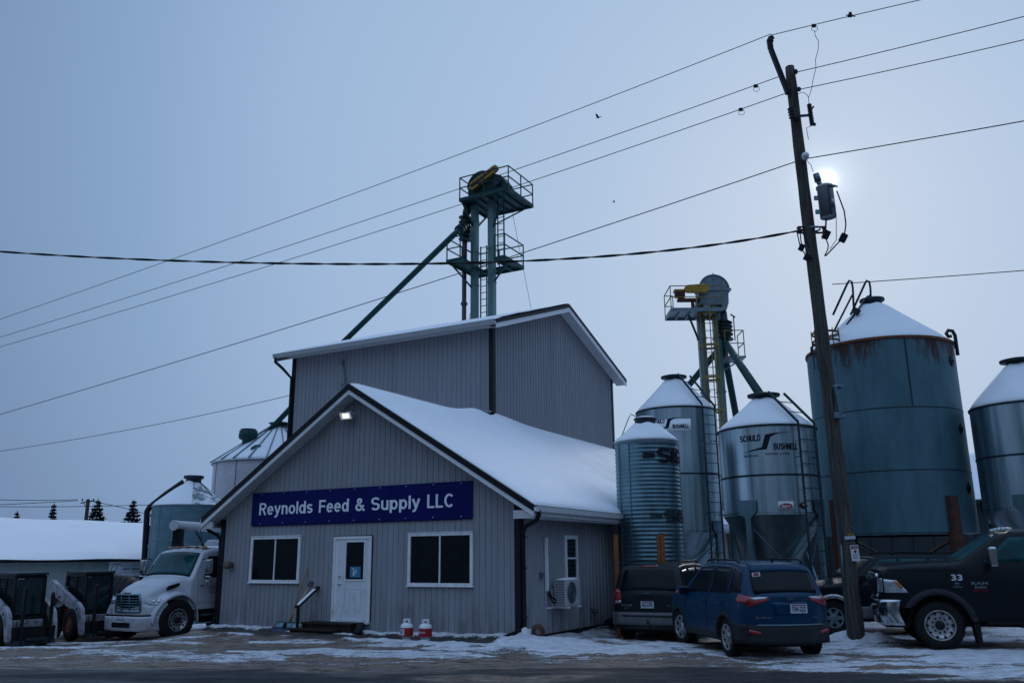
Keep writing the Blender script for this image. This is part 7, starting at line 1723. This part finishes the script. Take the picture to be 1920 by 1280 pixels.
    p = cb.side(-1.3, 1.3, 1); T = Matrix.Translation((-1.05, p.y+.008, 1.2)) @ Matrix.Rotation(PI, 4, 'Z')
    mb = MB(); text_mb(mb, 'REYNOLDS', .1, T @ TR((0, 0, .12)), fit=.55, fitz=.12, bold=.03); text_mb(mb, 'FEED & SUPPLY', .1, T, fit=.6, fitz=.06, bold=.02); mb.tube([T @ Vector((.28+.36*math.cos(a), -.003, .16+.13*math.sin(a))) for a in np.linspace(0, 2*PI, 24)], .006, 4); mb.build('lettering', M['steel_grey'], t)
    for y in (-.72, -.38, 0, .38, .72):
        mb = MB(); mb.lathe([(.07, 0), (.065, .035), (.03, .06), (0, .065)], 12, TR((-1.12, y, 2.445+.05*(1-y*y)))); mb.build('roof_marker_lamp', M['amber_lens'], t)
    mb = MB(); mb.grid(lambda u, v: (-2.3+1.1*u, -.8+1.6*v, 2.475+.05*(1-(2*v-1)**2)+.02*min(1, 8*min(u, 1-u))*min(1, 8*min(v, 1-v))), 12, 16); mb.build('roof_snow', M['snow'], t)
    for sg in (1, -1): wheel(t, (0, sg*.99, .535), .535, .28, .30, 'holes', sg, -.12, n=10)
    for sg in (1, -1): wheel(t, (-4.4, sg*.95, .535), .535, .5, .30, 'holes', sg, 0, n=10)
    mb = MB(); mb.box((-6.0, -.45, .55), (.6, .45, .80)); mb.box((-.05, -.85, .45), (.05, .85, .60)); mb.box((-.6, -.5, .80), (.6, .5, 1.2)); mb.build('chassis', M['black'], t)
    mb = MB(); mb.prism([(-1.1, 1.0), (1.1, 1.0), (1.15, 2.4), (.8, 2.75), (-.8, 2.75), (-1.15, 2.4)], -6.1, -2.6, axis='x'); mb.build('feed_body', M['paint_white'], t, bevel=.04)
    # unloading auger over the cab
    a0 = inv @ A(326, 984, 25.4); a1 = inv @ A(420, 990, 27.9)
    mb = MB(); mb.tube([a0, a1, a1+(a1-a0)*.35], .135, 20); mb.tube([a0-(a1-a0).normalized()*.01, a0+(a1-a0).normalized()*.06], .15, 20); mb.build('auger_tube', M['tan_pipe'], t)
    q = inv @ A(335, 996, 25.6); mb = MB(); mb.box((-.13, -.13, -.38), (.13, .13, .06), TR(q, (0, 0, .5))); mb.box((-.15, -.15, -.42), (.15, .15, -.36), TR(q, (0, 0, .5))); mb.build('auger_boot', M['black'], t, bevel=.02)
    mb = MB(); st = inv @ A(382, 1030, 26.2)
    for px in (364, 369, 376): mb.tube([inv @ A(px, 993, 26.3), st+Vector(((px-370)*.01, 0, .05))], .018, 6)
    mb.box((-.25, -.3, -.30), (.25, .3, -.24), TR(st)); mb.bar(st+Vector((.2, .2, -.25)), st+Vector((.2, .2, .1)), .04); mb.bar(st+Vector((-.2, -.2, -.25)), st+Vector((-.2, -.2, .1)), .04); mb.bar(st+Vector((-.2, -.2, .02)), st+Vector((.2, .2, .02)), .04); mb.build('auger_stand', M['steel_dark'], t)
feed_truck()

# ------------------------------------------------------------------ skid steer loaders
def skid(X, Y, label, lean):
    t = thing('skid_steer_loader', label, 'skid steer', (X, Y, GZ), R_(-40), 'white skid steer loaders at left'); t.scale = (1, .82, 1)
    mb = MB(); mb.prism([(-1.25, .32), (.62, .32), (.78, .50), (.78, .66), (.4, .72), (-.5, .90), (-1.25, 1.05)], -.46, .46); mb.build('chassis', M['skid_white'], t, bevel=.02)
    mb = MB(); mb.prism([(-1.40, .40), (-1.26, .40), (-1.26, 1.28), (-.62, 1.36), (-.62, .92), (-.52, .92), (-.52, 1.42), (-1.33, 1.36)], -.58, .58); mb.build('engine_cover', M['skid_white'], t, bevel=.02)
    # cab frame
    mb = MB(); x0, x1, zt_ = -.60, .58, 1.80
    for y in (-.44, .44):
        mb.bar((x1+.10, y, .70), (x1+.02, y, zt_-.05), .08); mb.bar((x0, y, .85), (x0, y, zt_-.05), .10); mb.bar((x0, y, zt_-.06), (x1+.02, y, zt_-.06), .08); mb.bar((x0, y, 1.02), (x1+.05, y, .98), .07); mb.bar((0, y, .98), (0, y, zt_-.05), .05)
    mb.bar((x1+.02, -.44, zt_-.06), (x1+.02, .44, zt_-.06), .08); mb.bar((x1+.10, -.44, .72), (x1+.10, .44, .72), .08); c = mb.build('cab_frame', M['black'], t)
    mb = MB(); mb.box((x0-.05, -.50, zt_-.02), (x1+.13, .50, zt_+.05)); mb.build('cab_roof', M['steel_dark'], t, bevel=.02)
    for sg in (-1, 1):
        mb = MB(); mb.box((x0+.05, sg*.425, 1.05), (x1-.0, sg*.43, zt_-.1)); w_ = mb.build('side_window', M['glass_cab'], t)
        mb = MB()
        for i in range(13): x = x0+.08+i*.085; mb.bar((x, sg*.455, 1.05), (x, sg*.455, zt_-.1), .008)
        for i in range(8): z = 1.08+i*.08; mb.bar((x0+.05, sg*.455, z), (x1, sg*.455, z), .008)
        mb.build('mesh_guard', M['black'], t)
        mb = MB(); mb.box((x0+.02, min(sg*.42, sg*.46), .72), (x1+.05, max(sg*.42, sg*.46), 1.0)); mb.build('side_panel', M['black'], t)
    mb = MB(); mb.add([(x1+.10, -.38, .80), (x1+.10, .38, .80), (x1+.03, .38, zt_-.12), (x1+.03, -.38, zt_-.12)], [(0, 1, 2, 3)]); mb.build('front_glass', M['glass_cab'], t)
    mb = MB(); mb.box((-.3, -.25, .75), (.05, .25, .88)); mb.box((-.35, -.25, .88), (-.22, .25, 1.45)); mb.bar((.25, -.3, .8), (.3, -.3, 1.15), .04); mb.bar((.25, .3, .8), (.3, .3, 1.15), .04); mb.build('seat', M['seat_dark'], t)
    mb = MB(); mb.box((.785, -.34, .50), (.86, .34, .66)); mb.box((.861, -.15, .58), (.866, -.05, .60), mi=1); mb.build('front_step', [M['skid_white'], M['red_lens']], t)
    for sg in (-1, 1):
        y0, y1 = sorted((sg*.60, sg*.74))
        arm = [(-1.28, 1.52), (-1.12, 1.60), (-.95, 1.56), (-.1, 1.28), (.78, .99), (.98, .86), (1.10, .60), (1.16, .18), (1.00, .16), (.86, .46), (.62, .72), (-.30, 1.00), (-.85, 1.16), (-1.20, 1.20)]
        mb = MB(); mb.prism(arm, y0, y1); a = mb.build('lift_arm', M['skid_white'], t, bevel=.015)
        mb = MB(); mb.box((-.55, min(sg*.741, sg*.746), 1.10), (-.35, max(sg*.741, sg*.746), 1.17), TR((0, 0, 0)), 0); mb.box((.68, min(sg*.741, sg*.746), .80), (.76, max(sg*.741, sg*.746), .88), mi=1); mb.build('decal', [M['red_lens'], M['text_dark']], a)
        mb = MB(); mb.tube([(-.95, sg*.55, .75), (-.2, sg*.56, .95)], .05, 8); mb.tube([(-.2, sg*.56, .95), (.25, sg*.57, 1.0)], .025, 8, mi=1); mb.build('lift_cylinder', [M['black'], M['chrome']], t)
        mb = MB(); mb.prism([(-.75, .78), (-.12, .70), (-.12, .78), (-.75, .86)], min(sg*.47, sg*.5), max(sg*.47, sg*.5)); mb.build('side_stripe', M['red_paint'], t)
        mb = MB(); mb.prism([(-1.35, .9), (-1.12, .9), (-1.05, 1.45), (-1.2, 1.60), (-1.32, 1.5)], min(sg*.47, sg*.59), max(sg*.47, sg*.59)); mb.build('rear_upright', M['skid_white'], t, bevel=.01)
        for x in (-.72, .42): wheel(t, (x, sg*.67 if False else sg*.665, .42), .42, .27, .21, 'spoke', sg, rim_m='orange_rim', n=8)
    mb = MB(); mb.box((1.12, -.62, .14), (1.22, .62, .52)); mb.bar((1.1, -.6, .3), (1.1, .6, .3), .09); mb.build('attachment_plate', M['black'], t)
    for y, h in ((-.42, 1.46), (.42, 1.30)):
        mb = MB(); mb.prism([(1.24, .10), (1.34, .10), (1.34-lean, h), (1.28-lean, h+.06), (1.22-lean, h)], y-.035, y+.035); mb.build('fork_tine', M['black'], t, bevel=.01)
    mb = MB(); mb.box((1.23, -.60, .10), (1.33, .60, .20)); mb.box((1.25, -.3, .2), (1.45, .3, .26)); mb.build('fork_carriage', M['steel_dark'], t)
skid(-13.2, 23.7, 'white skid steer loader cut by the left edge of the photo', .02)
skid(-12.35, 25.75, 'white skid steer loader between its twin and the white truck', .05)
t = thing('covered_pile', 'black ribbed tarpaulin heap behind the loader and the white truck', 'tarpaulin', (A(232, 1100, 28.5).x, 28.5, GZ), -.35)
def tf(u, v):
    x = (u-.5)*2.3; k = 1-abs(2*v-1)**3; top_ = 1.66-.40*max(0, u-.55)*2-.10*abs(u-.3); return (x, (v-.5)*1.7, k*top_*(1-.35*max(0, u-.8)/.2)+.035*math.sin(u*70+v*9)*k)
mb = MB(); mb.grid(tf, 90, 18); mb.build('tarpaulin', M['black'], t)
